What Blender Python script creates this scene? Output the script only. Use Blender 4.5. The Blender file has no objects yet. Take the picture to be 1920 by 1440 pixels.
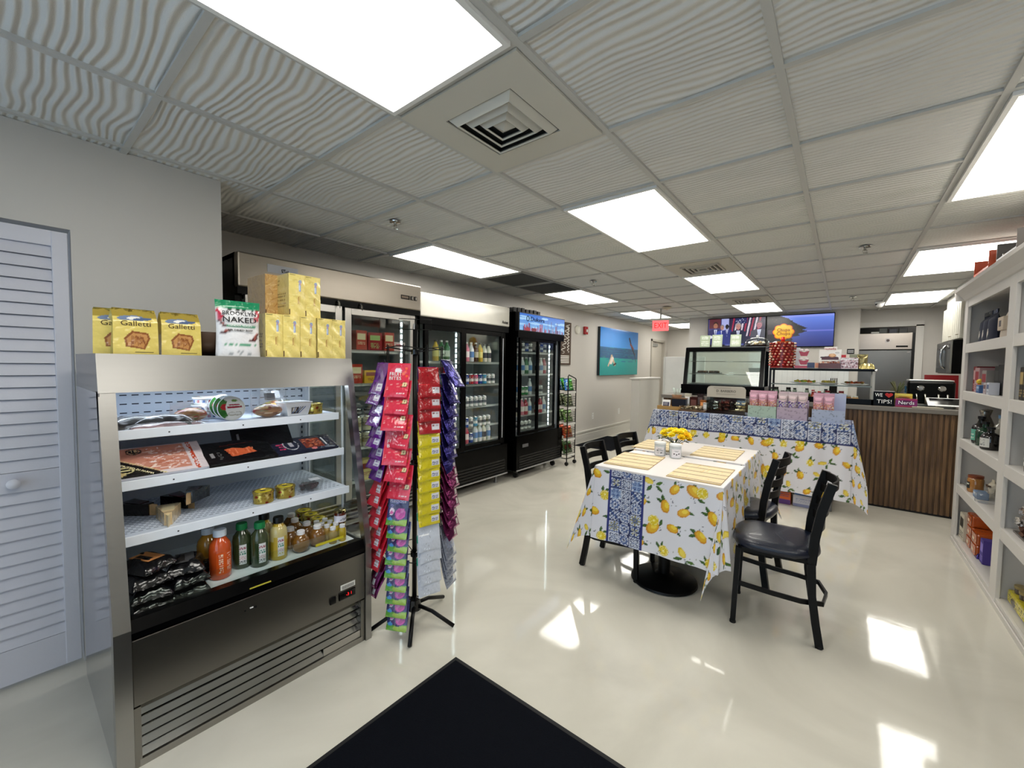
import bpy, bmesh, math, random
import numpy as np
from mathutils import Matrix, Vector
SC = bpy.context.scene
COL = SC.collection
PI = math.pi
# ---------------------------------------------------------------- camera
F_PX = 774.4
yaw, pitch, roll = .6756, -.0471, .0145
fw = Vector((-math.sin(yaw) * math.cos(pitch), math.cos(yaw) * math.cos(pitch), math.sin(pitch)))
r0 = Vector((math.cos(yaw), math.sin(yaw), 0)); u0 = r0.cross(fw)
rt = r0 * math.cos(roll) + u0 * math.sin(roll); up = u0 * math.cos(roll) - r0 * math.sin(roll)
cam_d = bpy.data.cameras.new('camera'); cam = bpy.data.objects.new('camera', cam_d); COL.objects.link(cam)
cam_d.sensor_width = 36; cam_d.sensor_fit = 'HORIZONTAL'; cam_d.lens = 36 * F_PX / 1920
cam_d.clip_start = .05
m = Matrix.Identity(4)
for i in range(3):
    m[i][0] = rt[i]; m[i][1] = up[i]; m[i][2] = -fw[i]
m[0][3], m[1][3], m[2][3] = 0, 0, 1.42
cam.matrix_world = m
SC.camera = cam
# ---------------------------------------------------------------- world (daylight beyond the shop front behind the camera)
w = bpy.data.worlds.new('sky'); SC.world = w; w.use_nodes = True
bg = w.node_tree.nodes['Background']; bg.inputs[0].default_value = (.62, .76, 1, 1); bg.inputs[1].default_value = 1.5
PANEL_POWER = 6.5
SC.view_settings.view_transform = 'Standard'; SC.view_settings.look = 'None'
SC.view_settings.exposure = 0.66; SC.view_settings.gamma = 1; SC.view_settings.use_curve_mapping = False
SC.cycles.use_denoising = True
SC.cycles.max_bounces = 10; SC.cycles.diffuse_bounces = 5; SC.cycles.glossy_bounces = 4
SC.cycles.transmission_bounces = 6; SC.cycles.transparent_max_bounces = 24
SC.cycles.sample_clamp_indirect = 6; SC.cycles.caustics_reflective = False; SC.cycles.caustics_refractive = False

# ---------------------------------------------------------------- materials
def lin(c):
    c = np.asarray(c, float)
    return np.where(c <= .04045, c / 12.92, ((c + .055) / 1.055) ** 2.4)
def H(h):
    return (int(h[0:2], 16) / 255, int(h[2:4], 16) / 255, int(h[4:6], 16) / 255)
MATS = {}
def newmat(name):
    mt = bpy.data.materials.new(name); mt.use_nodes = True
    nt = mt.node_tree; b = nt.nodes['Principled BSDF']
    MATS[name] = mt
    return mt, nt, b, nt.nodes.new, nt.links.new
def colnode(nt):
    a = nt.nodes.new('ShaderNodeAttribute'); a.attribute_name = 'Col'; return a.outputs['Color']
def finish(name, rough, metal=0, spec=.5, noise=.06, nscale=9, bump=0, bscale=60, coat=0, stretch=None):
    """a surface kind whose own colour comes from the mesh, mottled a little by a noise texture"""
    mt, nt, b, N, L = newmat(name)
    tc = N('ShaderNodeTexCoord'); mp = N('ShaderNodeMapping'); L(tc.outputs['Object'], mp.inputs[0])
    if stretch: mp.inputs['Scale'].default_value = stretch
    no = N('ShaderNodeTexNoise'); no.inputs['Scale'].default_value = nscale; no.inputs['Detail'].default_value = 3
    L(mp.outputs[0], no.inputs['Vector'])
    mr = N('ShaderNodeMapRange'); mr.inputs[3].default_value = 1 - noise; mr.inputs[4].default_value = 1 + noise
    L(no.outputs[0], mr.inputs[0])
    mx = N('ShaderNodeVectorMath'); mx.operation = 'SCALE'; L(colnode(nt), mx.inputs[0]); L(mr.outputs[0], mx.inputs['Scale'])
    L(mx.outputs[0], b.inputs['Base Color'])
    b.inputs['Roughness'].default_value = rough; b.inputs['Metallic'].default_value = metal
    b.inputs['Specular IOR Level'].default_value = spec; b.inputs['Coat Weight'].default_value = coat
    if bump:
        n2 = N('ShaderNodeTexNoise'); n2.inputs['Scale'].default_value = bscale; L(mp.outputs[0], n2.inputs['Vector'])
        bp = N('ShaderNodeBump'); bp.inputs['Strength'].default_value = bump; bp.inputs['Distance'].default_value = .01
        L(n2.outputs[0], bp.inputs['Height']); L(bp.outputs[0], b.inputs['Normal'])
    return mt
finish('matte', .75); finish('satin', .38, spec=.35); finish('gloss', .13, spec=.45, coat=.1)
finish('film', .16, noise=.05, bump=.7, bscale=28, coat=.5)
finish('foil', .22, metal=.75, bump=.6, bscale=35)
finish('cloth', .32, noise=.02, bump=.12, bscale=9, spec=.4)
finish('leather', .3, bump=.15, bscale=220, coat=.1)
finish('black_metal', .38, noise=.1, spec=.22)
finish('black_plastic', .22, noise=.05, spec=.1)
finish('chrome', .08, metal=1, noise=.02)
finish('steel', .3, metal=1, noise=.025, nscale=5, bump=.012, bscale=14, stretch=(1, 1, 10))
finish('polished', .1, metal=1, noise=.03, bump=.04, bscale=3)
finish('paint', .5, noise=.015, nscale=3, bump=.03, bscale=120)
finish('rug', .95, noise=.35, nscale=260, bump=.6, bscale=500, spec=.1)
finish('flesh', .3, noise=.3, nscale=60, bump=.3, bscale=60)
def emit(name, k):
    mt, nt, b, N, L = newmat(name)
    L(colnode(nt), b.inputs['Emission Color']); b.inputs['Emission Strength'].default_value = k
    b.inputs['Base Color'].default_value = (.02, .02, .02, 1); b.inputs['Roughness'].default_value = .25
emit('screen', .62); emit('led', 9); emit('lightbox', .62); emit('panel', PANEL_POWER); emit('case_lamp', 10); emit('exitglow', .9)
def glassy(name, tint, rough, mixk, opaque=0.0):
    mt, nt, b, N, L = newmat(name)
    nt.nodes.remove(b); out = nt.nodes['Material Output']
    tr = N('ShaderNodeBsdfTransparent'); tr.inputs[0].default_value = (*tint, 1)
    gl = N('ShaderNodeBsdfGlossy'); gl.inputs['Roughness'].default_value = rough
    lw = N('ShaderNodeLayerWeight'); lw.inputs[0].default_value = .5; pw = N('ShaderNodeMath'); pw.operation = 'POWER'; pw.inputs[1].default_value = 4; L(lw.outputs['Facing'], pw.inputs[0])
    fr = N('ShaderNodeMath'); fr.operation = 'MULTIPLY_ADD'; fr.inputs[1].default_value = .9; fr.inputs[2].default_value = .035 * mixk; L(pw.outputs[0], fr.inputs[0])
    no = N('ShaderNodeTexNoise'); no.inputs['Scale'].default_value = 30
    mr = N('ShaderNodeMapRange'); mr.inputs[3].default_value = .9; mr.inputs[4].default_value = 1.1
    ml = N('ShaderNodeMath'); ml.operation = 'MULTIPLY'
    L(no.outputs[0], mr.inputs[0]); L(mr.outputs[0], ml.inputs[0]); L(fr.outputs[0], ml.inputs[1])
    mx = N('ShaderNodeMixShader'); L(ml.outputs[0], mx.inputs[0]); L(tr.outputs[0], mx.inputs[1]); L(gl.outputs[0], mx.inputs[2])
    if opaque:
        df = N('ShaderNodeBsdfDiffuse'); df.inputs[0].default_value = (.85, .87, .9, 1)
        m2 = N('ShaderNodeMixShader'); m2.inputs[0].default_value = opaque
        L(mx.outputs[0], m2.inputs[1]); L(df.outputs[0], m2.inputs[2]); L(m2.outputs[0], out.inputs[0])
    else: L(mx.outputs[0], out.inputs[0])
glassy('glass', (.93, .97, .95), .02, 1.45)
glassy('clear', (.96, .965, .97), .22, 1.0, .03)
mt, nt, b, N, L = newmat('liquid')
L(colnode(nt), b.inputs['Base Color']); b.inputs['Roughness'].default_value = .06
b.inputs['Subsurface Weight'].default_value = .25; b.inputs['Subsurface Radius'].default_value = (.02, .012, .006); b.inputs['Coat Weight'].default_value = .6

mt, nt, b, N, L = newmat('floor_epoxy')
tc = N('ShaderNodeTexCoord'); n1 = N('ShaderNodeTexNoise'); n1.inputs['Scale'].default_value = 1.3; n1.inputs['Detail'].default_value = 7; n1.inputs['Distortion'].default_value = 1.2
L(tc.outputs['Object'], n1.inputs['Vector'])
cr = N('ShaderNodeValToRGB'); cr.color_ramp.elements[0].position = .3; cr.color_ramp.elements[1].position = .72
cr.color_ramp.elements[0].color = (*lin((.76, .745, .695)), 1); cr.color_ramp.elements[1].color = (*lin((.85, .835, .785)), 1)
L(n1.outputs[0], cr.inputs[0])
sc_ = N('ShaderNodeTexNoise'); sc_.inputs['Scale'].default_value = 5; sc_.inputs['Detail'].default_value = 9; sc_.inputs['Roughness'].default_value = .75; L(tc.outputs['Object'], sc_.inputs['Vector'])
c2 = N('ShaderNodeValToRGB'); c2.color_ramp.elements[0].position = .66; c2.color_ramp.elements[1].position = .8
c2.color_ramp.elements[0].color = (1, 1, 1, 1); c2.color_ramp.elements[1].color = (.72, .68, .6, 1); L(sc_.outputs[0], c2.inputs[0])
mm = N('ShaderNodeMix'); mm.data_type = 'RGBA'; mm.blend_type = 'MULTIPLY'; mm.inputs[0].default_value = .5
L(cr.outputs[0], mm.inputs[6]); L(c2.outputs[0], mm.inputs[7]); L(mm.outputs[2], b.inputs['Base Color'])
b.inputs['Roughness'].default_value = .06; b.inputs['Specular IOR Level'].default_value = .5
n3 = N('ShaderNodeTexNoise'); n3.inputs['Scale'].default_value = 2.5; n3.inputs['Detail'].default_value = 4; L(tc.outputs['Object'], n3.inputs['Vector'])
bp = N('ShaderNodeBump'); bp.inputs['Strength'].default_value = .10; bp.inputs['Distance'].default_value = .012; L(n3.outputs[0], bp.inputs['Height']); L(bp.outputs[0], b.inputs['Normal'])

mt, nt, b, N, L = newmat('ceiling_tile')
tc = N('ShaderNodeTexCoord'); mp = N('ShaderNodeMapping'); mp.inputs['Scale'].default_value = (.55, 1, 1); L(tc.outputs['Object'], mp.inputs[0])
wv = N('ShaderNodeTexWave'); wv.bands_direction = 'Y'; wv.inputs['Scale'].default_value = 10; wv.inputs['Distortion'].default_value = 11
wv.inputs['Detail'].default_value = 1.2; wv.inputs['Detail Scale'].default_value = .42; L(mp.outputs[0], wv.inputs['Vector'])
b.inputs['Base Color'].default_value = (*lin((.85, .85, .835)), 1); b.inputs['Roughness'].default_value = .85
ns = N('ShaderNodeTexNoise'); ns.inputs['Scale'].default_value = 300; L(tc.outputs['Object'], ns.inputs['Vector'])
ad = N('ShaderNodeMath'); ad.operation = 'MULTIPLY_ADD'; ad.inputs[1].default_value = .12; L(ns.outputs[0], ad.inputs[0]); L(wv.outputs['Fac'], ad.inputs[2])
bp = N('ShaderNodeBump'); bp.inputs['Strength'].default_value = .9; bp.inputs['Distance'].default_value = .008; L(ad.outputs[0], bp.inputs['Height']); L(bp.outputs[0], b.inputs['Normal'])

mt, nt, b, N, L = newmat('wood_slats')
tc = N('ShaderNodeTexCoord'); mp = N('ShaderNodeMapping'); mp.inputs['Scale'].default_value = (14, 14, 1.2); L(tc.outputs['Object'], mp.inputs[0])
no = N('ShaderNodeTexNoise'); no.inputs['Scale'].default_value = 3; no.inputs['Detail'].default_value = 6; L(mp.outputs[0], no.inputs['Vector'])
cr = N('ShaderNodeValToRGB'); cr.color_ramp.elements[0].color = (*lin(H('46301f')), 1); cr.color_ramp.elements[1].color = (*lin(H('82623f')), 1)
cr.color_ramp.elements[0].position = .3; cr.color_ramp.elements[1].position = .75
L(no.outputs[0], cr.inputs[0]); L(cr.outputs[0], b.inputs['Base Color']); b.inputs['Roughness'].default_value = .5

# ---------------------------------------------------------------- mesh builder
def rotm(ax, deg): return Matrix.Rotation(math.radians(deg), 4, ax)
def T(x, y, z): return Matrix.Translation((x, y, z))
class B:
    def __init__(s, M=None):
        s.V = []; s.F = []; s.MI = []; s.SM = []; s.C = []; s.n = 0; s.mats = []; s.M = M or Matrix.Identity(4)
    def add(s, V, F, col, fin='satin', smooth=False):
        V = np.asarray(V, float).reshape(-1, 3); A = np.array(s.M)
        V = V @ A[:3, :3].T + A[:3, 3]
        c = np.asarray(col, float)
        if c.ndim == 1: c = np.tile(c, (len(V), 1))
        if fin not in s.mats: s.mats.append(fin)
        k = s.mats.index(fin)
        s.V.append(V); s.C.append(c)
        s.F += [tuple(i + s.n for i in f) for f in F]
        s.MI += [k] * len(F); s.SM += [smooth] * len(F); s.n += len(V)
        return s
    def box(s, x0, y0, z0, x1, y1, z1, col, fin='satin', bev=0):
        if bev:
            bm = bmesh.new(); bmesh.ops.create_cube(bm, size=1)
            for v in bm.verts: v.co = ((x0 + x1) / 2 + v.co.x * (x1 - x0), (y0 + y1) / 2 + v.co.y * (y1 - y0), (z0 + z1) / 2 + v.co.z * (z1 - z0))
            bmesh.ops.bevel(bm, geom=bm.edges[:], offset=bev, segments=2, affect='EDGES', profile=.5)
            s.bm(bm, col, fin, False); return s
        V = [(x, y, z) for x in (x0, x1) for y in (y0, y1) for z in (z0, z1)]
        return s.add(V, [(0, 1, 3, 2), (4, 6, 7, 5), (0, 4, 5, 1), (2, 3, 7, 6), (0, 2, 6, 4), (1, 5, 7, 3)], col, fin)
    def bm(s, bm, col, fin='satin', smooth=True):
        bm.verts.ensure_lookup_table()
        s.add([v.co[:] for v in bm.verts], [tuple(v.index for v in f.verts) for f in bm.faces], col, fin, smooth); bm.free(); return s
    def lathe(s, prof, col, fin='satin', n=20, at=(0, 0, 0), sx=1, sy=1, cap=True):
        """prof: list of (r, z); sharp corners get their own ring"""
        segs = []; cur = [prof[0]]
        for i in range(1, len(prof)):
            cur.append(prof[i])
            if i < len(prof) - 1:
                a = Vector((prof[i][0] - prof[i - 1][0], prof[i][1] - prof[i - 1][1])); b_ = Vector((prof[i + 1][0] - prof[i][0], prof[i + 1][1] - prof[i][1]))
                if a.length > 1e-7 and b_.length > 1e-7 and a.angle(b_) > .7: segs.append(cur); cur = [prof[i]]
        segs.append(cur)
        for sg in segs:
            V = [(at[0] + sx * r * math.cos(2 * PI * j / n), at[1] + sy * r * math.sin(2 * PI * j / n), at[2] + z) for r, z in sg for j in range(n)]
            Fs = [(i * n + j, i * n + (j + 1) % n, (i + 1) * n + (j + 1) % n, (i + 1) * n + j) for i in range(len(sg) - 1) for j in range(n)]
            s.add(V, Fs, col, fin, True)
        return s
    def cyl(s, x, y, z0, z1, r, col, fin='satin', n=20):
        return s.lathe([(0, z0), (r, z0), (r, z1), (0, z1)], col, fin, n, (x, y, 0))
    def tube(s, P, r, col, fin='black_metal', n=8, flat=None):
        P = [Vector(p) for p in P]; V = []
        closed = (P[0] - P[-1]).length < 1e-6 and len(P) > 3
        if closed: P = P[:-1]
        ref = None
        for i, p in enumerate(P):
            a = P[i - 1] if (i > 0 or closed) else p; b_ = P[(i + 1) % len(P)] if (i < len(P) - 1 or closed) else p
            t = (b_ - a).normalized()
            if ref is None or abs(ref.dot(t)) > .95: ref = Vector((0, 0, 1)) if abs(t.z) < .9 else Vector((1, 0, 0))
            e1 = t.cross(ref).normalized(); e2 = t.cross(e1).normalized()
            for j in range(n):
                a_ = 2 * PI * j / n; ca, sa = math.cos(a_), math.sin(a_)
                if flat: ca = (1 if ca > 0 else -1); sa = (1 if sa > 0 else -1)
                k1, k2 = flat if flat else (r, r)
                V.append((p + e1 * ca * k1 + e2 * sa * k2)[:])
        m_ = len(P); Fs = [(i * n + j, i * n + (j + 1) % n, ((i + 1) % m_) * n + (j + 1) % n, ((i + 1) % m_) * n + j) for i in range(m_ if closed else m_ - 1) for j in range(n)]
        if not closed: Fs += [tuple(range(n)), tuple((m_ - 1) * n + j for j in range(n))]
        return s.add(V, Fs, col, fin, n > 4 and not flat)
    def bar(s, a, b_, w, h, col, fin='black_metal'):
        return s.tube([a, b_], 0, col, fin, 4, flat=(w / 2, h / 2))
    def sheet(s, fn, nu, nv, col, fin='satin', smooth=True):
        """fn(u, v) -> xyz arrays on a grid; col: rgb or Canvas (sampled over u, v)"""
        u, v = np.meshgrid(np.linspace(0, 1, nu + 1), np.linspace(0, 1, nv + 1))
        X = np.stack([np.broadcast_to(a, u.shape) for a in fn(u, v)], -1).reshape(-1, 3)
        if isinstance(col, Canvas): col = col.at(u.ravel(), v.ravel())
        Fs = [(j * (nu + 1) + i, j * (nu + 1) + i + 1, (j + 1) * (nu + 1) + i + 1, (j + 1) * (nu + 1) + i) for j in range(nv) for i in range(nu)]
        return s.add(X, Fs, col, fin, smooth)
    def prism(s, pts, h0, h1, col, fin='satin', axis='z'):
        n = len(pts)
        f = {'z': lambda a, b_, h: (a, b_, h), 'x': lambda a, b_, h: (h, a, b_), 'y': lambda a, b_, h: (a, h, b_)}[axis]
        V = [f(a, b_, h0) for a, b_ in pts] + [f(a, b_, h1) for a, b_ in pts]
        return s.add(V, [tuple(range(n))[::-1], tuple(range(n, 2 * n))] + [(i, (i + 1) % n, n + (i + 1) % n, n + i) for i in range(n)], col, fin)
    def text(s, txt, size, M, col, fin='matte', align='CENTER', ext=.0004, squash=1.0, width=None):
        V, Fs, w_ = textmesh(txt, align)
        k = size if width is None else width / w_
        A = np.array(V) * [k * (squash if width is None else 1), size, 1]; A[:, 2] *= ext
        M0 = s.M; s.M = M0 @ M; s.add(A, Fs, col, fin); s.M = M0
        return s
    def build(s, name, parent=None, loc=None, bevel=0):
        me = bpy.data.meshes.new(name)
        V = np.concatenate(s.V)
        me.from_pydata(V.tolist(), [], s.F)
        for k in s.mats: me.materials.append(MATS[k])
        me.polygons.foreach_set('material_index', s.MI); me.polygons.foreach_set('use_smooth', s.SM)
        at = me.color_attributes.new('Col', 'FLOAT_COLOR', 'POINT')
        C = np.ones((len(V), 4), np.float32); C[:, :3] = lin(np.clip(np.concatenate(s.C), 0, 1))
        at.data.foreach_set('color', C.ravel())
        bm = bmesh.new(); bm.from_mesh(me); bmesh.ops.recalc_face_normals(bm, faces=bm.faces[:]); bm.to_mesh(me); bm.free()
        ob = bpy.data.objects.new(name, me); COL.objects.link(ob)
        if parent is not None: ob.parent = parent
        if loc is not None: ob.location = loc
        return ob
_TX = {}
def textmesh(txt, align):
    if (txt, align) not in _TX:
        cu = bpy.data.curves.new('t', 'FONT'); cu.body = txt; cu.align_x = align; cu.align_y = 'CENTER'; cu.extrude = 1; cu.resolution_u = 2
        o = bpy.data.objects.new('t', cu); me = bpy.data.meshes.new_from_object(o)
        V = [v.co[:] for v in me.vertices]; Fs = [tuple(p.vertices) for p in me.polygons]
        bpy.data.objects.remove(o); bpy.data.meshes.remove(me)
        xs = [v[0] for v in V]; _TX[(txt, align)] = (V, Fs, max(xs) - min(xs))
    return _TX[(txt, align)]
# text frames: front faces +X (text reads along +Y), front faces -Y (reads along +X), front faces -X (reads along -Y), up (reads +X / +Y)
def FX(x, y, z, tilt=0): return T(x, y, z) @ rotm('Z', 90) @ rotm('X', 90 - tilt)
def FY(x, y, z, tilt=0): return T(x, y, z) @ rotm('X', 90 - tilt)
def FZ(x, y, z, rz=0): return T(x, y, z) @ rotm('Z', rz)

class Canvas:
    """a small numpy painter; u to the right, v upward, in units of w x h"""
    def __init__(s, w, h, px, bg):
        s.w, s.h = w, h; s.nx, s.ny = max(2, int(w * px)), max(2, int(h * px))
        s.a = np.tile(np.asarray(bg, float), (s.ny, s.nx, 1))
        s.X, s.Y = np.meshgrid((np.arange(s.nx) + .5) * w / s.nx, (np.arange(s.ny) + .5) * h / s.ny)
    def put(s, mask, c): s.a[mask] = c; return s
    def rect(s, x0, y0, x1, y1, c): return s.put((s.X >= x0) & (s.X < x1) & (s.Y >= y0) & (s.Y < y1), c)
    def ell(s, x, y, rx, ry, c, ang=0, pinch=0):
        i0, i1 = [int(np.clip(v / s.w * s.nx, 0, s.nx)) for v in (x - max(rx, ry) * 1.3, x + max(rx, ry) * 1.3)]
        j0, j1 = [int(np.clip(v / s.h * s.ny, 0, s.ny)) for v in (y - max(rx, ry) * 1.3, y + max(rx, ry) * 1.3 + s.h / s.ny)]
        i1 = max(i1, i0 + 1)
        X = s.X[j0:j1, i0:i1] - x; Y = s.Y[j0:j1, i0:i1] - y
        ca, sa = math.cos(ang), math.sin(ang); p = (X * ca + Y * sa) / rx; q = (-X * sa + Y * ca) / ry
        if pinch: q = q * (1 + pinch * np.abs(p) ** 2 * 1.2)
        s.a[j0:j1, i0:i1][p * p + q * q < 1] = c; return s
    def poly(s, pts, c):
        m = np.zeros(s.X.shape, bool); n = len(pts)
        for i in range(n):
            (xa, ya), (xb, yb) = pts[i], pts[(i + 1) % n]
            if ya == yb: continue
            cr_ = ((ya > s.Y) != (yb > s.Y)) & (s.X < (xb - xa) * (s.Y - ya) / (yb - ya) + xa); m ^= cr_
        return s.put(m, c)
    def line(s, x0, y0, x1, y1, t, c):
        dx, dy = x1 - x0, y1 - y0; L2 = dx * dx + dy * dy + 1e-12
        k = np.clip(((s.X - x0) * dx + (s.Y - y0) * dy) / L2, 0, 1)
        return s.put((s.X - x0 - k * dx) ** 2 + (s.Y - y0 - k * dy) ** 2 < t * t / 4, c)
    def scrawl(s, x0, y0, x1, y1, rows, c, rnd=None, fill=.6):
        """rows of small print too fine to read"""
        r = rnd or random.Random(3); dy = (y1 - y0) / rows
        for k in range(rows):
            x = x0
            while x < x1:
                w_ = r.uniform(.03, .12) * (x1 - x0); s.rect(x, y0 + dy * k, min(x + w_, x1), y0 + dy * (k + fill), c); x += w_ + (x1 - x0) * .03
        return s
    def at(s, u, v):
        return s.a[np.clip((v * s.ny).astype(int), 0, s.ny - 1), np.clip((u * s.nx).astype(int), 0, s.nx - 1)]

# ---------------------------------------------------------------- scene tree helpers
def tag(o, label=None, cat=None, group=None, kind=None):
    if label: o['label'] = label
    if cat: o['category'] = cat
    if group: o['group'] = group
    if kind: o['kind'] = kind
    return o
def thing(name, label, cat, loc=(0, 0, 0), rz=0, group=None):
    o = bpy.data.objects.new(name, None); o.empty_display_size = .05; COL.objects.link(o)
    o.location = loc; o.rotation_euler = (0, 0, math.radians(rz)); return tag(o, label, cat, group)
def struct(name, b, label=None):
    o = b.build(name); o['kind'] = 'structure'
    if label: o['label'] = label
    return o
KIDS = {}
def kids(o):
    return [c for c in o.children]
def dup(o, parent=None):
    c = o.copy(); COL.objects.link(c)
    if parent is not None: c.parent = parent
    for k in KIDS.get(o.name, []): dup(k, c)
    return c
PROTO = {}
def inst(key, make, loc, rz, label, cat, group=None, rx=0, ry=0):
    """first use keeps the thing itself, later uses are copies with copied parts"""
    if key not in PROTO:
        o = make(); PROTO[key] = o
        def reg(p):
            ch = [c for c in COL.objects if c.parent == p] if False else [c for c in NEW if c.parent == p]
            if ch: KIDS[p.name] = ch
            for c in ch: reg(c)
        reg(o)
    else:
        o = dup(PROTO[key])
        if 'group' in o: del o['group']
    o.location = loc; o.rotation_euler = (math.radians(rx), math.radians(ry), math.radians(rz))
    return tag(o, label, cat, group)
NEW = []
_b = B.build
def _build(s, name, parent=None, loc=None, bevel=0):
    o = _b(s, name, parent, loc, bevel); NEW.append(o); return o
B.build = _build
def root(name):
    o = bpy.data.objects.new(name, None); o.empty_display_size = .03; COL.objects.link(o); NEW.append(o); return o
ORD = ['first', 'second', 'third', 'fourth', 'fifth', 'sixth', 'seventh', 'eighth', 'ninth', 'tenth', 'eleventh', 'twelfth']
WHITE = H('eeeeec'); BLACK = H('060607'); NAVY = H('131a33'); KRAFT = H('b48a5a')
R_ = random.Random(7)
# ================================================================ THE SETTING
CZ_ = 2.395; GX = lambda i: (i - 2.3315) * .6096; GY = lambda j: (j + 1.6624) * .6096
WALLC = (.765, .75, .725)
struct('floor', B().box(-3.85, -1.75, -.05, 1.6, 11.5, 0, WHITE, 'floor_epoxy'))
c = B(); c.box(-3.85, -1.75, CZ_ + .012, 1.6, 11.5, CZ_ + .06, WHITE, 'ceiling_tile')
for i in range(-4, 7): c.box(GX(i) - .0125, -1.75, CZ_, GX(i) + .0125, 11.5, CZ_ + .013, (.74, .74, .725), 'paint')
for j in range(-5, 17): c.box(-3.85, GY(j) - .0125, CZ_ + .001, 1.6, GY(j) + .0125, CZ_ + .013, (.74, .74, .725), 'paint')
struct('ceiling', c)
# left wall of the sales room, the closet block that stands forward of it, and the far walls
struct('wall_left', B().box(-3.85, .8, 0, -3.72, 10.13, CZ_ + .01, WALLC, 'paint').box(-3.85, 10.13, 2.06, -3.72, 11.0, CZ_ + .01, WALLC, 'paint').box(-3.85, 11.0, 0, -3.72, 11.4, CZ_ + .01, WALLC, 'paint'))
c = B()
c.box(-2.86, .222, 0, -2.72, .80, CZ_ + .01, WALLC, 'paint').box(-2.86, -1.6, 1.992, -2.72, .222, CZ_ + .01, WALLC, 'paint').box(-2.86, -1.6, 0, -2.72, -1.05, 1.992, WALLC, 'paint')
c.box(-3.85, .70, 0, -2.86, .80, CZ_ + .01, WALLC, 'paint').box(-3.85, -1.6, 0, -3.75, .70, CZ_ + .01, WALLC, 'paint')
struct('wall_closet', c)
c = B().box(-2.72, .235, 0, -2.712, .80, .1, (.74, .73, .72), 'paint')
struct('baseboard_closet', c)
c = B(); c.box(-3.72, 4.95, 0, -3.70, 10.10, .15, (.78, .77, .74), 'paint').box(-3.72, 4.95, .15, -3.706, 10.10, .19, (.78, .77, .74), 'paint').box(-3.72, 4.95, .19, -3.695, 10.10, .215, (.82, .81, .78), 'paint')
struct('baseboard_left', c)
struct('wall_back', B().box(-3.85, 11.3, 0, -2.3, 11.5, CZ_ + .01, WALLC, 'paint'))
struct('wall_television', B().box(-2.46, 8.76, 0, .17, 8.9, CZ_ + .01, WALLC, 'paint').box(-2.46, 8.9, 0, -2.32, 11.3, CZ_ + .01, WALLC, 'paint'))
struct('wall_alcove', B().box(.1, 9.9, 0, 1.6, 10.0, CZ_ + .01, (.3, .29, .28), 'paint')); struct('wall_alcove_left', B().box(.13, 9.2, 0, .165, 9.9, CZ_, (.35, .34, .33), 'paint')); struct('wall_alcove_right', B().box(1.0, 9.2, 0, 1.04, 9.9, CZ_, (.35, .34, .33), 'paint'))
struct('wall_doorhead', B().box(.17, 9.1, 2.12, .88, 9.2, CZ_ + .01, WALLC, 'paint')); struct('wall_television_return', B().box(.172, 8.76, 0, .182, 9.1, CZ_ + .01, WALLC, 'paint'))
c = B().box(.88, 9.1, 0, 1.6, 9.2, CZ_ + .01, WALLC, 'paint')
struct('wall_kitchen', c)
struct('trim_1', B().box(.865, 9.075, 0, .955, 9.1, 2.14, (.83, .82, .80), 'paint').box(.17, 9.075, 2.12, .955, 9.1, 2.2, (.80, .79, .77), 'paint'))
struct('wall_right', B().box(1.2, -1.6, 0, 1.35, 5.1, CZ_ + .01, WALLC, 'paint')); struct('wall_kitchen_right', B().box(1.42, 5.1, 0, 1.6, 9.1, CZ_ + .01, WALLC, 'paint')); struct('wall_shelf_end', B().box(1.2, 5.05, 0, 1.42, 5.1, CZ_ + .01, WALLC, 'paint'))
struct('wall_soffit', B().box(1.075, 5.12, 2.24, 1.42, 8.2, CZ_ + .002, (.83, .82, .8), 'paint'))
# shop front behind the camera: piers, a band above, and panes daylight comes through
c = B().box(-2.86, -1.72, 0, -2.3, -1.6, CZ_ + .01, WALLC, 'paint').box(.9, -1.72, 0, 1.6, -1.6, CZ_ + .01, WALLC, 'paint').box(-2.3, -1.72, 2.2, .9, -1.6, CZ_ + .01, WALLC, 'paint').box(-2.3, -1.72, 0, -1.5, -1.6, .4, WALLC, 'paint')
struct('wall_front', c)
c = B()
for x0, x1, z0 in ((-2.3, -1.5, .4), (-1.5, -.5, 0), (-.5, .9, 0)):
    for a in ((x0, z0, x0 + .05, 2.2), (x1 - .05, z0, x1, 2.2), (x0, z0, x1, z0 + .05), (x0, 2.15, x1, 2.2)): c.box(a[0], -1.7, a[1], a[2], -1.64, a[3], (.25, .25, .26), 'satin')
    c.box(x0 + .04, -1.675, z0 + .04, x1 - .04, -1.667, 2.17, WHITE, 'glass')
struct('window_1', c)
# half wall with a cap beside the long table, and the tall white board at its end
struct('wall_half', B().box(-2.95, 7.09, 0, -2.80, 8.1, 1.185, (.79, .78, .755), 'paint'))
struct('trim_2', B().box(-2.975, 7.065, 1.185, -2.775, 8.1, 1.215, (.80, .79, .77), 'paint', .006))
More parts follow.
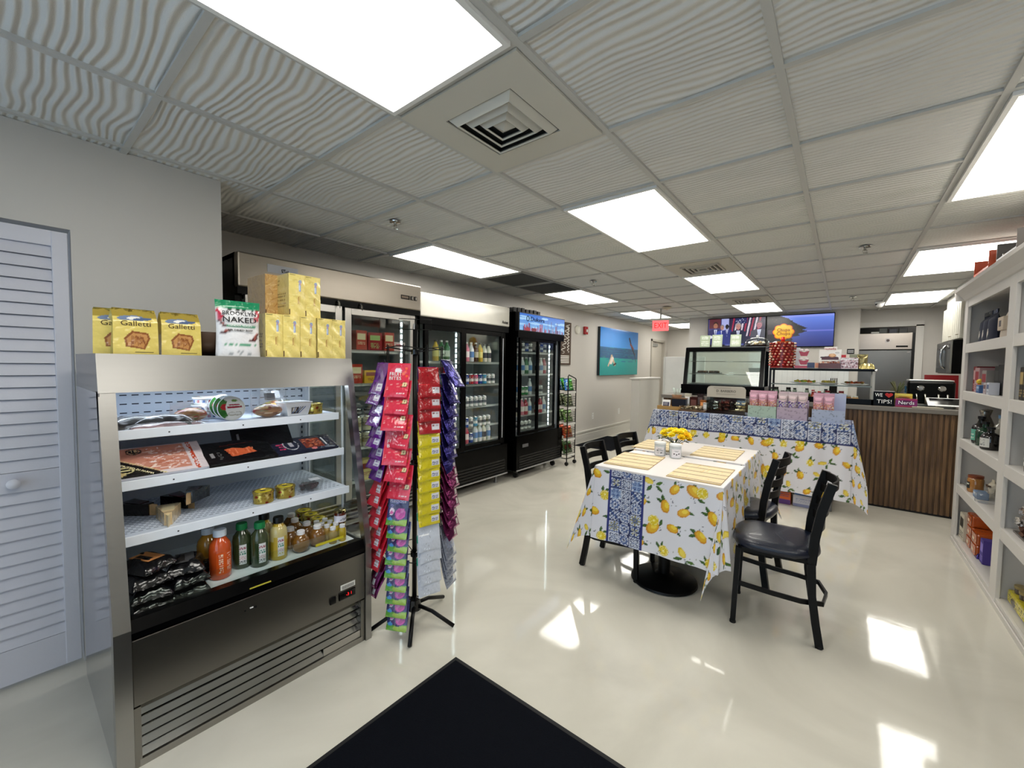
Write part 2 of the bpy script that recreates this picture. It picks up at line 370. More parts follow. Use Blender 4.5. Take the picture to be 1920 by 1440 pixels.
# ---- closet bifold door: two louvred leaves
d = B(); y1, y0 = .213, -.42
LILAC = (.80, .80, .835)
def louvre_leaf(d, y0, y1):
    x0, x1 = -2.755, -2.722
    d.box(x0, y0, .02, x1, y0 + .045, 1.975, LILAC, 'paint', .003).box(x0, y1 - .05, .02, x1, y1, 1.975, LILAC, 'paint', .003)
    for z0, z1 in ((.02, .17), (.845, .93), (1.91, 1.975)): d.box(x0, y0 + .04, z0, x1 - .003, y1 - .045, z1, LILAC, 'paint')
    for za, zb, n in ((.17, .845, 13), (.93, 1.91, 19)):
        st = (zb - za) / n
        for k in range(n):
            z = za + k * st
            d.add([(x1 - .004, y0 + .04, z + .002), (x1 - .004, y1 - .047, z + .002), (x1 - .019, y1 - .047, z + st * .96), (x1 - .019, y0 + .04, z + st * .96),
                   (x1 - .012, y0 + .04, z + .002), (x1 - .012, y1 - .047, z + .002), (x1 - .03, y1 - .047, z + st * 1.15), (x1 - .03, y0 + .04, z + st * 1.15)],
                  [(0, 1, 2, 3), (4, 5, 6, 7), (0, 1, 5, 4), (3, 2, 6, 7), (1, 2, 6, 5), (0, 3, 7, 4)], LILAC, 'paint')
    d.box(x0 - .002, y0 + .03, .05, x0 + .004, y1 - .03, 1.95, (.3, .3, .33), 'paint')
louvre_leaf(d, y0, y1); louvre_leaf(d, y0 - .64, y0 - .004)
door = struct('door_1', d, 'white louvred bifold closet door'); 
B().lathe([(0, 0), (.012, 0), (.011, .012), (.02, .02), (.021, .03), (.012, .037), (0, .038)], (.84, .84, .87), 'paint', 18).build('door_knob', door)
NEW[-1].rotation_euler = (0, PI / 2, 0); NEW[-1].location = (-2.724, .03, .888)
struct('door_2', B().box(-3.80, 10.14, .01, -3.765, 10.99, 2.05, (.72, .70, .66), 'paint').box(-3.765, 10.2, 1.93, -3.73, 10.6, 2.0, (.5, .5, .48), 'satin'), 'beige door in the far left wall')
struct('trim_3', B().box(-3.78, 10.08, 0, -3.70, 10.14, 2.1, (.66, .64, .6), 'paint').box(-3.78, 10.99, 0, -3.70, 11.05, 2.1, (.66, .64, .6), 'paint').box(-3.78, 10.08, 2.05, -3.70, 11.05, 2.1, (.66, .64, .6), 'paint'))

# ================================================================ CEILING FITTINGS
def light_panel(lx, ly):
    def mk():
        r = root('ceiling_light'); f = B(); w_, l_ = lx * .6096 / 2 - .014, ly * .6096 / 2 - .014
        for a in ((-w_, -l_, w_, -l_ + .018), (-w_, l_ - .018, w_, l_), (-w_, -l_ + .018, -w_ + .018, l_ - .018), (w_ - .018, -l_ + .018, w_, l_ - .018)):
            f.box(a[0], a[1], -.012, a[2], a[3], .008, (.9, .9, .89), 'paint')
        f.build('light_frame', r); B().box(-w_ + .017, -l_ + .017, -.008, w_ - .017, l_ - .017, .004, (1, .985, .95), 'panel').build('diffuser', r)
        return r
    return mk
LIGHTS = [(0, -2, 'large glowing ceiling light beside the square vent, nearest the camera'),
          (0, 2, 'glowing ceiling light over the front of the dining tables'), (0, 6, 'glowing ceiling light just past the small louvred vent'),
          (0, 10, 'glowing ceiling light just in front of the television, its vent in front'),
          (3, 2, 'glowing ceiling light cut by the right edge, above the near shelves'), (3, 6, 'glowing ceiling light above the orange boxes on the shelf unit'),
          (3, 10, 'glowing ceiling light beside the white dome camera'),
          (-3, 2, 'long narrow-looking ceiling light above the steel-topped fridge'), (-3, 6, 'glowing ceiling light behind the dark return grilles'),
          (-3, 10, 'glowing ceiling light in front of the exit sign'), (2, 14, None), (-3, 14, 'ceiling light at the far end of the corridor behind the exit sign'), (3, -2, None)]
for i, j, lab in LIGHTS:
    if (i, j) == (2, 14): i, j, lab = 2.9, 12.9, 'small slice of ceiling light over the kitchen doorway'
    if (i, j) == (3, -2): lab = 'ceiling light behind the camera over the right shelves'
    if i == 2.9:
        inst('lp1', light_panel(1, 1), (GX(4.2), 9.5, CZ_ - .001), 0, lab, 'ceiling light', 'ceiling light panels'); continue
    inst('lp', light_panel(1, 2), (GX(i + .5), GY(j + 1), CZ_ - .001), 0, lab, 'ceiling light', 'ceiling light panels')
def diffuser_vent():
    r = root('ceiling_vent'); C_ = (.78, .77, .73); h = .29
    B().box(-h, -h, -.004, h, h, .006, C_, 'paint').build('face_plate', r) if False else None
    p = B(); o, i_ = .29, .165
    for a in ((-o, -o, o, -i_), (-o, i_, o, o), (-o, -i_, -i_, i_), (i_, -i_, o, i_)): p.box(a[0], a[1], -.006, a[2], a[3], .004, C_, 'paint')
    p.build('face_plate', r)
    B().box(-.17, -.17, .0, .17, .17, .011, (.03, .03, .03), 'matte').build('duct_throat', r)
    for k, (a, b_) in enumerate(((.158, .135), (.118, .095), (.078, .056))):
        V = []; z0, z1 = -.001, -.024
        for h_, z in ((a, z0), (b_ - .002, z1), (a - .006, z0 + .004), (b_ - .008, z1 + .004)): V += [(-h_, -h_, z), (h_, -h_, z), (h_, h_, z), (-h_, h_, z)]
        Fs = []
        for q in range(4):
            n_ = (q + 1) % 4; Fs += [(q, n_, 4 + n_, 4 + q), (8 + q, 8 + n_, 12 + n_, 12 + q), (q, n_, 8 + n_, 8 + q), (4 + q, 4 + n_, 12 + n_, 12 + q)]
        B().add(V, Fs, C_, 'paint').build('louvre_ring', r)
    B().add([(-.04, -.04, -.002), (.04, -.04, -.002), (.04, .04, -.002), (-.04, .04, -.002), (0, 0, -.026)], [(0, 1, 4), (1, 2, 4), (2, 3, 4), (3, 0, 4), (0, 3, 2, 1)], C_, 'paint').build('centre_cone', r)
    return r
inst('vent', diffuser_vent, (GX(.5), GY(.5), CZ_ - .002), 0, 'big square four-way air vent beside the nearest ceiling light', 'air vent')
def slat_vent():
    r = root('ceiling_vent'); C_ = (.74, .72, .67)
    B().box(-.29, -.29, -.004, .29, .29, .004, C_, 'paint').build('face_plate', r)
    for k in range(4):
        h = .17 - k * .04; f = B()
        for a in ((-h, -h, h, -h + .014), (-h, h - .014, h, h), (-h, -h + .014, -h + .014, h - .014), (h - .014, -h + .014, h, h - .014)): f.box(a[0], a[1], -.018, a[2], a[3], -.004, C_, 'paint')
        h -= .014
        for a in ((-h, -h, h, -h + .022), (-h, h - .022, h, h), (-h, -h + .022, -h + .022, h - .022), (h - .022, -h + .022, h, h - .022)): f.box(a[0], a[1], -.006, a[2], a[3], -.0041, (.04, .035, .03), 'matte')
        f.build('louvre_ring', r)
    return r
inst('svent', slat_vent, (GX(.5), GY(5.5), CZ_ - .002), 0, 'beige louvred ceiling vent just before the middle ceiling light', 'air vent')
inst('svent', slat_vent, (GX(.5), GY(9.5), CZ_ - .002), 0, 'beige louvred ceiling vent just before the last light by the television', 'air vent')
for j, lab in ((4, 'dark grey return air grille touching the long light over the fridges'), (5, 'dark grey return air grille touching the light beyond it')):
    b = B(); b.box(-.28, -.28, -.002, .28, .28, .003, (.22, .22, .21), 'matte')
    for k in range(24): b.box(-.27, -.27 + k * .0225, -.01, .27, -.267 + k * .0225, -.002, (.36, .36, .35), 'satin')
    for a in ((-.29, -.29, .29, -.272), (-.29, .272, .29, .29), (-.29, -.272, -.272, .272), (.272, -.272, .29, .272)): b.box(a[0], a[1], -.012, a[2], a[3], .003, (.6, .6, .58), 'paint')
    tag(b.build('return_grille', loc=(GX(-2.5), GY(j + .5), CZ_ - .003)), lab, 'air vent')
def sprinkler():
    r = root('sprinkler_head')
    B().lathe([(0, 0), (.04, 0), (.038, -.006), (.015, -.01), (0, -.01)], (.8, .8, .78), 'chrome', 18).build('escutcheon', r)
    b = B().lathe([(.008, -.01), (.008, -.024), (.012, -.028), (0, -.028)], (.7, .7, .68), 'chrome', 12)
    b.tube([(.01, 0, -.024), (.015, 0, -.035), (.004, 0, -.047)], .002, (.7, .7, .68), 'chrome', 6).tube([(-.01, 0, -.024), (-.015, 0, -.035), (-.004, 0, -.047)], .002, (.7, .7, .68), 'chrome', 6); b.build('sprinkler_body', r)
    d = B()
    for k in range(10):
        a = k * PI / 5; d.add([(.004 * math.cos(a + .3), .004 * math.sin(a + .3), -.048), (.02 * math.cos(a - .12), .02 * math.sin(a - .12), -.048), (.02 * math.cos(a + .2), .02 * math.sin(a + .2), -.05), (0, 0, -.046)], [(0, 1, 2), (0, 1, 3), (0, 2, 3), (1, 2, 3)], (.7, .7, .68), 'chrome')
    d.build('deflector', r); return r
for x, y, lab in ((-2.463, 1.754, 'chrome sprinkler head above the steel-topped fridge'), (-2.30, 4.347, 'chrome sprinkler head between two lights over the fridges'), (.093, 4.349, 'sprinkler head over the clear floor before the counter'), (.057, 7.248, 'sprinkler head near the dome camera')):
    inst('spr', sprinkler, (x, y, CZ_ + .001), 0, lab, 'sprinkler', 'ceiling sprinkler heads')
def smoke():
    r = root('smoke_detector'); B().lathe([(0, 0), (.07, 0), (.07, -.012), (.055, -.016), (.05, -.034), (.03, -.04), (0, -.04)], (.82, .79, .7), 'satin', 24).build('detector_body', r)
    B().lathe([(0, -.04), (.006, -.04), (.005, -.046), (0, -.046)], (.8, .1, .1), 'gloss', 10).build('indicator_lamp', r); return r
inst('smoke', smoke, (-2.30, 6.9, CZ_), 0, 'cream smoke detector on the ceiling above the exit sign', 'smoke detector')
def domecam():
    r = root('security_camera'); B().lathe([(0, 0), (.055, 0), (.055, -.02), (.05, -.03), (0, -.03)], WHITE, 'gloss', 24).build('camera_base', r)
    B().lathe([(0, -.085)] + [(.045 * math.sin(a), -.04 - .045 * math.cos(a)) for a in np.linspace(.1, 3.0, 12)], WHITE, 'gloss', 24).build('camera_ball', r)
    B(rotm('Z', 200) @ rotm('Y', 60)).lathe([(0, .05), (.024, .047), (.03, .036), (.03, .03)], BLACK, 'gloss', 18).build('lens_window', r, (0, 0, -.04)); return r
inst('dome', domecam, (.365, 7.95, CZ_), 0, 'white ball security camera with a black lens on the ceiling', 'security camera')
def exitsign():
    r = root('exit_sign')
    b = B().box(-.16, -.022, -.03, .16, .022, .0, (.8, .8, .78), 'satin', .004); b.build('housing', r)
    B().tube([(0, 0, 0), (0, 0, .17)], .012, (.7, .7, .68), 'satin', 10).build('mounting_stem', r)
    p = B().box(-.13, -.004, -.205, .13, .004, -.03, (1, .42, .42), 'exitglow')
    p.text('EXIT', .13, FY(0, -.005, -.118), (1, .02, .04), 'exitglow', width=.2).text('EXIT', .13, T(0, .005, -.118) @ rotm('Z', 180) @ rotm('X', 90), (1, .02, .04), 'exitglow', width=.2)
    p.build('lit_panel', r); return r
inst('exit', exitsign, (-2.43, 7.0, CZ_ - .17), 12, 'red illuminated exit sign hanging from the ceiling near the corridor', 'exit sign')

# ================================================================ ON THE LEFT WALL
c = Canvas(1.0, 1.0, 220, (.2, .5, .8))
for k in range(220):
    v = k / 220
    col = np.array((.02, .55, .55)) * (1 - v) + np.array((.1, .68, .66)) * v if v < .36 else (np.array((.03, .33, .5)) + np.array((.03, .08, .06)) * math.sin(k * 1.7) if v < .6 else np.array((.24, .56, .86)) * (1 - (v - .6)) + np.array((.1, .38, .72)) * (v - .6))
    c.a[k:k + 1] = col
for k in range(60): 
    x, y = R_.random(), R_.uniform(.3, .6); c.line(x, y, x + R_.uniform(.05, .2), y + R_.uniform(-.01, .01), .008, (.04, R_.uniform(.3, .5), R_.uniform(.45, .6)))
for pts, t, cl in ((((.20, .20), (.28, .42)), .03, (.75, .68, .6)), (((.28, .42), (.36, .22)), .04, (.7, .62, .52)), (((.30, .36), (.26, .26)), .06, (.85, .82, .78)), (((.33, .22), (.38, .25)), .035, (.12, .12, .15)), (((.74, .84), (.82, .62)), .035, (.2, .15, .2)), (((.82, .62), (.9, .48)), .03, (.12, .14, .22)), (((.78, .7), (.86, .6)), .045, (.45, .22, .22)), (((.9, .48), (.95, .3)), .012, (.1, .14, .2))):
    c.line(*pts[0], *pts[1], t, cl)
f = root('framed_picture'); f.location = (-3.72, 8.19, 1.705); tag(f, 'turquoise sea photograph of two diving birds on the left wall', 'picture')
B().box(.0, -.93, -.47, .055, .93, .47, (.12, .17, .2), 'satin').build('picture_box', f)
B().sheet(lambda u, v: (u * 0 + .057, (u - .5) * 1.86, (v - .5) * .94), 150, 100, c, 'gloss').build('picture_print', f)
f = root('wall_sign'); f.location = (-3.72, 5.93, 1.79); tag(f, 'brown board sign with white script, half hidden by the last cooler', 'sign')
B().box(0, -.30, -.36, .022, .30, .36, H('4a3a2e'), 'matte').build('sign_board', f)
t_ = B()
for k, (s_, z, w_) in enumerate((('Live', .24, .3), ('laugh', .1, .34), ('love', -.04, .3), ('& eat', -.17, .28))): pass
for k in range(5): t_.box(.022, -.02 - .02 * k, -.33 + .028 * k, .026, .24, -.316 + .028 * k, (.9, .89, .86), 'matte')
pts = [(.026, .02 + .06 * math.sin(k * .9) + .004 * k, -.17 + .0115 * k) for k in range(44)]; t_.tube(pts, .006, (.92, .91, .88), 'matte', 5)
pts = [(.026, .2 + .03 * math.sin(k * 1.3), -.15 + .0105 * k) for k in range(44)]; t_.tube(pts, .006, (.92, .91, .88), 'matte', 5); t_.build('sign_lettering', f)
for y in (-.27, .27):
    for z in (-.33, .33): B().lathe([(0, .03), (.008, .028), (.008, .022)], (.8, .75, .6), 'chrome', 10).build('screw_cap', f); NEW[-1].rotation_euler = (0, PI / 2, 0); NEW[-1].location = (-.0, y, z)
f = root('wall_speaker'); f.location = (-3.72, 6.47, 2.055); tag(f, 'round cream alarm sounder beside the red strobe', 'sounder')
B(rotm('Y', 90)).lathe([(0, 0), (.075, 0), (.075, .02), (.06, .032), (.045, .03), (.04, .036), (0, .036)], (.86, .85, .8), 'satin', 28).build('sounder_body', f)
f = root('fire_strobe'); f.location = (-3.72, 6.75, 2.06); tag(f, 'small red fire alarm strobe on the left wall', 'fire alarm')
B().box(0, -.055, -.07, .04, .055, .07, H('a8141c'), 'gloss', .006).build('strobe_body', f); B().box(.04, -.02, -.03, .052, .02, .02, (.92, .9, .9), 'gloss', .004).build('strobe_lens', f)
for y, lab in ((7.127, 'white wall socket nearer the fridges, low on the left wall'), (8.307, 'white wall socket under the sea picture, low on the left wall')):
    f = root('wall_socket'); f.location = (-3.72, y, .46); tag(f, lab, 'socket')
    B().box(0, -.036, -.058, .006, .036, .058, WHITE, 'gloss', .002).build('socket_plate', f)
    B().box(.006, -.017, .01, .008, .017, .042, (.8, .8, .78), 'satin').box(.006, -.017, -.042, .008, .017, -.01, (.8, .8, .78), 'satin').build('socket_face', f)
# mats
def mat_(x0, y0, x1, y1, lab):
    f = root('floor_mat'); f.location = ((x0 + x1) / 2, (y0 + y1) / 2, 0); tag(f, lab, 'floor mat'); a, b_ = (x1 - x0) / 2, (y1 - y0) / 2
    B().box(-a + .02, -b_ + .02, 0, a - .02, b_ - .02, .009, (.035, .045, .075), 'rug').build('mat_pile', f)
    g = B()
    for q in ((-a, -b_, a, -b_ + .02), (-a, b_ - .02, a, b_), (-a, -b_ + .02, -a + .02, b_ - .02), (a - .02, -b_ + .02, a, b_ - .02)): g.box(q[0], q[1], 0, q[2], q[3], .005, (.03, .03, .04), 'matte')
    g.build('rubber_border', f)
mat_(-1.405, -.5, .15, 1.35, 'black entrance mat on the floor in the foreground')
mat_(-3.68, 6.37, -2.97, 7.7, 'black mat on the floor below the sea picture by the half wall')
# ================================================================ OPEN DISPLAY FRIDGE (steel, by the closet door)
ST = (.60, .595, .585); WH = (.86, .89, .93); PAN = (.73, .765, .81)
D = root('display_fridge'); D.location = (0, 0, 0); tag(D, 'open-front stainless steel display fridge with slanted sides and packed white shelves', 'display fridge')
Y0, Y1 = .215, 1.172
def xf(z): return -1.845 if z <= .5 else -1.845 - (z - .5) * (2.03 - 1.845) / .94
# side cheeks: polished outside (left), slanted front posts
for nm, ya, yb in (('side_panel', Y0, Y0 + .004),):
    B().prism([(-2.6, .0), (-1.89, .0), (-1.885, .5), (-2.0, 1.12), (-2.0, 1.30), (-2.6, 1.30)], ya, yb, (.66, .66, .67), 'polished', 'y').build(nm, D)
for nm, ya, yb in (('front_post', Y0, Y0 + .045), ('front_post', Y1 - .032, Y1)):
    b = B()
    P0, P1, P2 = (-1.845, 0.0), (xf(.5), .5), (xf(1.305), 1.305)
    b.prism([(-1.89, 0.0), P0, P1, (-1.885, .5)], ya, yb, ST, 'steel', 'y').prism([(-1.885, .5), P1, P2, (xf(1.305) - .04, 1.305)], ya, yb, ST, 'steel', 'y'); b.build(nm, D)
# right side: glass above, steel below
B().prism([(-2.5, .5), (-1.885, .5), (xf(1.3) - .04, 1.3), (-2.5, 1.3)], Y1 - .012, Y1 - .006, WHITE, 'glass', 'y').build('side_glass', D)
B().prism([(-2.6, .0), (-1.89, .0), (-1.885, .5), (-2.6, .5)], Y1 - .012, Y1, (.6, .6, .6), 'steel', 'y').build('side_panel', D)
B().box(-2.1, Y1 - .02, .5, -2.09, Y1 - .012, 1.3, (.8, .83, .85), 'satin').box(-2.49, Y1 - .02, .5, -2.47, Y1 - .012, 1.3, (.85, .87, .9), 'satin').build('glass_channel', D)
b = B().prism([(-2.6, 1.30), (xf(1.3) + .004, 1.30), (xf(1.44) + .002, 1.438), (-2.6, 1.438)], Y0, Y1, ST, 'steel', 'y'); b.build('canopy', D)
B().box(-2.26, Y0 + .05, 1.289, -2.22, Y1 - .05, 1.3, (.9, .95, 1), 'case_lamp').build('canopy_lamp', D)
b = B().box(-2.52, Y0 + .005, .46, -2.5, Y1 - .012, 1.3, PAN, 'paint'); 
for zs, n in ((1.255, 22), (1.215, 22), (1.175, 22), (1.105, 22), (1.075, 22), (.90, 22), (.64, 22)):
    for k in range(n): b.box(-2.4995, Y0 + .04 + k * .0405, zs, -2.4985, Y0 + .064 + k * .0405, zs + .005, (.1, .12, .18), 'matte')
for k in range(24): b.box(-2.4995, Y1 - .05, .56 + k * .031, -2.4965, Y1 - .043, .574 + k * .031, (.25, .28, .33), 'matte')
b.build('back_panel', D)
B().prism([(-2.5, .5), (-1.89, .5), (xf(1.3) - .005, 1.3), (-2.5, 1.3)], Y0 + .006, Y0 + .012, PAN, 'paint', 'y').build('liner', D)
def shelf_(z, xfr, name='shelf', perf=False):
    b = B(); b.box(-2.49, Y0 + .035, z - .012, xfr, Y1 - .045, z, (.80, .84, .9), 'paint')
    b.box(xfr - .001, Y0 + .03, z - .034, xfr + .006, Y1 - .04, z + .003, (.9, .93, .97), 'satin', .002)
    for y in (.42, .68, .93): b.cyl(y * 0, 0, 0, .0, .0, WHITE) if False else b.box(xfr + .006, y, z - .02, xfr + .0075, y + .005, z - .015, (.2, .2, .22), 'matte')
    if perf:
        for r in range(22):
            for q in range(38):
                y = Y0 + .045 + q * .0222 + (r % 2) * .011; x = -2.47 + r * .0205
                if y < Y1 - .06: b.box(x, y, z + .0002, x + .004, y + .013, z + .0009, (.42, .47, .56), 'matte')
    b.build(name, D)
shelf_(1.15, -2.09); shelf_(.968, -2.04); shelf_(.775, -1.99, perf=True)
b = B().box(-2.5, Y0 + .045, .46, -1.925, Y1 - .03, .5, (.88, .92, .95), 'satin'); b.build('deck', D)
b = B().prism([(-1.925, .50), (-1.925, .515), (-1.868, .525), (-1.85, .485), (-1.85, .465), (-1.9, .455)], Y0 + .045, Y1 - .03, (.01, .011, .014), 'black_plastic', 'y')
b.box(-1.853, .62, .489, -1.849, .70, .493, (.75, .7, .25), 'satin'); b.build('air_grille_rail', D)
B().box(-1.938, Y0 + .05, .5, -1.934, Y1 - .12, .578, WHITE, 'glass').build('clear_guard', D)
B().box(-1.9335, .93, .535, -1.9325, 1.07, .547, (.85, .8, .2), 'satin').build('price_strip', D)
b = B().box(-1.875, Y0 + .046, .222, -1.853, Y1 - .033, .458, (.46, .45, .43), 'steel', .003)
b.box(-1.8535, .60, .405, -1.850, .607, .41, (.1, .1, .1), 'gloss').box(-1.8535, .62, .408, -1.850, .632, .412, (.9, .9, .9), 'gloss').box(-1.8535, .637, .404, -1.850, .644, .41, (.1, .1, .1), 'gloss'); b.build('front_panel', D)
b = B().box(-1.853, .955, .268, -1.846, .985, .302, BLACK, 'gloss', .003).box(-1.853, 1.0, .268, -1.846, 1.085, .305, BLACK, 'gloss', .003)
b.text('-3 1', .02, FX(-1.845, 1.05, .288), (1, .1, .12), 'exitglow'); b.build('thermostat_display', D)
b = B().box(-1.8525, 1.01, .315, -1.851, 1.085, .34, (.88, .88, .86), 'matte')
for k in range(14): b.box(-1.851, 1.017 + k * .0045, .318, -1.8505, 1.019 + k * .0045, .334, (.1, .1, .1), 'matte')
b.build('barcode_sticker', D)
b = B().box(-1.93, Y0 + .045, .01, -1.905, Y1 - .033, .215, (.03, .03, .03), 'matte')
for k in range(5):
    z = .03 + k * .038
    ye = Y1 - .05 if k else .93
    b.add([(-1.862, Y0 + .065, z), (-1.862, ye, z), (-1.884, ye, z + .024), (-1.884, Y0 + .065, z + .024), (-1.866, Y0 + .065, z - .002), (-1.866, ye, z - .002), (-1.89, ye, z + .022), (-1.89, Y0 + .065, z + .022)],
          [(0, 1, 2, 3), (4, 5, 6, 7), (0, 1, 5, 4), (2, 3, 7, 6), (0, 3, 7, 4), (1, 2, 6, 5)], (.66, .655, .64), 'polished')
b.box(-1.868, .93, .028, -1.862, Y1 - .052, .062, (.7, .69, .67), 'steel')
b.box(-1.88, Y0 + .047, .0, -1.856, Y0 + .066, .215, (.5, .49, .47), 'steel').box(-1.88, Y1 - .052, .0, -1.856, Y1 - .034, .215, (.5, .49, .47), 'steel').box(-1.885, Y0 + .06, .0, -1.855, Y1 - .045, .026, (.6, .59, .57), 'steel')
b.build('louvre_grille', D)

# ---- makers for packed goods. Local frame: stands on z = 0, its face looks along +X
def pouch_body(b, w, h, t, col, fin='film', seal=.12, wave=.0):
    """soft pouch: pinched flat at the top, bulging lower down, flat base"""
    def f(sgn):
        def g(u, v):
            bul = np.sin(np.clip(u, 0, 1) * PI) ** .45 * (1 - np.clip((v - (1 - 2.2 * seal)) / (1.2 * seal), 0, 1)) ** .6 * (.55 + .45 * (1 - v) ** .5)
            x = sgn * (t / 2 * bul + .0006) + wave * np.sin(v * 9 + u * 5); return x, (u - .5) * w * (1 - .05 * np.sin(v * PI)), v * h
        return g
    b.sheet(f(1), 22, 24, col, fin); b.sheet(f(-1), 12, 14, col if not isinstance(col, Canvas) else tuple(col.a[2, 2]), fin)
def gusset_bag(canvas, side, w, h, t, topcol):
    def mk():
        r = root('biscuit_bag'); b = B()
        def front(u, v): return (t / 2 - np.clip((v - .72) / .28, 0, 1) ** 1.2 * (t / 2 - .003) + .004 * np.sin(u * PI) * (1 - v), (u - .5) * w * (1 - .04 * v), v * h + .003 * np.sin(u * 12) * (v > .95))
        b.sheet(front, 60, 66, canvas, 'film'); b.sheet(lambda u, v: tuple(a * k for a, k in zip(front(u, v), (-1, 1, 1))), 14, 14, side, 'film')
        for s_ in (-1, 1):
            def sd(u, v, s_=s_): x = (u - .5) * 2 * (t / 2 - np.clip((v - .72) / .28, 0, 1) ** 1.2 * (t / 2 - .003)); return x, s_ * w / 2 * (1 - .04 * v) - s_ * .014 * (1 - abs(u - .5) * 2) * (.3 + v), v * h
            b.sheet(sd, 10, 14, side, 'film')
        b.build('bag_body', r); B().sheet(lambda u, v: (.006 + .002 * np.sin(u * 20), (u - .5) * w * .93, h * .93 + v * h * .09), 20, 3, topcol, 'foil').build('crimped_seal', r)
        return r
    return mk
gold = (.86, .78, .42)
c = Canvas(.13, .17, 900, gold); c.rect(0, .14, .13, .17, (.62, .54, .22))
c.poly([(.035, .028), (.088, .018), (.105, .06), (.1, .082), (.052, .088), (.03, .06)], H('8a5228')); c.poly([(.041, .034), (.085, .025), (.098, .06), (.094, .076), (.055, .08), (.037, .058)], H('c08a50'))
for k in range(9): c.line(.05 + .005 * k, .035 + .0035 * (k % 4), .052 + .004 * k, .07 - .003 * (k % 3), .003, H('8a5228'))
c.rect(.06, .006, .115, .010, (.2, .15, .08)); c.ell(.05, .137, .038, .010, H('6f80a0'), .1); c.ell(.06, .137, .02, .006, (.9, .9, .88), .1); c.ell(.085, .134, .03, .006, H('4d5f86'), .15)
gb = gusset_bag(c, (.78, .70, .36), .13, .165, .065, (.55, .48, .2))
def galletti():
    r = gb(); t = B().text('Galletti', .026, FX(.0335, 0, .112, 4), (.25, .17, .05), 'matte', width=.085, ext=.001); t.build('bag_lettering', r); return r
for x, y, rz, lab in ((-2.13, .285, -6, 'gold biscuit bag at the far left, half behind its neighbour, on the steel fridge'), (-2.085, .325, 4, 'gold biscuit bag in front of another, second from the left on the steel fridge'), (-2.10, .465, 2, 'gold biscuit bag standing alone beside the dark bowl on the steel fridge')):
    inst('galletti', galletti, (x, y, 1.4385), rz, lab, 'biscuit bag', 'gold biscuit bags')
b = B().lathe([(.0, .0), (.03, 0), (.075, .03), (.09, .075), (.088, .1), (.083, .1), (.084, .075), (.07, .035), (0, .012)], (.27, .2, .15), 'satin', 32)
tag(b.build('serving_bowl', loc=(-2.17, .575, 1.4385)), 'dark brown round bowl behind the green-topped jerky pouch', 'bowl')
c = Canvas(.17, .24, 900, (.90, .90, .91)); c.rect(0, .208, .17, .24, H('128a5c')); c.rect(.024, .125, .148, .138, H('2a9468'))
for (x, y, a) in ((.015, .17, 1), (.155, .165, .5), (.162, .19, -.4), (.008, .19, .3)): c.ell(x, y, .013, .010, H('c23048'), a)
for (x, y, a) in ((.018, .14, -1), (.03, .105, .6), (.15, .09, .9), (.142, .075, .4)): c.ell(x, y, .022, .008, H('4e1f22'), a); c.ell(x, y + .002, .014, .003, H('a85a50'), a)
c.scrawl(.045, .155 + .044, .14, .155 + .05, 1, (.2, .2, .2)).scrawl(.05, .1, .12, .116, 1, (.2, .2, .2)); c.scrawl(.06, .075, .115, .09, 2, (.25, .25, .25)).scrawl(.03, .048, .15, .056, 1, H('2a9468')).scrawl(.03, .036, .14, .043, 1, (.3, .3, .3))
for x in (.05, .085, .12): c.ell(x, .018, .011, .009, (.6, .62, .64)); c.ell(x, .018, .008, .006, (.85, .86, .87))
def jerky():
    r = root('snack_pouch'); b = B(); pouch_body(b, .17, .24, .06, c_j, 'film'); b.build('pouch_body', r)
    t = B().text('BROOKLYN', .024, FX(.0215, 0, .184, 6), BLACK, 'matte', width=.125, ext=.001).text('NAKED', .033, FX(.0275, 0, .156, 5), BLACK, 'matte', width=.125, ext=.001); t.text('TENDER SLICES', .009, FX(.0305, 0, .132, 4), WHITE, 'matte', width=.09, ext=.001)
    t.text('AIR DRIED BEEF', .011, FX(.0315, 0, .112, 3), (.2, .2, .2), 'matte', width=.095, ext=.001); t.build('pouch_lettering', r); return r
c_j = c
inst('jerky', jerky, (-2.075, .666, 1.4385), -3, 'white jerky pouch with a green top on the steel fridge', 'snack pouch')
# pasta boxes: long yellow bricks, ends facing out
c = Canvas(.077, .2, 700, (.93, .85, .50))
for k in range(26): x, y = R_.uniform(0, .077), R_.uniform(0, .2); c.line(x, y, x + R_.uniform(-.03, .03), y + R_.uniform(-.012, .012), .0016, (.88, .79, .42) if k % 2 else (.97, .91, .62))
c.ell(.052, .165, .007, .009, (.55, .65, .8)); c.rect(.047, .12, .057, .156, (.62, .7, .84)); c.line(.05, .165, .056, .15, .003, (.85, .5, .5)); c.rect(.048, .125, .051, .15, (.9, .93, .96)); c.rect(.042, .06, .047, .095, H('a8713a')); c.rect(.05, .055, .053, .1, H('b98a4a')); c.rect(.004, .194, .03, .197, (.3, .25, .15))
cs = Canvas(.2, .2, 300, (.80, .72, .44)); cs.scrawl(.03, .02, .17, .13, 12, (.5, .43, .25), fill=.35).scrawl(.05, .15, .12, .18, 3, (.45, .38, .2), fill=.4)
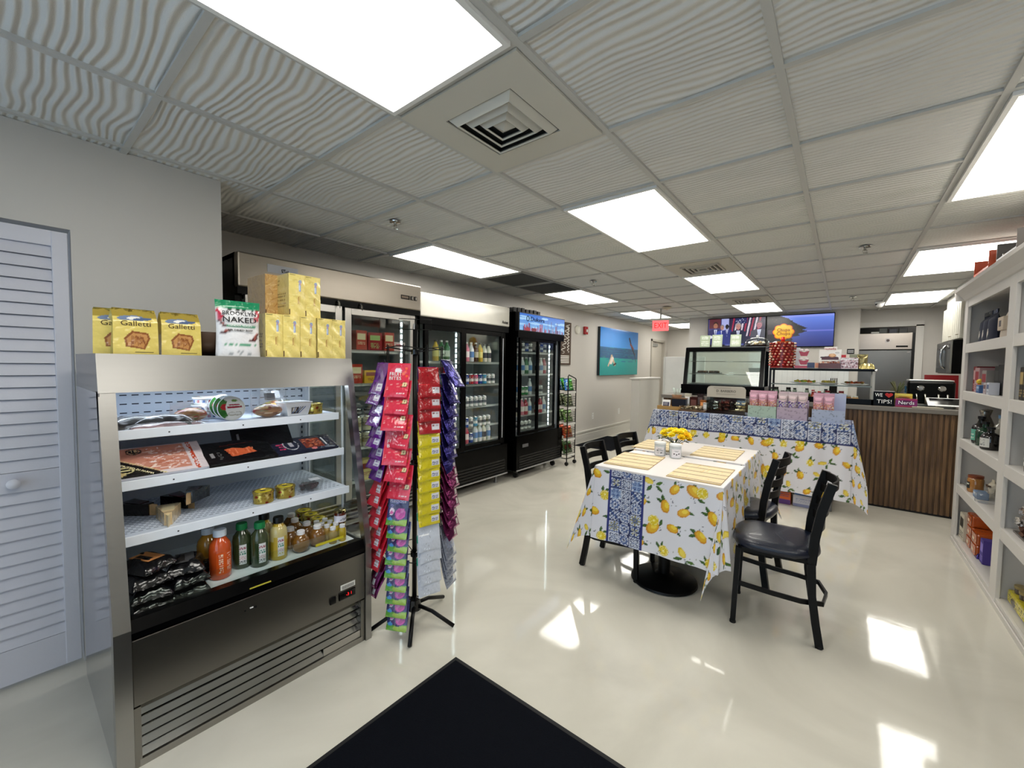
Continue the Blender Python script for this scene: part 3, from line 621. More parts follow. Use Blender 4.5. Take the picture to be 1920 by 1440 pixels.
def pasta(tan=False):
    def mk():
        r = root('pasta_pack'); b = B(); cc = c_p
        if tan:
            cc = Canvas(.077, .2, 700, H('c29a5e'))
            for k in range(50): x, y = R_.uniform(0, .077), R_.uniform(0, .2); cc.line(x, y, x + R_.uniform(-.02, .03), y + R_.uniform(0, .03), .003, H('a87c44') if k % 2 else H('d8b880'))
        side = H('a08258') if tan else cs
        f = lambda u, v: (.1 + .0025 * np.sin(u * PI) + .0012 * np.sin(v * 19 + u * 7), (u - .5) * .077, v * .2)
        b.sheet(f, 44, 80, cc, 'film')
        for s_ in (-1, 1): b.sheet(lambda u, v, s_=s_: ((u - .5) * .2 * s_ * -1, s_ * .0385 + 0 * u, v * .2), 30, 34, side, 'film')
        b.box(-.1, -.0385, 0, .0995, .0385, .0005, gold, 'film').box(-.1, -.0385, .1995, .0995, .0385, .2, (.9, .82, .48), 'film').box(-.1, -.0385, 0, -.0995, .0385, .2, gold, 'film')
        b.build('pack_body', r); B().box(.1005, -.0375, .004, .1025, -.034, .03, (.25, .08, .05), 'matte').build('tear_tab', r) ; return r
    return mk
c_p = c
for k in range(5):
    inst('pasta', pasta(), (-2.165 + .004 * (k % 2), .808 + k * .0785, 1.4385), [1, -1, 0, 2, -1][k], 'yellow pasta pack in the bottom row, %s from the left, on the steel fridge' % ORD[k], 'pasta pack', 'yellow pasta packs on the steel fridge')
inst('pastat', pasta(True), (-2.285, .852, 1.639), 2, 'tan pasta pack on the upper row of the pile, left end', 'pasta pack')
inst('pasta', pasta(), (-2.17, .912, 1.639), 2, 'yellow pasta pack on the upper row beside the tan one', 'pasta pack', 'yellow pasta packs on the steel fridge')
inst('pasta', pasta(), (-2.175, .992, 1.639), 1, 'yellow pasta pack at the right end of the upper row', 'pasta pack', 'yellow pasta packs on the steel fridge')

# ---- shelf 1 goods (z 1.15)
def place(o, x, y, z, rz=0, rx=0, ry=0): o.location = (x, y, z); o.rotation_euler = (math.radians(rx), math.radians(ry), math.radians(rz)); return o
def flatpack(name, l, w, t, col, fin='film', crumple=.006, seed=1, cv=None):
    """loose flat pack lying down: length along Y, width along X"""
    rr = random.Random(seed); p = [rr.uniform(0, 6) for _ in range(6)]
    def top(u, v):
        e = np.minimum(np.minimum(u, 1 - u), np.minimum(v, 1 - v)); hgt = t * np.clip(e * 5, 0, 1) ** .5 + crumple * np.sin(u * 9 + p[0]) * np.sin(v * 7 + p[1]) * np.clip(e * 8, 0, 1) + crumple * .5 * np.sin(u * 23 + p[2] + v * 11) * np.clip(e * 8, 0, 1)
        return (v - .5) * w * (1 + .03 * np.sin(u * 8 + p[3])), (u - .5) * l * (1 + .03 * np.sin(v * 7 + p[4])), hgt + .001
    b = B(); b.sheet(top, 40, 26, cv or col, fin); b.sheet(lambda u, v: ((v - .5) * w, (u - .5) * l, u * 0), 4, 4, col, fin); return b
for k, (y, x, rz, rx, lab) in enumerate(((.335, -2.2, 12, 0, 'black vacuum pack lying at the left end of the top shelf'), (.44, -2.19, -18, 0, 'second black vacuum pack, crumpled, on the left of the top shelf'))):
    r = root('vacuum_pack'); flatpack('p', .17, .13, .034, (.07, .055, .055), 'satin', .006, k).build('meat_slab', r)
    b = B(); b.sheet(lambda u, v: ((v - .5) * .19, (u - .5) * .2, .004 + .038 * np.clip(np.minimum(np.minimum(u, 1 - u), np.minimum(v, 1 - v)) * 4, 0, 1) ** .6 + .0012 * np.sin(u * 17) * np.sin(v * 11)), 30, 24, WHITE, 'clear'); b.build('clear_wrap', r)
    B().box(-.02, -.03, .038, .03, .03, .040, (.16, .15, .15), 'satin').build('pack_label', r)
    place(r, x, y, 1.151 + .001, rz, rx); tag(r, lab, 'vacuum pack')
flatpack('w', .24, .16, .012, (.55, .5, .55), 'clear', .006, 5); 
r = root('vacuum_pack'); flatpack('p', .22, .09, .014, H('a88c92'), 'film', .003, 9).build('meat_slab', r); B().sheet(lambda u, v: ((v - .5) * .11, (u - .5) * .26, .003 + .016 * np.sin(u * PI) ** .3 * np.sin(v * PI) ** .4), 24, 14, WHITE, 'clear').build('clear_wrap', r)
place(r, -2.145, .42, 1.1515, 3); tag(r, 'pale flat sliced meat pack at the front edge of the top shelf', 'meat pack')
def sandwich(tall):
    def mk():
        r = root('bagged_sandwich'); b = B()
        c2 = Canvas(.12, .12, 500, H('b07c4c'))
        for k in range(60): c2.ell(R_.uniform(0, .12), R_.uniform(.02, .12), R_.uniform(.004, .012), R_.uniform(.003, .007), R_.choice([H('8c2a20'), H('a8322a'), H('d8b070'), H('6a7a34'), H('7c4a2c'), H('e8d8b8')]), R_.random() * 3)
        def f(u, v): a = u * 2 * PI; rr = np.sin(np.clip(v, .02, .98) * PI) ** .5; return .05 * rr * np.cos(a), .062 * rr * np.sin(a) * (1 + .1 * np.sin(3 * a)), .062 * v
        b.sheet(f, 40, 16, c2, 'flesh'); b.build('filled_roll', r)
        hh = .13 if tall else .09
        def g(u, v):
            a = u * 2 * PI; k = 1 - np.clip((v - .45) / .55, 0, 1); return (.056 * k + .004) * np.cos(a) * (1 + .07 * np.sin(5 * a + v * 9)), (.066 + .012 * v) * np.sin(a) * (1 + .05 * np.sin(6 * a)), v * hh + .001
        B().sheet(g, 40, 16, WHITE, 'clear').build('clear_bag', r)
        if tall:
            t = B(); t.sheet(lambda u, v: (.022 - v * .012, (u - .5) * .05, .08 + v * .035), 4, 4, (.85, .86, .88), 'matte')
            for k in range(4): t.box(.0245, -.018, .086 + k * .008, .0255, .018, .088 + k * .008, (.35, .35, .38), 'matte')
            t.build('paper_label', r)
        return r
    return mk
inst('sw1', sandwich(False), (-2.20, .52, 1.151), 20, 'bagged filled roll left of the round cheese tubs, top shelf', 'bagged sandwich')
inst('sw2', sandwich(True), (-2.16, .815, 1.151), 5, 'bagged filled roll with a paper label beside the white tub, top shelf', 'bagged sandwich')
inst('sw2', sandwich(True), (-2.32, .90, 1.151), 25, 'bagged filled roll behind the white tub, top shelf', 'bagged sandwich')
def cheese_tub():
    r = root('cheese_tub'); n = 28; b = B(); b.lathe([(0, 0), (.046, 0), (.052, .028), (0, .028)], (.87, .9, .94), 'gloss', n)
    for k in range(14): a = k * PI / 7; b.box(-.001, -.005, .0, .001, .005, .001, (1, 1, 1)) if False else b.add([(.0505 * math.cos(a + q), .0505 * math.sin(a + q), z) for q in (-.11, .11) for z in (.008, .02)], [(0, 1, 3, 2)], H('3c66ac') if k % 3 else H('a02832'), 'gloss')
    b.build('tub_body', r)
    cc = Canvas(.11, .11, 900, (.9, .9, .88)); cc.ell(.055, .055, .05, .05, H('d8ddd8')); cc.ell(.055, .055, .048, .048, (.93, .93, .92)); cc.ell(.02, .055, .024, .045, H('3f7a38')); cc.ell(.03, .062, .018, .014, H('b01e28')); cc.ell(.02, .035, .013, .012, H('2f6a2c')); cc.ell(.065, .055, .034, .045, (.93, .93, .91)); cc.rect(.038, .056, .096, .064, H('9c2036')); cc.rect(.045, .068, .088, .073, H('a83048')); cc.ell(.068, .09, .012, .006, H('7aa058')); cc.ell(.055, .030, .016, .009, (.7, .68, .62)); cc.ell(.078, .030, .016, .009, (.7, .68, .62)); cc.ell(.055, .031, .013, .006, (.9, .9, .88)); cc.ell(.078, .031, .013, .006, (.9, .9, .88))
    l = B(); l.lathe([(.055, .026), (.055, .033), (0, .033)], (.9, .92, .93), 'gloss', n)
    l.sheet(lambda u, v: (.053 * v * np.sin(u * 2 * PI), .053 * v * np.cos(u * 2 * PI), .0335 + 0 * u), 60, 26, (1, 1, 1), 'gloss')
    u, v = np.meshgrid(np.linspace(0, 1, 61), np.linspace(0, 1, 27)); X = .053 * v * np.sin(u * 2 * PI); Y = .053 * v * np.cos(u * 2 * PI)
    l.C[-1] = cc.at(np.clip((Y.ravel() + .055) / .11, 0, .999), np.clip((-X.ravel() + .055) / .11, 0, .999)); l.build('tub_lid', r); return r
for k, (x, y, z, ry, rx, lab) in enumerate(((-2.30, .60, 1.151, 0, 0, 'round cheese tub at the bottom of the stack behind, top shelf'), (-2.30, .60, 1.185, 0, 0, 'round cheese tub in the middle of the stack behind, top shelf'), (-2.295, .603, 1.219, 0, 0, 'round cheese tub topmost of the stack behind, top shelf'),
                                            (-2.185, .66, 1.198, 80, 0, 'round cheese tub tipped forward with its basil and tomato lid showing'), (-2.225, .655, 1.200, 78, 0, 'round cheese tub leaning directly behind the tipped one'), (-2.262, .65, 1.201, 76, 0, 'round cheese tub third back in the tipped row'))):
    inst('ctub', cheese_tub, (x, y, z), 0, lab, 'cheese tub', 'round cheese tubs on the top shelf', rx=rx, ry=ry)
r = root('food_tub'); b = B(); b.add([(-.04, -.05, 0), (.04, -.05, 0), (.04, .05, 0), (-.04, .05, 0), (-.052, -.064, .062), (.052, -.064, .062), (.052, .064, .062), (-.052, .064, .062)], [(0, 1, 2, 3), (0, 1, 5, 4), (1, 2, 6, 5), (2, 3, 7, 6), (3, 0, 4, 7), (4, 5, 6, 7)], (.92, .93, .94), 'gloss'); b.box(-.056, -.068, .060, .056, .068, .067, (.95, .95, .95), 'gloss', .003).build('tub_body', r)
b = B(T(.047, 0, .03) @ rotm('Y', 11)); b.box(-.0005, -.035, -.02, .0005, .0, .012, (.35, .32, .3), 'matte').box(0, -.03, -.01, .001, -.012, .01, (.85, .84, .8), 'matte')
for k in range(5): b.tube([(.001, -.03 + .008 * k, -.018), (.001, -.02 + .01 * k, .0 + .003 * (k % 2)), (.001, -.015 + .012 * k, .014)], .0016, (.12, .12, .13) if k % 2 else H('4a6a9c'), 'matte', 4)
b.build('printed_label', r); place(r, -2.16, .935, 1.151, 3); tag(r, 'white rectangular plastic food tub on the top shelf', 'food tub')
def gold_tin():
    r = root('caviar_tin'); g = H('b8a04a'); c3 = Canvas(.26, .05, 500, g)
    for k in range(30): c3.ell(R_.uniform(0, .26), R_.uniform(.005, .045), R_.uniform(.003, .01), R_.uniform(.003, .009), R_.choice([H('5a4420'), H('e8d890'), H('8a2a20'), H('2a2418'), H('d0c060')]))
    B().sheet(lambda u, v: (.041 * np.cos(u * 2 * PI), .041 * np.sin(u * 2 * PI), v * .048), 60, 12, c3, 'foil').lathe([(0, 0), (.041, 0)], g, 'foil', 28).build('tin_body', r)
    B().lathe([(.0415, .042), (.0435, .044), (.0435, .052), (.038, .052), (.037, .0505), (0, .0505)], g, 'foil', 28).build('tin_rim', r)
    B().lathe([(.034, .051), (.033, .0515), (0, .0515)], H('c8b82c'), 'gloss', 28).box(-.01, -.012, .0516, .008, .008, .052, H('4a4414'), 'matte').build('lid_label', r); return r
for x, y, z, lab in ((-2.05, .748, .776, 'gold tin with yellow lid on the third shelf, left of the pair'), (-2.055, .845, .776, 'gold tin with yellow lid on the third shelf, next to the clear box'), (-2.15, 1.03, 1.151, 'gold tin at the front right of the top shelf'), (-2.24, 1.005, 1.151, 'gold tin second from front, top shelf right end'), (-2.33, .99, 1.151, 'gold tin third from front, top shelf right end'), (-2.42, .98, 1.151, 'gold tin rearmost, top shelf right end')):
    inst('gtin', gold_tin, (x, y, z), R_.uniform(-60, 60), lab, 'tin', 'gold tins in the steel fridge')
# ---- shelf 2: tilted flat packs (local: lies flat, top toward -X; tilted up at the back)
def tray_pack(w, d, canvas, base, t=.012, fin='film'):
    def mk():
        r = root('sliced_meat_pack'); B().box(-d / 2, -w / 2, 0, d / 2, w / 2, t, base, 'satin', .003).build('tray', r)
        B().sheet(lambda u, v: (d / 2 - v * d, (u - .5) * w, t + .0006 + .004 * (np.sin(u * PI) * np.sin(v * PI)) ** .5), 84, 60, canvas, fin).build('printed_film', r); return r
    return mk
c = Canvas(.30, .2, 420, (.86, .82, .84)); c.rect(.03, .02, .245, .19, H('c98a76'))
for k in range(40): x = R_.uniform(.05, .22); y = R_.uniform(.03, .18); c.line(x, y, x + R_.uniform(-.03, .05), y + R_.uniform(-.02, .02), R_.uniform(.003, .008), R_.choice([H('e0a898'), H('b86a50'), H('f0d8cc'), H('d8988c'), H('e8c8c0')]))
for k in range(28): x = R_.uniform(.12, .24); y = R_.uniform(.02, .18); c.line(x, y, x + R_.uniform(-.02, .03), y + R_.uniform(-.01, .01), .004, (.95, .9, .9))
c.ell(.085, .165, .024, .022, (.08, .07, .07)); c.ell(.085, .165, .019, .017, H('c9a080')); c.ell(.085, .165, .016, .014, (.08, .07, .07))
c.scrawl(.17, .12, .23, .18, 8, (.7, .5, .5), fill=.3).rect(.252, .0, .272, .2, H('e4dadc')); c.scrawl(.254, .0, .27, .2, 24, H('c24a2c'), fill=.75)
c.poly([(0, 0), (.155, 0), (0, .145)], (.06, .06, .06)); c.line(0, .15, .16, 0, .004, (.85, .8, .6))
for k in range(16): c.line(.01 + R_.uniform(0, .06), .02 + R_.uniform(0, .04), .01 + R_.uniform(0, .07), .01 + R_.uniform(0, .05), .002, (.8, .76, .55))
c.ell(.045, .045, .024, .018, (.85, .82, .62), -.3); c.ell(.045, .045, .021, .015, (.07, .07, .07), -.3); c.rect(.03, .041, .06, .049, (.85, .82, .62)); c.ell(.02, .02, .025, .012, H('c8b078'), .4)
def prosc():
    r = tray_pack(.30, .2, c_pr, (.85, .85, .88))()
    t = B().text('PROSCIUTTO DI PARMA', .013, FZ(.050, -.085, .0178, 90 - 43), (.93, .9, .75), 'matte', width=.15, ext=.001); t.build('pack_lettering', r); B().text('18', .022, FZ(-.065, -.065, .0175, 90), (.8, .7, .55), 'matte', ext=.001).build('round_seal', r); return r
c_pr = c
inst('prosc', prosc, (-2.137, .395, 1.010), 0, 'large prosciutto pack with a black corner on the second shelf', 'meat pack', ry=24)
c = Canvas(.26, .17, 400, (.035, .035, .04)); c.poly([(.09, .04), (.19, .055), (.175, .10), (.15, .092), (.11, .105), (.08, .10)], H('d0643c'))
for k in range(10): c.line(.09 + .01 * k, .045, .085 + .011 * k, .095, .0015, H('e89068') if k % 2 else H('b04828'))
c.rect(.02, .05, .032, .085, (.55, .54, .55)); c.scrawl(.045, .03, .06, .09, 5, (.3, .3, .3)); c.line(.07, .13, .2, .14, .003, H('7a2018'))
c_s = c
inst('salmon', tray_pack(.27, .18, c, (.04, .04, .045)), (-2.122, .675, 1.003), 1, 'black smoked salmon pack with an orange window on the second shelf', 'fish pack', ry=22)
c = Canvas(.26, .17, 300, (.045, .045, .05)); c.rect(.02, .02, .03, .12, (.5, .5, .52)); c.ell(.18, .09, .05, .03, (.09, .09, .1)); c.line(.06, .12, .2, .13, .004, (.25, .06, .05))
inst('blackpk', tray_pack(.25, .2, c, (.04, .04, .045)), (-2.19, .80, 1.034), -8, 'plain black pack propped behind the smoked salmon', 'fish pack', ry=38)
c = Canvas(.31, .13, 420, H('1a1d33')); c.ell(.095, .065, .035, .045, (.75, .76, .8)); c.ell(.095, .065, .031, .041, H('1a1d33')); c.rect(.085, .045, .105, .085, (.7, .7, .74)); c.rect(.15, .02, .245, .105, H('7a2e1c'))
for k in range(60): c.ell(R_.uniform(.155, .24), R_.uniform(.025, .1), .006, .004, R_.choice([H('a84a2c'), H('5a1e14'), H('c87850'), H('8a3420')]))
c.rect(.255, .03, .265, .1, (.85, .86, .88)); c.scrawl(.03, .03, .06, .09, 3, H('c83c6a')); c.ell(.19, .012, .014, .009, (.85, .5, .5))
inst('navypk', tray_pack(.31, .14, c, H('1a1d33')), (-2.115, .955, .994), 0, 'navy pack with a red meat window at the right of the second shelf', 'meat pack', ry=20)
# ---- shelf 3
def wedge(col, lab_, cutc):
    def mk():
        r = root('cheese_wedge'); B().prism([(0, 0), (.15, -.035), (.15, .035)], 0, .045, cutc, 'flesh').build('cheese_piece', r)
        b = B(); b.prism([(.03, .012), (.03, -.012), (.154, -.04), (.154, .04)], .0, .049, col, 'film'); b.build('wrapper', r)
        B().box(.06, -.02, .0495, .13, .02, .051, lab_, 'gloss').build('wedge_label', r); return r
    return mk
inst('w1', wedge((.06, .05, .05), H('3a1c1a'), H('c8a878')), (-2.19, .40, .776), 212, 'black-wrapped cheese wedge at the left end of the third shelf', 'cheese')
inst('w2', wedge(H('cdb68c'), (.8, .75, .6), H('dccaa0')), (-1.998, .395, .776), 168, 'pale bare cheese wedge pointing forward on the third shelf', 'cheese')
inst('w1', wedge((.06, .05, .05), H('3a1c1a'), H('c8a878')), (-2.08, .47, .824), 150, 'dark-wrapped cheese wedge lying on top of the pale one', 'cheese', ry=4)
inst('w3', wedge((.05, .05, .06), H('641a22'), H('c8a878')), (-2.17, .52, .776), 200, 'black cheese wedge with a dark red label behind the pale one', 'cheese')
r = root('clamshell_box'); b = B().add([(-.035, -.045, 0), (.035, -.045, 0), (.035, .045, 0), (-.035, .045, 0), (-.045, -.056, .045), (.045, -.056, .045), (.045, .056, .045), (-.045, .056, .045)], [(0, 1, 2, 3), (0, 1, 5, 4), (1, 2, 6, 5), (2, 3, 7, 6), (3, 0, 4, 7)], WHITE, 'clear'); b.build('clear_tray', r)
b = B()
for k in range(46): b.lathe([(0, -.009), (.007, -.006), (.009, 0), (.007, .006), (0, .009)], R_.choice([H('241a1c'), H('3a2226'), H('1c161a')]), 'gloss', 8, at=(R_.uniform(-.028, .028), R_.uniform(-.036, .036), R_.uniform(.01, .034)))
b.build('dried_fruit', r); B().box(-.047, -.058, .044, .047, .058, .054, WHITE, 'clear', .004).build('clear_lid', r); B().box(-.01, .0, .0545, .035, .05, .0555, (.8, .82, .85), 'matte').build('paper_label', r)
place(r, -2.07, .962, .776, -6); tag(r, 'clear plastic box of dark berries on the third shelf', 'food box')
# ---- deck: black vacuum bags, bottles, jars
def blackbag(seed, tab=None):
    def mk():
        r = root('coffee_pack'); flatpack('b', .125, .16, .036, (.05, .05, .06), 'film', .004, seed).build('pack_body', r)
        B().sheet(lambda u, v: (.08 + v * .012, (u - .5) * .12, .004 + .006 * np.sin(u * 14 + seed) ** 2), 18, 2, (.07, .07, .08), 'film').build('sealed_edge', r)
        if tab is not None: B().box(-.045, -.03, .0375, .05, .03, .0392, tab, 'satin').box(-.03, -.02, .0392, .035, .0, .0397, (.1, .08, .06), 'matte').build('pack_label', r)
        return r
    return mk
z0 = .5012; bags = [(.33, -2.01, 0, 1, 4), (.335, -2.012, 1, 2, -3), (.325, -2.03, 2, 3, 10), (.455, -2.02, 0, 4, -4), (.45, -2.03, 1, 5, 5), (.455, -2.05, 2, 6, -12), (.34, -2.06, 3, 7, 25), (.50, -2.13, 1, 8, 20), (.51, -2.13, 0, 9, -5)]
words_ = ['at the left end', 'at the left end', 'at the left end', 'in the middle', 'in the middle', 'in the middle', 'at the left end', 'by the orange juice', 'by the orange juice']
lev = ['bottom layer', 'second layer', 'third layer', 'top layer']
for k, (y, x, l, sd, rz) in enumerate(bags):
    inst('bb%d' % k, blackbag(sd, H('c88a54') if k == 6 else (H('4a4a4c') if k in (5, 7) else None)), (x, y, z0 + l * .041), rz, 'black foil pack %s of the pile, %s, %s' % (words_[k], lev[l], ['lowest front', 'front', 'front', 'lowest', 'middle', 'grey label', 'orange label', 'grey label on top', 'underneath'][k]), 'foil pack', 'black foil packs piled on the fridge deck')
def square_bottle(liq, cap, label, h=.195, w=.0355, txt=None, foam=None):
    def mk():
        r = root('juice_bottle'); b = B()
        prof = [(0, 0), (w * .93, 0), (w * 1.05, .006), (w * 1.05, h * .62), (w * .95, h * .72), (w * .5, h * .84), (w * .42, h * .88)]
        b.lathe(prof, liq, 'liquid', 24)
        if foam: b.lathe([(w * 1.052, h * .45), (w * 1.052, h * .62), (w * .952, h * .72), (w * .7, h * .79)], foam, 'liquid', 24)
        b.build('bottle_body', r)
        B().lathe([(w * .6, h * .86), (w * .63, h * .865), (w * .63, h * .97), (w * .58, h), (0, h)], cap, 'satin', 22).build('bottle_cap', r)
        if label is not None:
            t = B(); a0 = .8; R1 = w * 1.06
            def f(u, v): a = (u - .5) * 2 * a0; e = .0; return R1 * np.cos(a), R1 * np.sin(a), h * .1 + v * h * .46
            t.sheet(f, 30, 34, label, 'gloss'); t.build('bottle_label', r)
        return r
    return mk
oj = Canvas(1, 1, 60, H('d4551c')); oj.scrawl(.15, .1, .4, .95, 9, (.95, .85, .75), fill=.6).scrawl(.62, .1, .9, .95, 14, (.95, .8, .7), fill=.4)
gj = Canvas(1, 1, 60, H('2c3c22')); gj.rect(.28, .02, .78, .98, (.86, .87, .88)); gj.scrawl(.34, .75, .72, .9, 2, H('a05868')); gj.scrawl(.34, .5, .72, .7, 2, H('4a8a78')); gj.scrawl(.34, .25, .72, .42, 3, H('c88c98')); gj.scrawl(.34, .08, .72, .2, 2, (.3, .3, .34))
for k in range(10): gj.ell(.28, k / 10, .03, .05, H('2c3c22')); gj.ell(.78, k / 10 + .05, .03, .05, H('2c3c22'))
yj = Canvas(1, 1, 60, H('c2a638')); yj.a[:] = np.where((gj.a.sum(-1, keepdims=True) < 1.0), np.array(H('c0a440')), gj.a)
for x, y, key, mk, rz, lab in ((-2.035, .572, 'oj', square_bottle(H('c8501c'), (.85, .9, .95), oj, .205, .038), 10, 'orange juice bottle with a pale cap at the front of the deck'), (-2.124, .553, 'oj2', square_bottle(H('a87a28'), (.85, .9, .95), None, .195, .038), 0, 'amber juice bottle half behind the orange juice'),
                               (-2.07, .665, 'gj', square_bottle(H('39452a'), H('107a42'), gj), -14, 'green juice bottle with a green cap, nearer the orange juice'), (-2.025, .722, 'gj', square_bottle(H('39452a'), H('107a42'), gj), -6, 'green juice bottle with a green cap in front, beside the yellow one'),
                               (-2.03, .803, 'yj', square_bottle(H('c0a22e'), (.04, .04, .04), yj, foam=H('cdbb7c')), -8, 'yellow juice bottle with a black cap, front of the deck'), (-2.12, .775, 'yj', square_bottle(H('c0a22e'), (.04, .04, .04), yj, foam=H('cdbb7c')), 0, 'yellow juice bottle with a black cap, behind another like it')):
    inst(key, mk, (x, y, .5008), rz, lab, 'bottle', 'juice bottles on the fridge deck')
def round_bottle():
    r = root('apple_juice_bottle'); B().lathe([(0, 0), (.022, 0), (.034, .01), (.04, .035), (.036, .062), (.022, .08), (.015, .085)], H('7c5420'), 'liquid', 26).build('bottle_body', r)
    B().lathe([(.017, .083), (.018, .084), (.018, .1), (.016, .102), (0, .102)], (.93, .93, .94), 'satin', 20).build('bottle_cap', r); return r
rb = [(-2.02, .90), (-2.03, .985), (-2.10, .885), (-2.11, .97), (-2.19, .865), (-2.2, .95), (-2.27, .89), (-2.29, .97)]
for k, (x, y) in enumerate(rb): inst('rb', round_bottle, (x, y, .5008), 0, 'round apple juice bottle with a white cap, %s row, %s' % (['front', 'second', 'third', 'rear'][k // 2], ['left one', 'right one'][k % 2]), 'bottle', 'round apple juice bottles on the fridge deck')
def small_bottle(liq):
    def mk():
        r = root('shot_bottle'); B().lathe([(0, 0), (.017, 0), (.019, .004), (.019, .05), (.014, .066), (.01, .07)], liq, 'liquid', 18).build('bottle_body', r)
        B().lathe([(.012, .068), (.0135, .069), (.0135, .083), (0, .083)], (.92, .93, .95), 'satin', 16).build('bottle_cap', r); return r
    return mk
for k, (x, y, t) in enumerate([(-1.99, 1.045, 0), (-1.985, 1.093, 1), (-2.04, 1.04, 0), (-2.035, 1.085, 1), (-2.085, 1.035, 0), (-2.085, 1.08, 1), (-2.13, 1.03, 0), (-2.13, 1.075, 1)]):
    inst('sb%d' % t, small_bottle(H('a88c48') if t == 0 else H('b8a020')), (x, y, .5008), 0, 'small %s shot bottle with a white cap, %s row of the deck' % (['brown', 'yellow'][t], ['front', 'second', 'third', 'rear'][k // 2]), 'bottle', 'small shot bottles on the fridge deck')
def jam():
    r = root('preserve_jar'); B().lathe([(0, 0), (.026, 0), (.03, .004), (.03, .05), (.026, .057)], H('5a2418'), 'liquid', 24).build('jar_body', r)
    B().sheet(lambda u, v: (.0304 * np.cos((u - .5) * 4), .0304 * np.sin((u - .5) * 4), .008 + v * .034), 24, 6, jl, 'matte').build('jar_label', r)
    B().lathe([(.0285, .055), (.0295, .056), (.0295, .067), (.027, .069), (0, .069)], H('b8a878'), 'chrome', 24).build('jar_lid', r); return r
jl = Canvas(1, 1, 40, (.88, .88, .93)); jl.scrawl(.3, .3, .7, .7, 3, (.5, .5, .58))
inst('jam', jam, (-1.985, 1.118, .5008) if False else (-2.055, 1.118, .5008), 10, 'lower of two stacked preserve jars at the right of the deck', 'jar')
inst('jam', jam, (-2.055, 1.119, .5708), 16, 'upper of two stacked preserve jars at the right of the deck', 'jar')
for k in range(4): inst('gtin', gold_tin, (-2.16 - .09 * k, 1.10, .5008), 40 * k, 'gold tin in the row behind the stacked jars, %s from the front' % ORD[k], 'tin', 'gold tins in the steel fridge')
# ================================================================ SPINNING WIRE RACK OF HANGING PACKETS
RX, RY = -1.80, 1.41
BK = (.03, .03, .033)
rk = root('spinner_rack'); rk.location = (RX, RY, 0); tag(rk, 'black wire spinner rack on five feet beside the steel fridge', 'display rack')
B().tube([(0, 0, .05), (0, 0, 1.60)], .013, BK, n=12).build('pole', rk)
b = B().lathe([(.013, .13), (.032, .12), (.036, .09), (.04, .065), (.02, .045), (0, .045)], BK, 'gloss', 18); b.build('hub', rk)
for k in range(5):
    a = math.radians(-38.5 + 72 * k + 22)
    a = math.atan2(*[v for v in ((1.243 - RY, -1.623 - RX), (1.496 - RY, -1.579 - RX), (1.642 - RY, -1.828 - RX), (1.204 - RY, -1.878 - RX), (1.5 - RY, -2.04 - RX))[k]])
    B().tube([(.03 * math.cos(a), .03 * math.sin(a), .085), (.11 * math.cos(a), .11 * math.sin(a), .07), (.24 * math.cos(a), .24 * math.sin(a), .014)], .0105, BK, n=10).build('foot', rk)
# world angle at which the camera sees the rack head-on
A0 = math.degrees(math.atan2(-RY, -RX))
arms = [A0 - 67.5, A0 - 22.5, A0 + 22.5, A0 + 67.5, A0 + 112.5, A0 + 157.5, A0 + 202.5, A0 + 247.5]
RR = .152
for z in (1.50, .905, .395):
    B().tube([(RR * math.cos(a) * (1 - .0), RR * math.sin(a), z + .006 * math.sin(4 * a)) for a in np.linspace(0, 2 * PI, 33)], .0028, BK, n=6).build('wire_ring', rk)
    b = B()
    for d in arms[::2]:
        a = math.radians(d); b.tube([(.01 * math.cos(a), .01 * math.sin(a), z - .02), (RR * math.cos(a), RR * math.sin(a), z)], .0028, BK, n=6)
    b.lathe([(.013, z - .035), (.022, z - .033), (.022, z - .008), (.013, z - .006)], BK, 'gloss', 14); b.build('ring_spokes', rk)
for d in arms:
    a = math.radians(d); b = B().tube([(RR * math.cos(a), RR * math.sin(a), .36), (RR * math.cos(a), RR * math.sin(a), 1.515)], .0032, BK, n=6)
    for k in range(26): z = .42 + k * .042; b.tube([(RR * math.cos(a), RR * math.sin(a), z), ((RR + .012) * math.cos(a), (RR + .012) * math.sin(a), z - .005), ((RR + .016) * math.cos(a), (RR + .016) * math.sin(a), z + .008)], .0016, BK, n=4)
    b.build('upright_wire', rk)
b = B(rotm('Z', A0 + 90)); b.tube([(-.085, 0, 1.60), (.085, 0, 1.60), (.085, 0, 1.655), (-.085, 0, 1.655), (-.085, 0, 1.60)], .0026, BK, n=6).tube([(0, 0, 1.58), (0, 0, 1.655)], .004, BK, n=6); b.build('sign_holder', rk)

def packet(w, h, t, cv, back, curl=.01, text=None, tcol=WHITE, label=None, fin='film', seed=0):
    """hanging packet: its top hole is the origin, the face looks along +X"""
    def mk():
        r = root('hanging_packet'); b = B()
        def f(sg):
            def g(u, v):
                e = (np.sin(np.clip(u, 0, 1) * PI) * np.sin(np.clip(v, 0, 1) * PI) ** .8) ** .5
                return sg * (t / 2) * e + curl * (1 - v) ** 2 * 1.0 + .0035 * np.sin(v * 8 + seed) * np.sin(u * 3 + seed) + .001, (u - .5) * w, -h + v * h
            return g
        b.sheet(f(1), 30, 36, cv, fin); b.sheet(f(-1), 10, 12, back, fin)
        b.build('packet_body', r)
        if text:
            tb = B()
            for s_, sz, y, z, wd in text: tb.text(s_, sz, FX(t / 2 + .0025 + curl * (z / h) ** 2, y, -z, 0), tcol, 'matte', width=wd, ext=.001)
            tb.build('packet_lettering', r)
        if label is not None:
            B().sheet(lambda u, v: (-t / 2 * .9 - .002 + curl * (1 - (.3 + v * .2)) ** 2, (u - .5) * w * .5, -h * .7 + v * h * .25), 10, 6, label, 'matte').build('rear_label', r)
        return r
    return mk
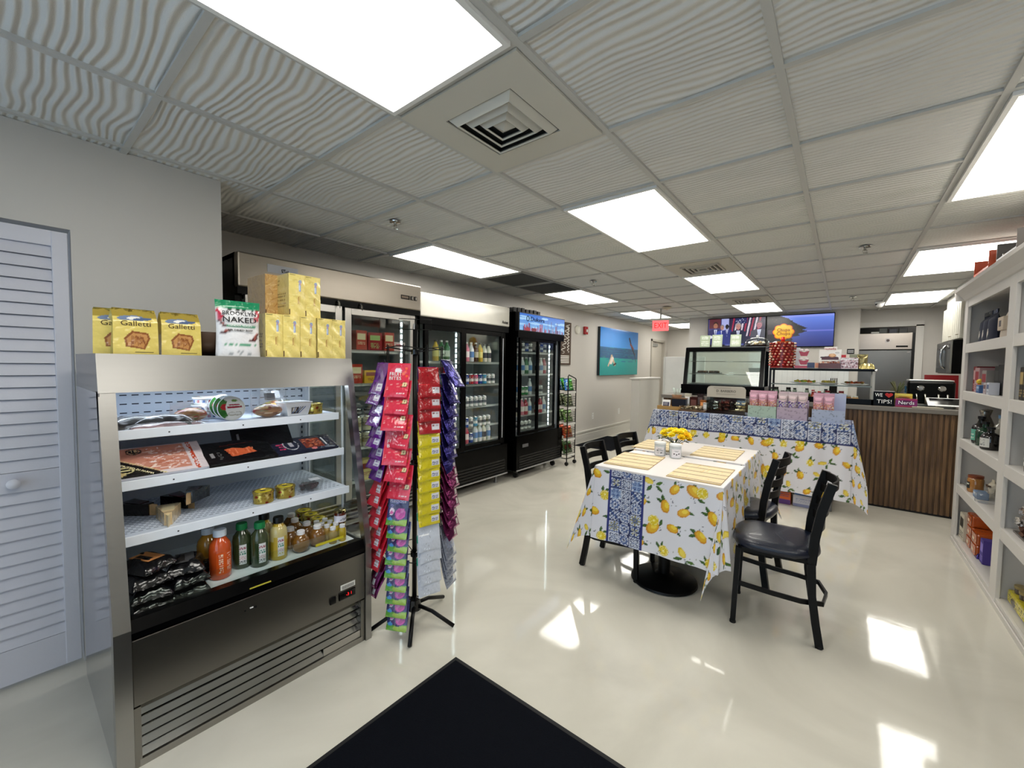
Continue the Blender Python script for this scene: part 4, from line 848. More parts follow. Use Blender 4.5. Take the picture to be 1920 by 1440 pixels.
def hang(key, mk, ang, z, lab, group, lift=12, dr=.018, yaw_=0, side=0):
    a = math.radians(ang); o = inst(key, mk, (RX + (RR + dr) * math.cos(a) - side * math.sin(a), RY + (RR + dr) * math.sin(a) + side * math.cos(a), z), ang + yaw_, lab, 'snack packet', group, ry=-lift)
    return o
RED = H('d8324a')
c = Canvas(.125, .16, 700, RED); c.ell(.062, .125, .018, .012, (.95, .9, .9)); c.rect(.045, .108, .08, .118, RED)
for (x, y) in ((.105, .135), (.09, .11), (.11, .1), (.1, .12)): c.ell(x, y, .007, .006, H('f0663c'))
c.line(.01, .055, .08, .064, .0016, (.9, .6, .6)); c.line(.01, .035, .07, .04, .0016, (.95, .7, .7)); c.line(.01, .045, .11, .052, .0012, (.9, .5, .5))
c.ell(.1, .058, .02, .013, H('6a2c24')); c.ell(.104, .06, .012, .010, (.93, .85, .65)); c.ell(.105, .06, .004, .004, H('6a2c24')); c.ell(.088, .058, .006, .007, H('e04848'))
for k in range(4): c.ell(.075 + .010 * k, .018, .0045, .004, (.95, .85, .85))
c_fb = c
fb = packet(.125, .17, .010, c_fb, H('c02840'), .02, [('FRUIT', .026, -.012, .056, .065), ('BITES', .024, -.012, .077, .065)])
for k in range(7):
    hang('fb', fb, A0 - 24, 1.418 - k * .084, 'red fruit snack pouch, %s from the top of the front strip' % ORD[k], 'red fruit snack pouches on the front strip', lift=9 + (k % 3) * 3, yaw_=[-3, -6, 8, -16, 6, -10, -8, -6][k], side=[0, .006, -.014, .020, -.010, .012, .018, .006][k], dr=.03)
def puffs():
    cc = Canvas(.11, .15, 600, H('3a3a6c'))
    cc.rect(0, 0, .11, .03, H('7aa845')); cc.ell(.03, .02, .03, .018, H('5a9a3a')); cc.ell(.08, .015, .04, .014, H('9ab84a'))
    for k in range(14): cc.ell(R_.uniform(0, .11), R_.uniform(.03, .15), .008, .004, R_.choice([H('8a7cc0'), H('2c2a5a'), H('6a5aa8')]), R_.random())
    cc.ell(.06, .06, .05, .035, H('3a2a5c')); cc.ell(.072, .058, .027, .026, H('c8409c'))
    for k in range(5): cc.ell(.072 + .012 * math.cos(k * 1.25), .058 + .012 * math.sin(k * 1.25), .011, .009, H('c868a8') if k % 2 else H('b02e88'), k)
    cc.ell(.025, .065, .014, .016, (.9, .82, .88)); cc.ell(.025, .06, .009, .008, H('c84890')); cc.ell(.02, .03, .014, .008, H('4a8ac8'))
    cc.ell(.055, .120, .045, .016, H('a8a8dc'), .05)
    return packet(.11, .15, .012, cc, H('3a3566'), .02, [('ReBots', .028, -.0, .032, .085)], (.95, .95, 1), fin='film')
pf = puffs()
for k in range(9):
    hang('pf', pf, A0 - 24, .762 - k * .067, 'purple flower candy packet, %s from the top of the lower front strip' % ORD[k], 'foil candy packets on the lower front strip', lift=8 + k % 3, yaw_=[0, -2, -6, 4, 3, 0, 2, 0, -1][k], side=[0, .004, .012, -.006, -.008, 0, -.003, 0, .004][k], dr=.03)
def plain(base, band, lab, w=.115, h=.15, seed=1, strips=True):
    cc = Canvas(w, h, 400, base)
    if band is not None: cc.rect(0, h * .8, w, h, band)
    for k in range(26): x, y = R_.uniform(0, w), R_.uniform(0, h); cc.line(x, y, x + R_.uniform(-.02, .02), y + R_.uniform(-.02, .02), .002, tuple(np.array(base) * R_.uniform(.7, 1.25)))
    if strips: cc.rect(w * .58, h * .12, w * .93, h * .34, (.82, .82, .85)); cc.scrawl(w * .6, h * .15, w * .9, h * .31, 3, lab, fill=.4)
    cc.rect(w * .05, h * .4, w * .5, h * .42, tuple(np.array(base) * 1.35)); return packet(w, h, .012, cc, base, .012, seed=seed)
mar = plain(H('9c1620'), None, (.5, .3, .3)); yel = plain(H('c8b818'), None, (.3, .3, .5), h=.13, seed=2); teal = plain(H('c0c6d2'), H('1f9a7c'), (.5, .5, .55), h=.2, seed=3, w=.12, strips=False)
for k in range(4): hang('mar', mar, A0 + 22.5, 1.40 - k * .062, 'dark red packet, %s from the top, right-hand face of the rack' % ORD[k], 'dark red packets on the rack', lift=6, yaw_=3 - 2 * k)
for k in range(8): hang('yel', yel, A0 + 22.5, 1.13 - k * .058, 'yellow packet, %s from the top, right-hand face of the rack' % ORD[k], 'yellow packets on the rack', lift=6, yaw_=2 * (k % 3) - 2)
for k in range(5): hang('teal', teal, A0 + 22.5, .665 - k * .058, 'white packet with a teal header, %s from the top, lower right-hand face' % ORD[k], 'white and teal packets on the rack', lift=5, yaw_=3 * (k % 2), side=.006 * (k % 2))
def tall_(base, band, w, h, seed):
    cc = Canvas(w, h, 300, base); cc.rect(w * .55, h * .1, w * .9, h * .95, tuple(np.array(base) * 1.3)); cc.rect(w * .62, h * .12, w * .85, h * .28, WHITE)
    for k in range(7): cc.rect(w * (.64 + .03 * k), h * .14, w * (.65 + .03 * k), h * .26, BLACK)
    cc.line(w * .7, h * .95, w * .75, h * .4, w * .12, (.8, .8, .86)); cc.rect(w * .3, h * .03, w * .9, h * .07, band); return packet(w, h, .03, cc, base, .02, seed=seed, fin='foil')
blu = tall_(H('241e5c'), H('8880d0'), .11, .17, 1); pur = plain(H('5c1a7a'), None, (.5, .4, .6), w=.12, h=.17, seed=4); prr = plain(H('c22436'), None, (.6, .4, .4), w=.11, h=.17, seed=5); pnk = tall_(H('5a1640'), H('d08ab0'), .10, .15, 2); gry = tall_(H('9aa2b6'), (.5, .5, .6), .11, .19, 3)
for k in range(7): hang('blu', blu, A0 + 67.5, 1.44 - k * .072, 'navy blue foil bag, %s from the top of the rightmost strip' % ORD[k], 'navy foil bags on the rack', lift=[26, 14, 12, 10, 12, 10, 8][k], yaw_=-14)
for k in range(7): hang('pnk', pnk, A0 + 67.5, .955 - k * .055, 'plum and pink foil bag, %s from the top of the lower rightmost strip' % ORD[k], 'plum foil bags on the rack', lift=14 + 5 * (k % 2), yaw_=-12)
for k in range(4): hang('gry', gry, A0 + 67.5, .56 - k * .05, 'silver grey bag, %s from the top, lowest on the rightmost strip' % ORD[k], 'silver bags on the rack', lift=8, yaw_=-10)
for k in range(9): hang('pur', pur, A0 - 67.5, 1.42 - k * .055, 'bright purple bag, %s from the top of the leftmost strip' % ORD[k], 'purple bags on the rack', lift=14 + 6 * (k % 2), yaw_=10)
for k in range(8): hang('prr', prr, A0 - 67.5, .90 - k * .055, 'crimson bag, %s from the top of the lower leftmost strip' % ORD[k], 'crimson bags on the rack', lift=14 + 5 * (k % 2), yaw_=10)
for k in range(2): hang('pnk', pnk, A0 - 67.5, .40 - k * .05, 'plum bag low on the left strip, %s one' % ['upper', 'lower'][k], 'plum foil bags on the rack', lift=20, yaw_=10, side=-.01)
for k in range(6): hang('pur', pur, A0 + 157.5, 1.40 - k * .1, 'purple bag on the far side of the rack, %s from the top' % ORD[k], 'purple bags on the far side')
for k in range(6): hang('mar', mar, A0 + 112.5, 1.40 - k * .1, 'dark red packet on the far side of the rack, %s from the top' % ORD[k], 'dark red packets on the far side')

# ================================================================ UPRIGHT GLASS-DOOR COOLERS along the left wall (faces look along +X)
def cooler(name, label, y0, y1, xf_, H_, zh0, body, header, hfin, doors, zg0, zg1, frame, shelves, led_y, foot='legs', xb=-3.70, frw=.05):
    r = root(name); tag(r, label, 'cooler'); r.location = (0, 0, 0)
    z_ = .11
    BP = 'black_plastic'; b = B().box(xb, y0, z_, xf_ - .06, y0 + .04, H_, body, BP).box(xb, y1 - .04, z_, xf_ - .06, y1, H_, body, BP).box(xb, y0 + .04, z_, xb + .03, y1 - .04, H_, body, BP).box(xb, y0, H_ - .03, xf_ - .06, y1, H_, body, BP).box(xb, y0, z_, xf_ - .06, y1, zg0 - .1, body, BP)
    b.build('cabinet_body', r)
    b = B().box(xb + .03, y0 + .04, zg0 - .1, xb + .04, y1 - .04, zh0, (.62, .66, .69), 'paint').box(xb + .04, y0 + .04, zg0 - .1, xf_ - .08, y0 + .045, zh0, (.55, .58, .6), 'paint').box(xb + .04, y1 - .045, zg0 - .1, xf_ - .08, y1 - .04, zh0, (.55, .58, .6), 'paint').box(xb + .03, y0 + .04, zg0 - .1, xf_ - .07, y1 - .04, zg0 - .095, (.6, .62, .64), 'paint')
    b.build('inner_liner', r)
    if header is not None:
        b = B(); 
        if isinstance(header, Canvas): b.box(xf_ - .06, y0, zh0, xf_ - .004, y1, H_, BLACK, 'satin', .004).sheet(lambda u, v: (xf_ - .002 + 0 * u, y0 + .012 + u * (y1 - y0 - .024), zh0 + .012 + v * (H_ - zh0 - .024)), 160, 50, header, hfin)
        else: b.box(xf_ - .1, y0, zh0, xf_, y1, H_, header, hfin, .01)
        b.build('header_panel', r)
    b = B().box(xf_ - .06, y0, z_, xf_ - .01, y1, zg0 - frw - .01, body if header is None or hfin != 'steel' else (.6, .59, .57), BP)
    for k in range(5): b.box(xf_ - .012, y0 + .05, z_ + .035 + k * .032, xf_ - .004, y1 - .05, z_ + .052 + k * .032, tuple(np.array(body) * 1.8 + .03), 'satin')
    b.box(xf_ - .012, y0, z_, xf_ + .0, y1, z_ + .012, (.6, .6, .6), 'satin'); b.build('lower_grille', r)
    B().box(xf_ - .06, y0, zg1 + frw, xf_ - .01, y1, zh0, body if hfin != 'steel' else (.02, .02, .02), BP).build('door_head', r)
    for k, (a, c_) in enumerate(doors):
        dx = xf_ - .012 - (.02 if k % 2 and foot != 'steel' else 0); f = B()
        for q in ((a, zg0 - frw, a + frw, zg1 + frw), (c_ - frw, zg0 - frw, c_, zg1 + frw), (a + frw, zg0 - frw, c_ - frw, zg0), (a + frw, zg1, c_ - frw, zg1 + frw)): f.box(dx - .03, q[0], q[1], dx, q[2], q[3], frame, BP if hfin != 'steel' else 'steel', .003)
        dr = f.build('glass_door', r)
        B().box(dx - .02, a + frw, zg0, dx - .014, c_ - frw, zg1, WHITE, 'glass').build('door_pane', dr)
        B().box(dx, a + frw * .3, (zg0 + zg1) / 2 - .15, dx + .018, a + frw * .6, (zg0 + zg1) / 2 + .15, frame, BP, .003).build('door_handle', dr) if k == 0 else B().box(dx, c_ - frw * .35, zg0 + .02, dx + .006, c_ - frw * .2, zg1 - .02, (.75, .76, .78), 'satin').build('edge_trim', dr)
    for z in shelves:
        b = B(); b.box(xf_ - .11, y0 + .06, z - .02, xf_ - .105, y1 - .06, z + .004, (.85, .86, .87), 'satin')
        n = int((y1 - y0 - .12) / .022)
        for k in range(n): b.box(xb + .08, y0 + .06 + k * .022, z - .006, xf_ - .106, y0 + .0635 + k * .022, z - .001, (.75, .77, .78), 'satin')
        b.build('wire_shelf', r)
    for y in led_y:
        b = B().box(xf_ - .085, y - .014, zg0 + .0, xf_ - .075, y + .014, zg1, (.7, .72, .75), 'satin')
        n = int((zg1 - zg0) / .055)
        for k in range(n): b.box(xf_ - .0749, y - .008, zg0 + .02 + k * .055, xf_ - .072, y + .008, zg0 + .052 + k * .055, (.9, .97, 1), 'led')
        b.build('lamp_strip', r)
    for x in (xb + .06, xf_ - .1):
        for y in (y0 + .1, y1 - .1):
            if foot == 'caster': B().box(x - .02, y - .015, .06, x + .02, y + .015, z_, (.3, .3, .3), 'satin').lathe([(.0, -.014), (.035, -.014), (.035, .014), (0, .014)], (.1, .1, .1), 'satin', 16).build('caster', r)
            else: B().lathe([(.018, z_), (.016, .03), (.026, .012), (.026, 0), (0, 0)], (.6, .6, .6), 'steel', 14, at=(x, y, 0)).build('leveling_foot', r)
            if foot == 'caster':
                o = NEW[-1]; me = o.data
                nb = len(me.vertices)
                for v in me.vertices[8:]: v.co = (x + v.co.x, y + v.co.z, .035 + v.co.y)
    return r
# 1: stainless two-door
F1 = cooler('glass_door_fridge', 'tall stainless-topped two-door glass fridge behind the steel display', .985, 2.462, -3.06, 2.125, 1.90, (.03, .03, .032), (.60, .57, .53), 'steel', [(1.03, 1.70), (1.735, 2.42)], .30, 1.80, (.74, .73, .71), [1.52, 1.24, .97, .70, .42], [2.30], 'legs', frw=.055)
b = B().box(-3.06, 2.24, 1.985, -3.056, 2.33, 2.02, (.05, .05, .05), 'gloss').box(-3.056, 2.245, 1.993, -3.055, 2.315, 2.012, (.35, .3, .25), 'satin')
for y in (2.355, 2.395): b.box(-3.06, y - .012, 1.985, -3.052, y + .012, 2.02, (.06, .06, .06), 'gloss').box(-3.053, y - .004, 1.99, -3.049, y + .006, 2.015, (.5, .48, .45), 'satin')
b.build('control_buttons', F1)
b = B().box(-3.06, 1.16, 2.02, -3.057, 1.36, 2.075, (.72, .73, .76), 'satin'); b.tube([(-3.055, 1.255, 2.03), (-3.055, 1.25, 2.05), (-3.055, 1.275, 2.052)], .003, BLACK, 'matte', 4).text('chef', .025, FX(-3.0565, 1.275, 2.04), BLACK, 'matte', ext=.001); b.build('maker_badge', F1)
for y in (1.66, 1.85):
    kx = B().lathe([(0, 0), (.008, 0), (.008, .012), (0, .012)], (.5, .5, .5), 'chrome', 12); kx.build('door_lock', F1); NEW[-1].rotation_euler = (0, PI / 2, 0); NEW[-1].location = (-3.065, y, 1.885)
    kk = B().box(-.001, -.006, -.03, .001, .006, .0, (.7, .7, .68), 'chrome').box(-.001, .004, -.045, .002, .009, -.008, (.7, .7, .68), 'chrome'); kk.build('hanging_key', F1, (-3.045, y, 1.88))
# 2: black with a white light box
F2 = cooler('sliding_door_cooler', 'black sliding-door drinks cooler with a white light box on top', 2.50, 3.825, -3.115, 2.09, 1.865, (.012, .012, .013), (.84, .83, .79), 'gloss', [(2.56, 3.10), (3.09, 3.76)], .53, 1.745, (.014, .014, .016), [1.44, 1.19, .945, .72, .55], [3.03], 'legs')
F2h = [o for o in NEW if o.parent == F2 and o.name.startswith('header_panel')][0]
b = B().text('Artex', .05, FX(-3.112, 3.74, 1.91), (.15, .14, .13), 'matte', width=.11, ext=.002); b.build('sign_lettering', F2h)
# 3: black with the blue city-skyline sign
c = Canvas(1.03, .235, 320, H('3f8ed2'))
for k in range(c.ny): c.a[k] = np.array((.55, .75, .92)) * (1 - k / c.ny) + np.array((.16, .42, .80)) * (k / c.ny)
for k in range(18): c.ell(R_.uniform(0, 1), R_.uniform(.05, .2), R_.uniform(.03, .12), R_.uniform(.005, .02), (.62, .80, .95))
for k in range(60): x = R_.uniform(0, 1.03); w_ = R_.uniform(.004, .02); h_ = R_.choice([.03, .045, .06, .05, .08, .11]); c.rect(x, 0, x + w_, h_, R_.choice([H('b8303c'), H('c8485a'), H('5a3a6a'), H('8a2434'), H('3a4a86')]))
for x in (.62, .7, .84): c.line(x, 0, x, .17, .008, H('5a4a7a'))
c.ell(.17, .02, .05, .03, H('a02838')); c.ell(.3, .02, .06, .025, H('7a2434'))
F3 = cooler('sliding_door_cooler', 'tall black sliding-door cooler with a blue city skyline sign', 3.945, 4.99, -3.065, 2.06, 1.83, (.01, .01, .011), c, 'lightbox', [(3.985, 4.40), (4.385, 4.83)], .585, 1.715, (.014, .014, .016), [1.58, 1.30, 1.03, .78, .60], [4.72], 'caster', frw=.035)
F3h = [o for o in NEW if o.parent == F3 and o.name.startswith('header_panel')][0]
b = B().text('Dukers', .075, FX(-3.066, 4.33, 1.99), H('141c44'), 'matte', width=.3, ext=.003).tube([(-3.064, 4.12 + .026 * math.cos(a), 1.99 + .03 * math.sin(a)) for a in np.linspace(0, 2 * PI, 16)], .005, H('141c44'), 'matte', 5); b.build('sign_lettering', F3h)
B().box(-3.075, 4.06, .39, -3.07, 4.18, .43, (.35, .35, .36), 'satin').build('maker_badge', F3)
# black snack trays / folded grilles piled on the skyline cooler
for k in range(7):
    b = B(); b.box(-.13, -.035, 0, .13, .035, .006, BLACK, 'satin')
    for q in range(6): b.box(-.12 + q * .04, -.03, .006, -.095 + q * .04, .03, .06 + .004 * (k % 3), (.03, .03, .034), 'satin', .004)
    tag(b.build('plastic_divider', loc=(-3.27, 3.99 + k * .085, 2.062)), 'black plastic shelf divider on the skyline cooler, %s from the near end' % ORD[k], 'shelf divider', 'black dividers on the skyline cooler')

# ---- drinks: cans, bottles, packs
def can(col, band, h=.115, r=.03):
    def mk():
        rr = root('drink_can'); cc = Canvas(1, 1, 30, col); cc.rect(.0, .35, 1, .62, band); cc.scrawl(.05, .1, .95, .9, 5, tuple(np.array(band) * .75), fill=.25)
        b = B(); b.sheet(lambda u, v: (r * np.cos(u * 2 * PI), r * np.sin(u * 2 * PI), .006 + v * (h - .016)), 22, 12, cc, 'gloss'); b.lathe([(0, 0), (r * .8, 0), (r, .006)], (.7, .7, .72), 'chrome', 18); b.build('can_body', rr)
        B().lathe([(r, h - .01), (r * .87, h - .002), (r * .87, h), (r * .8, h - .003), (0, h - .003)], (.78, .78, .8), 'chrome', 18).build('can_top', rr); return rr
    return mk
def drink(col, cap, lab, h=.21, r=.033, neck=.3):
    def mk():
        rr = root('drink_bottle'); b = B(); b.lathe([(0, 0), (r * .9, 0), (r, .006), (r, h * .6), (r * .9, h * .68), (r * .42, h * (1 - neck * .45)), (r * .36, h * .93)], col, 'liquid', 16)
        b.build('bottle_body', rr); B().lathe([(r * .48, h * .92), (r * .48, h), (0, h)], cap, 'satin', 12).build('bottle_cap', rr)
        B().sheet(lambda u, v: (r * 1.02 * np.cos(u * 2 * PI), r * 1.02 * np.sin(u * 2 * PI), h * .22 + v * h * .3), 18, 3, lab, 'gloss').build('bottle_label', rr); return rr
    return mk
def carton(col, c2, w=.1, d=.08, h=.16):
    def mk():
        rr = root('food_carton'); b = B().box(-d / 2, -w / 2, 0, d / 2, w / 2, h, col, 'gloss', .002); b.build('carton_body', rr)
        cc = Canvas(w, h, 300, col); cc.rect(w * .1, h * .55, w * .9, h * .85, c2); cc.scrawl(w * .15, h * .1, w * .85, h * .45, 4, c2, fill=.3); B().sheet(lambda u, v: (d / 2 + .001 + 0 * u, (u - .5) * w * .96, h * .02 + v * h * .96), 20, 24, cc, 'gloss').build('printed_face', rr); return rr
    return mk
def row(shelfz, x, ys, kinds, where, group, cat='drink'):
    for k, y in enumerate(ys):
        key, mk, desc = kinds[k % len(kinds)]
        inst(key, mk, (x, y, shelfz + .005), R_.uniform(-3, 3) if key.startswith('co') else R_.uniform(-25, 25), '%s, %s' % (desc, where), cat, group)
K = {}
def kc(key, mk, desc): K[key] = (key, mk, desc); return K[key]
wc = kc('canw', can((.88, .88, .88), (.35, .37, .40)), 'white and grey can'); rc = kc('canr', can(H('a02028'), (.85, .8, .8)), 'red can'); bc = kc('canb', can(H('1f3f86'), (.8, .82, .88)), 'blue can'); tc_ = kc('cant', can(H('3c8ab0'), (.9, .9, .9)), 'light blue can'); pc = kc('canp', can(H('c8507a'), (.9, .85, .85)), 'pink can'); gc = kc('cang', can(H('1f7a48'), (.85, .88, .85)), 'green can')
wb = kc('botw', drink((.8, .82, .84), (.9, .9, .92), (.35, .5, .7)), 'clear water bottle'); rb_ = kc('botr', drink(H('a83048'), (.9, .9, .9), (.85, .8, .8)), 'red drink bottle'); yb = kc('boty', drink(H('c8a83c'), (.1, .1, .1), (.85, .8, .5)), 'yellow drink bottle'); db = kc('botd', drink(H('3a2418'), (.8, .8, .8), (.7, .68, .6)), 'dark drink bottle'); gb_ = kc('botg', drink(H('2f6a44'), (.85, .85, .85), (.8, .84, .8)), 'green bottle')
pb = kc('botp', drink(H('c87890'), (.9, .9, .9), (.92, .88, .88)), 'pink milkshake bottle'); sb_ = kc('bots', drink((.85, .84, .8), (.2, .2, .22), (.25, .25, .28), .2, .032), 'white bottle with dark bands')
fr = -3.19
Y2 = [3.165 + .071 * k for k in range(8)]; L2 = [2.70 + .075 * k for k in range(4)]
for (z, ks, kl, nm) in ((1.44, [pb, wb, db, yb, sb_, sb_], [yb, gb_, gb_], 'top'), (1.19, [bc, rc, pc, bc, tc_, wc, wc], [wc, tc_], 'second'), (.945, [wc, wc, wc, wc, wc], [gb_, gb_, gb_], 'third'), (.72, [bc, wc, tc_, wc, wc, wc], [wc, wb], 'fourth'), (.545, [rb_, bc, wb, wb, sb_, wb], [wc, rc], 'bottom')):
    for k, kd in enumerate(ks): row(z, fr, [Y2[k] + .02], [kd], '%s from left, right door of the light-box cooler, %s shelf' % (ORD[k], nm), 'drinks behind the right door, %s shelf' % nm)
    for k, kd in enumerate(kl): row(z, fr, [L2[k] + .05], [kd], '%s from left, left door of the light-box cooler, %s shelf' % (ORD[k], nm), 'drinks behind the left door, %s shelf' % nm)
fr = -3.15
for (z, ks, kr, nm) in ((1.58, [wc, wc, bc, wc], [wc, bc, wc], 'top'), (1.30, [wb, wb, gb_, wb], [sb_, wb, rb_], 'second'), (1.03, [wb, gc, gc, wb], [wc, wc], 'third'), (.78, [sb_, pb, rb_, wb], [rb_, rb_, wb], 'fourth'), (.595, [wc, wc, wc, wc], [], 'bottom')):
    for k, kd in enumerate(ks): row(z, fr, [4.05 + .08 * k], [kd], '%s from left, left door of the skyline cooler, %s shelf' % (ORD[k], nm), 'drinks behind the left door of the skyline cooler, %s shelf' % nm)
    for k, kd in enumerate(kr): row(z, fr, [4.46 + .075 * k], [kd], '%s from left, right door of the skyline cooler, %s shelf' % (ORD[k], nm), 'drinks behind the right door of the skyline cooler, %s shelf' % nm)
ro = kc('cor', carton(H('b03a2c'), H('e8d8b0')), 'red food carton'); yo = kc('coy', carton(H('d8a830'), H('8a3a24'), .17, .1, .11), 'yellow food carton'); rp = kc('cop', carton(H('9c2a30'), H('a8c07c'), .13, .08, .15), 'red pastry bag'); tz = kc('cot', carton(H('cbb878'), H('7a2c20'), .2, .1, .17), 'beige chocolate dessert box')
gp = kc('tubg', can(H('7a9a84'), (.85, .87, .82), .08, .045), 'green plastic tub'); wj = kc('jarw', can((.78, .76, .66), (.55, .5, .38), .13, .036), 'cream yoghurt jar'); pk = kc('cop2', carton((.8, .7, .7), H('b04a58'), .12, .07, .08), 'pink frozen pack'); bt = kc('tubb', can((.2, .2, .22), (.5, .52, .55), .06, .05), 'black lidded tub')
fr = -3.17
for z, items, nm in ((1.52, [(ro, 1.90), (rp, 2.03), (ro, 2.17), (pk, 2.28)], 'top'), (1.24, [(ro, 1.86), (yo, 2.0), (yo, 2.17), (pk, 2.30)], 'second'), (.97, [(bt, 1.87), (bt, 2.0), (gp, 2.1), (gp, 2.22)], 'third'), (.70, [(wj, 1.88), (wj, 1.97), (wj, 2.06), (gp, 2.18)], 'fourth'), (.42, [(tz, 1.98), (tz, 2.21)], 'bottom')):
    for k, (kd, y) in enumerate(items): row(z, fr, [y], [kd], '%s from left inside the stainless-topped fridge, %s shelf' % (ORD[k], nm), 'goods in the stainless-topped fridge, %s shelf' % nm, 'food pack')
for k, (kd, y, z) in enumerate(((yo, 1.9, 1.355), (yo, 2.07, 1.355), (ro, 2.22, 1.36))): pass
for k, y in enumerate((1.88, 1.97, 2.06)): row(.835, -3.17, [y], [wj], '%s of the upper jars stacked in the stainless-topped fridge' % ORD[k], 'upper cream jars', 'food pack')

# ================================================================ WIRE CHIP RACK beyond the coolers
cr_ = root('chip_rack'); tag(cr_, 'narrow black wire rack of crisp bags beside the skyline cooler', 'display rack')
x0, x1, ya, yb_ = -3.38, -3.0, 5.0, 5.22
for x in (x0, x1): B().tube([(x, ya, .06), (x, ya, 1.265), (x, ya + .02, 1.285), (x, yb_ - .02, 1.235), (x, yb_, 1.215), (x, yb_, .06)], .008, BK, n=8).build('side_frame', cr_)
B().tube([(x0, ya, .1), (x1, ya, .1), (x1, yb_, .1), (x0, yb_, .1), (x0, ya, .1)], .007, BK, n=8).build('base_frame', cr_)
for k in range(5):
    z = .16 + .225 * k; b = B()
    for q in range(5):
        zz = z + q * .035; b.tube([(x0, ya, zz + .03), (x1, ya, zz), (x1, yb_, zz), (x0, yb_, zz + .03)], .0022, BK, n=5)
    for q in range(8): y = ya + q * (yb_ - ya) / 7; b.tube([(x1, y, z + .14), (x1, y, z), (x0, y, z + .03)], .0022, BK, n=5)
    b.box(x1 + .002, ya, z - .035, x1 + .005, yb_, z - .008, (.85, .85, .83), 'gloss'); b.build('wire_basket', cr_)
for x in (x0, x1):
    for y in (ya, yb_): B().lathe([(0, -.01), (.028, -.01), (.028, .01), (0, .01)], (.1, .1, .1), 'satin', 14).tube([(0, .03, 0), (0, .05, 0)], .006, (.3, .3, .3), 'chrome', 6).build('caster', cr_); o = NEW[-1]; o.location = (x, y, .028); o.rotation_euler = (PI / 2, 0, 0)
def crisp(col, c2):
    def mk():
        r = root('crisp_bag'); cc = Canvas(.12, .17, 300, col); cc.ell(.06, .09, .045, .03, c2); cc.scrawl(.02, .02, .1, .05, 2, (.9, .9, .85), fill=.4)
        b = B(); pouch_body(b, .115, .17, .05, cc, 'foil', seal=.1); b.build('bag_body', r); B().box(-.002, -.055, .158, .002, .055, .172, tuple(np.array(col) * .8), 'foil').build('crimped_seal', r); return r
    return mk
cc_ = {'g': (crisp(H('2f9a34'), H('8ad05a')), 'bright green crisp bag'), 'b': (crisp(H('3a78b8'), H('b8d8f0')), 'blue crisp bag'), 'o': (crisp(H('5e6a48'), H('a8a888')), 'olive crisp bag'), 'c': (crisp(H('b8502a'), H('e8a860')), 'orange crisp bag'), 'd': (crisp(H('6a8a4a'), (.85, .85, .75)), 'pale green crisp bag'), 'e': (crisp(H('4a6a3a'), H('7a3a2a')), 'dark green crisp bag')}
for k, ks in enumerate(('ee', 'cc', 'dd', 'oo', 'bg')):
    for q, ch in enumerate(ks):
        for dpt in range(2):
            inst('cr' + ch, cc_[ch][0], (-3.045 - .12 * dpt, 5.055 + .108 * q, .165 + .225 * k + .005 * dpt), 0, '%s, %s basket of the wire rack, %s%s' % (cc_[ch][1], ['lowest', 'fourth', 'third', 'second', 'top'][k], 'near side' if q == 0 else 'far side', ', front' if dpt == 0 else ', behind'), 'crisp bag', 'crisp bags in the wire rack', ry=-12)
BKC = (.02, .02, .022)
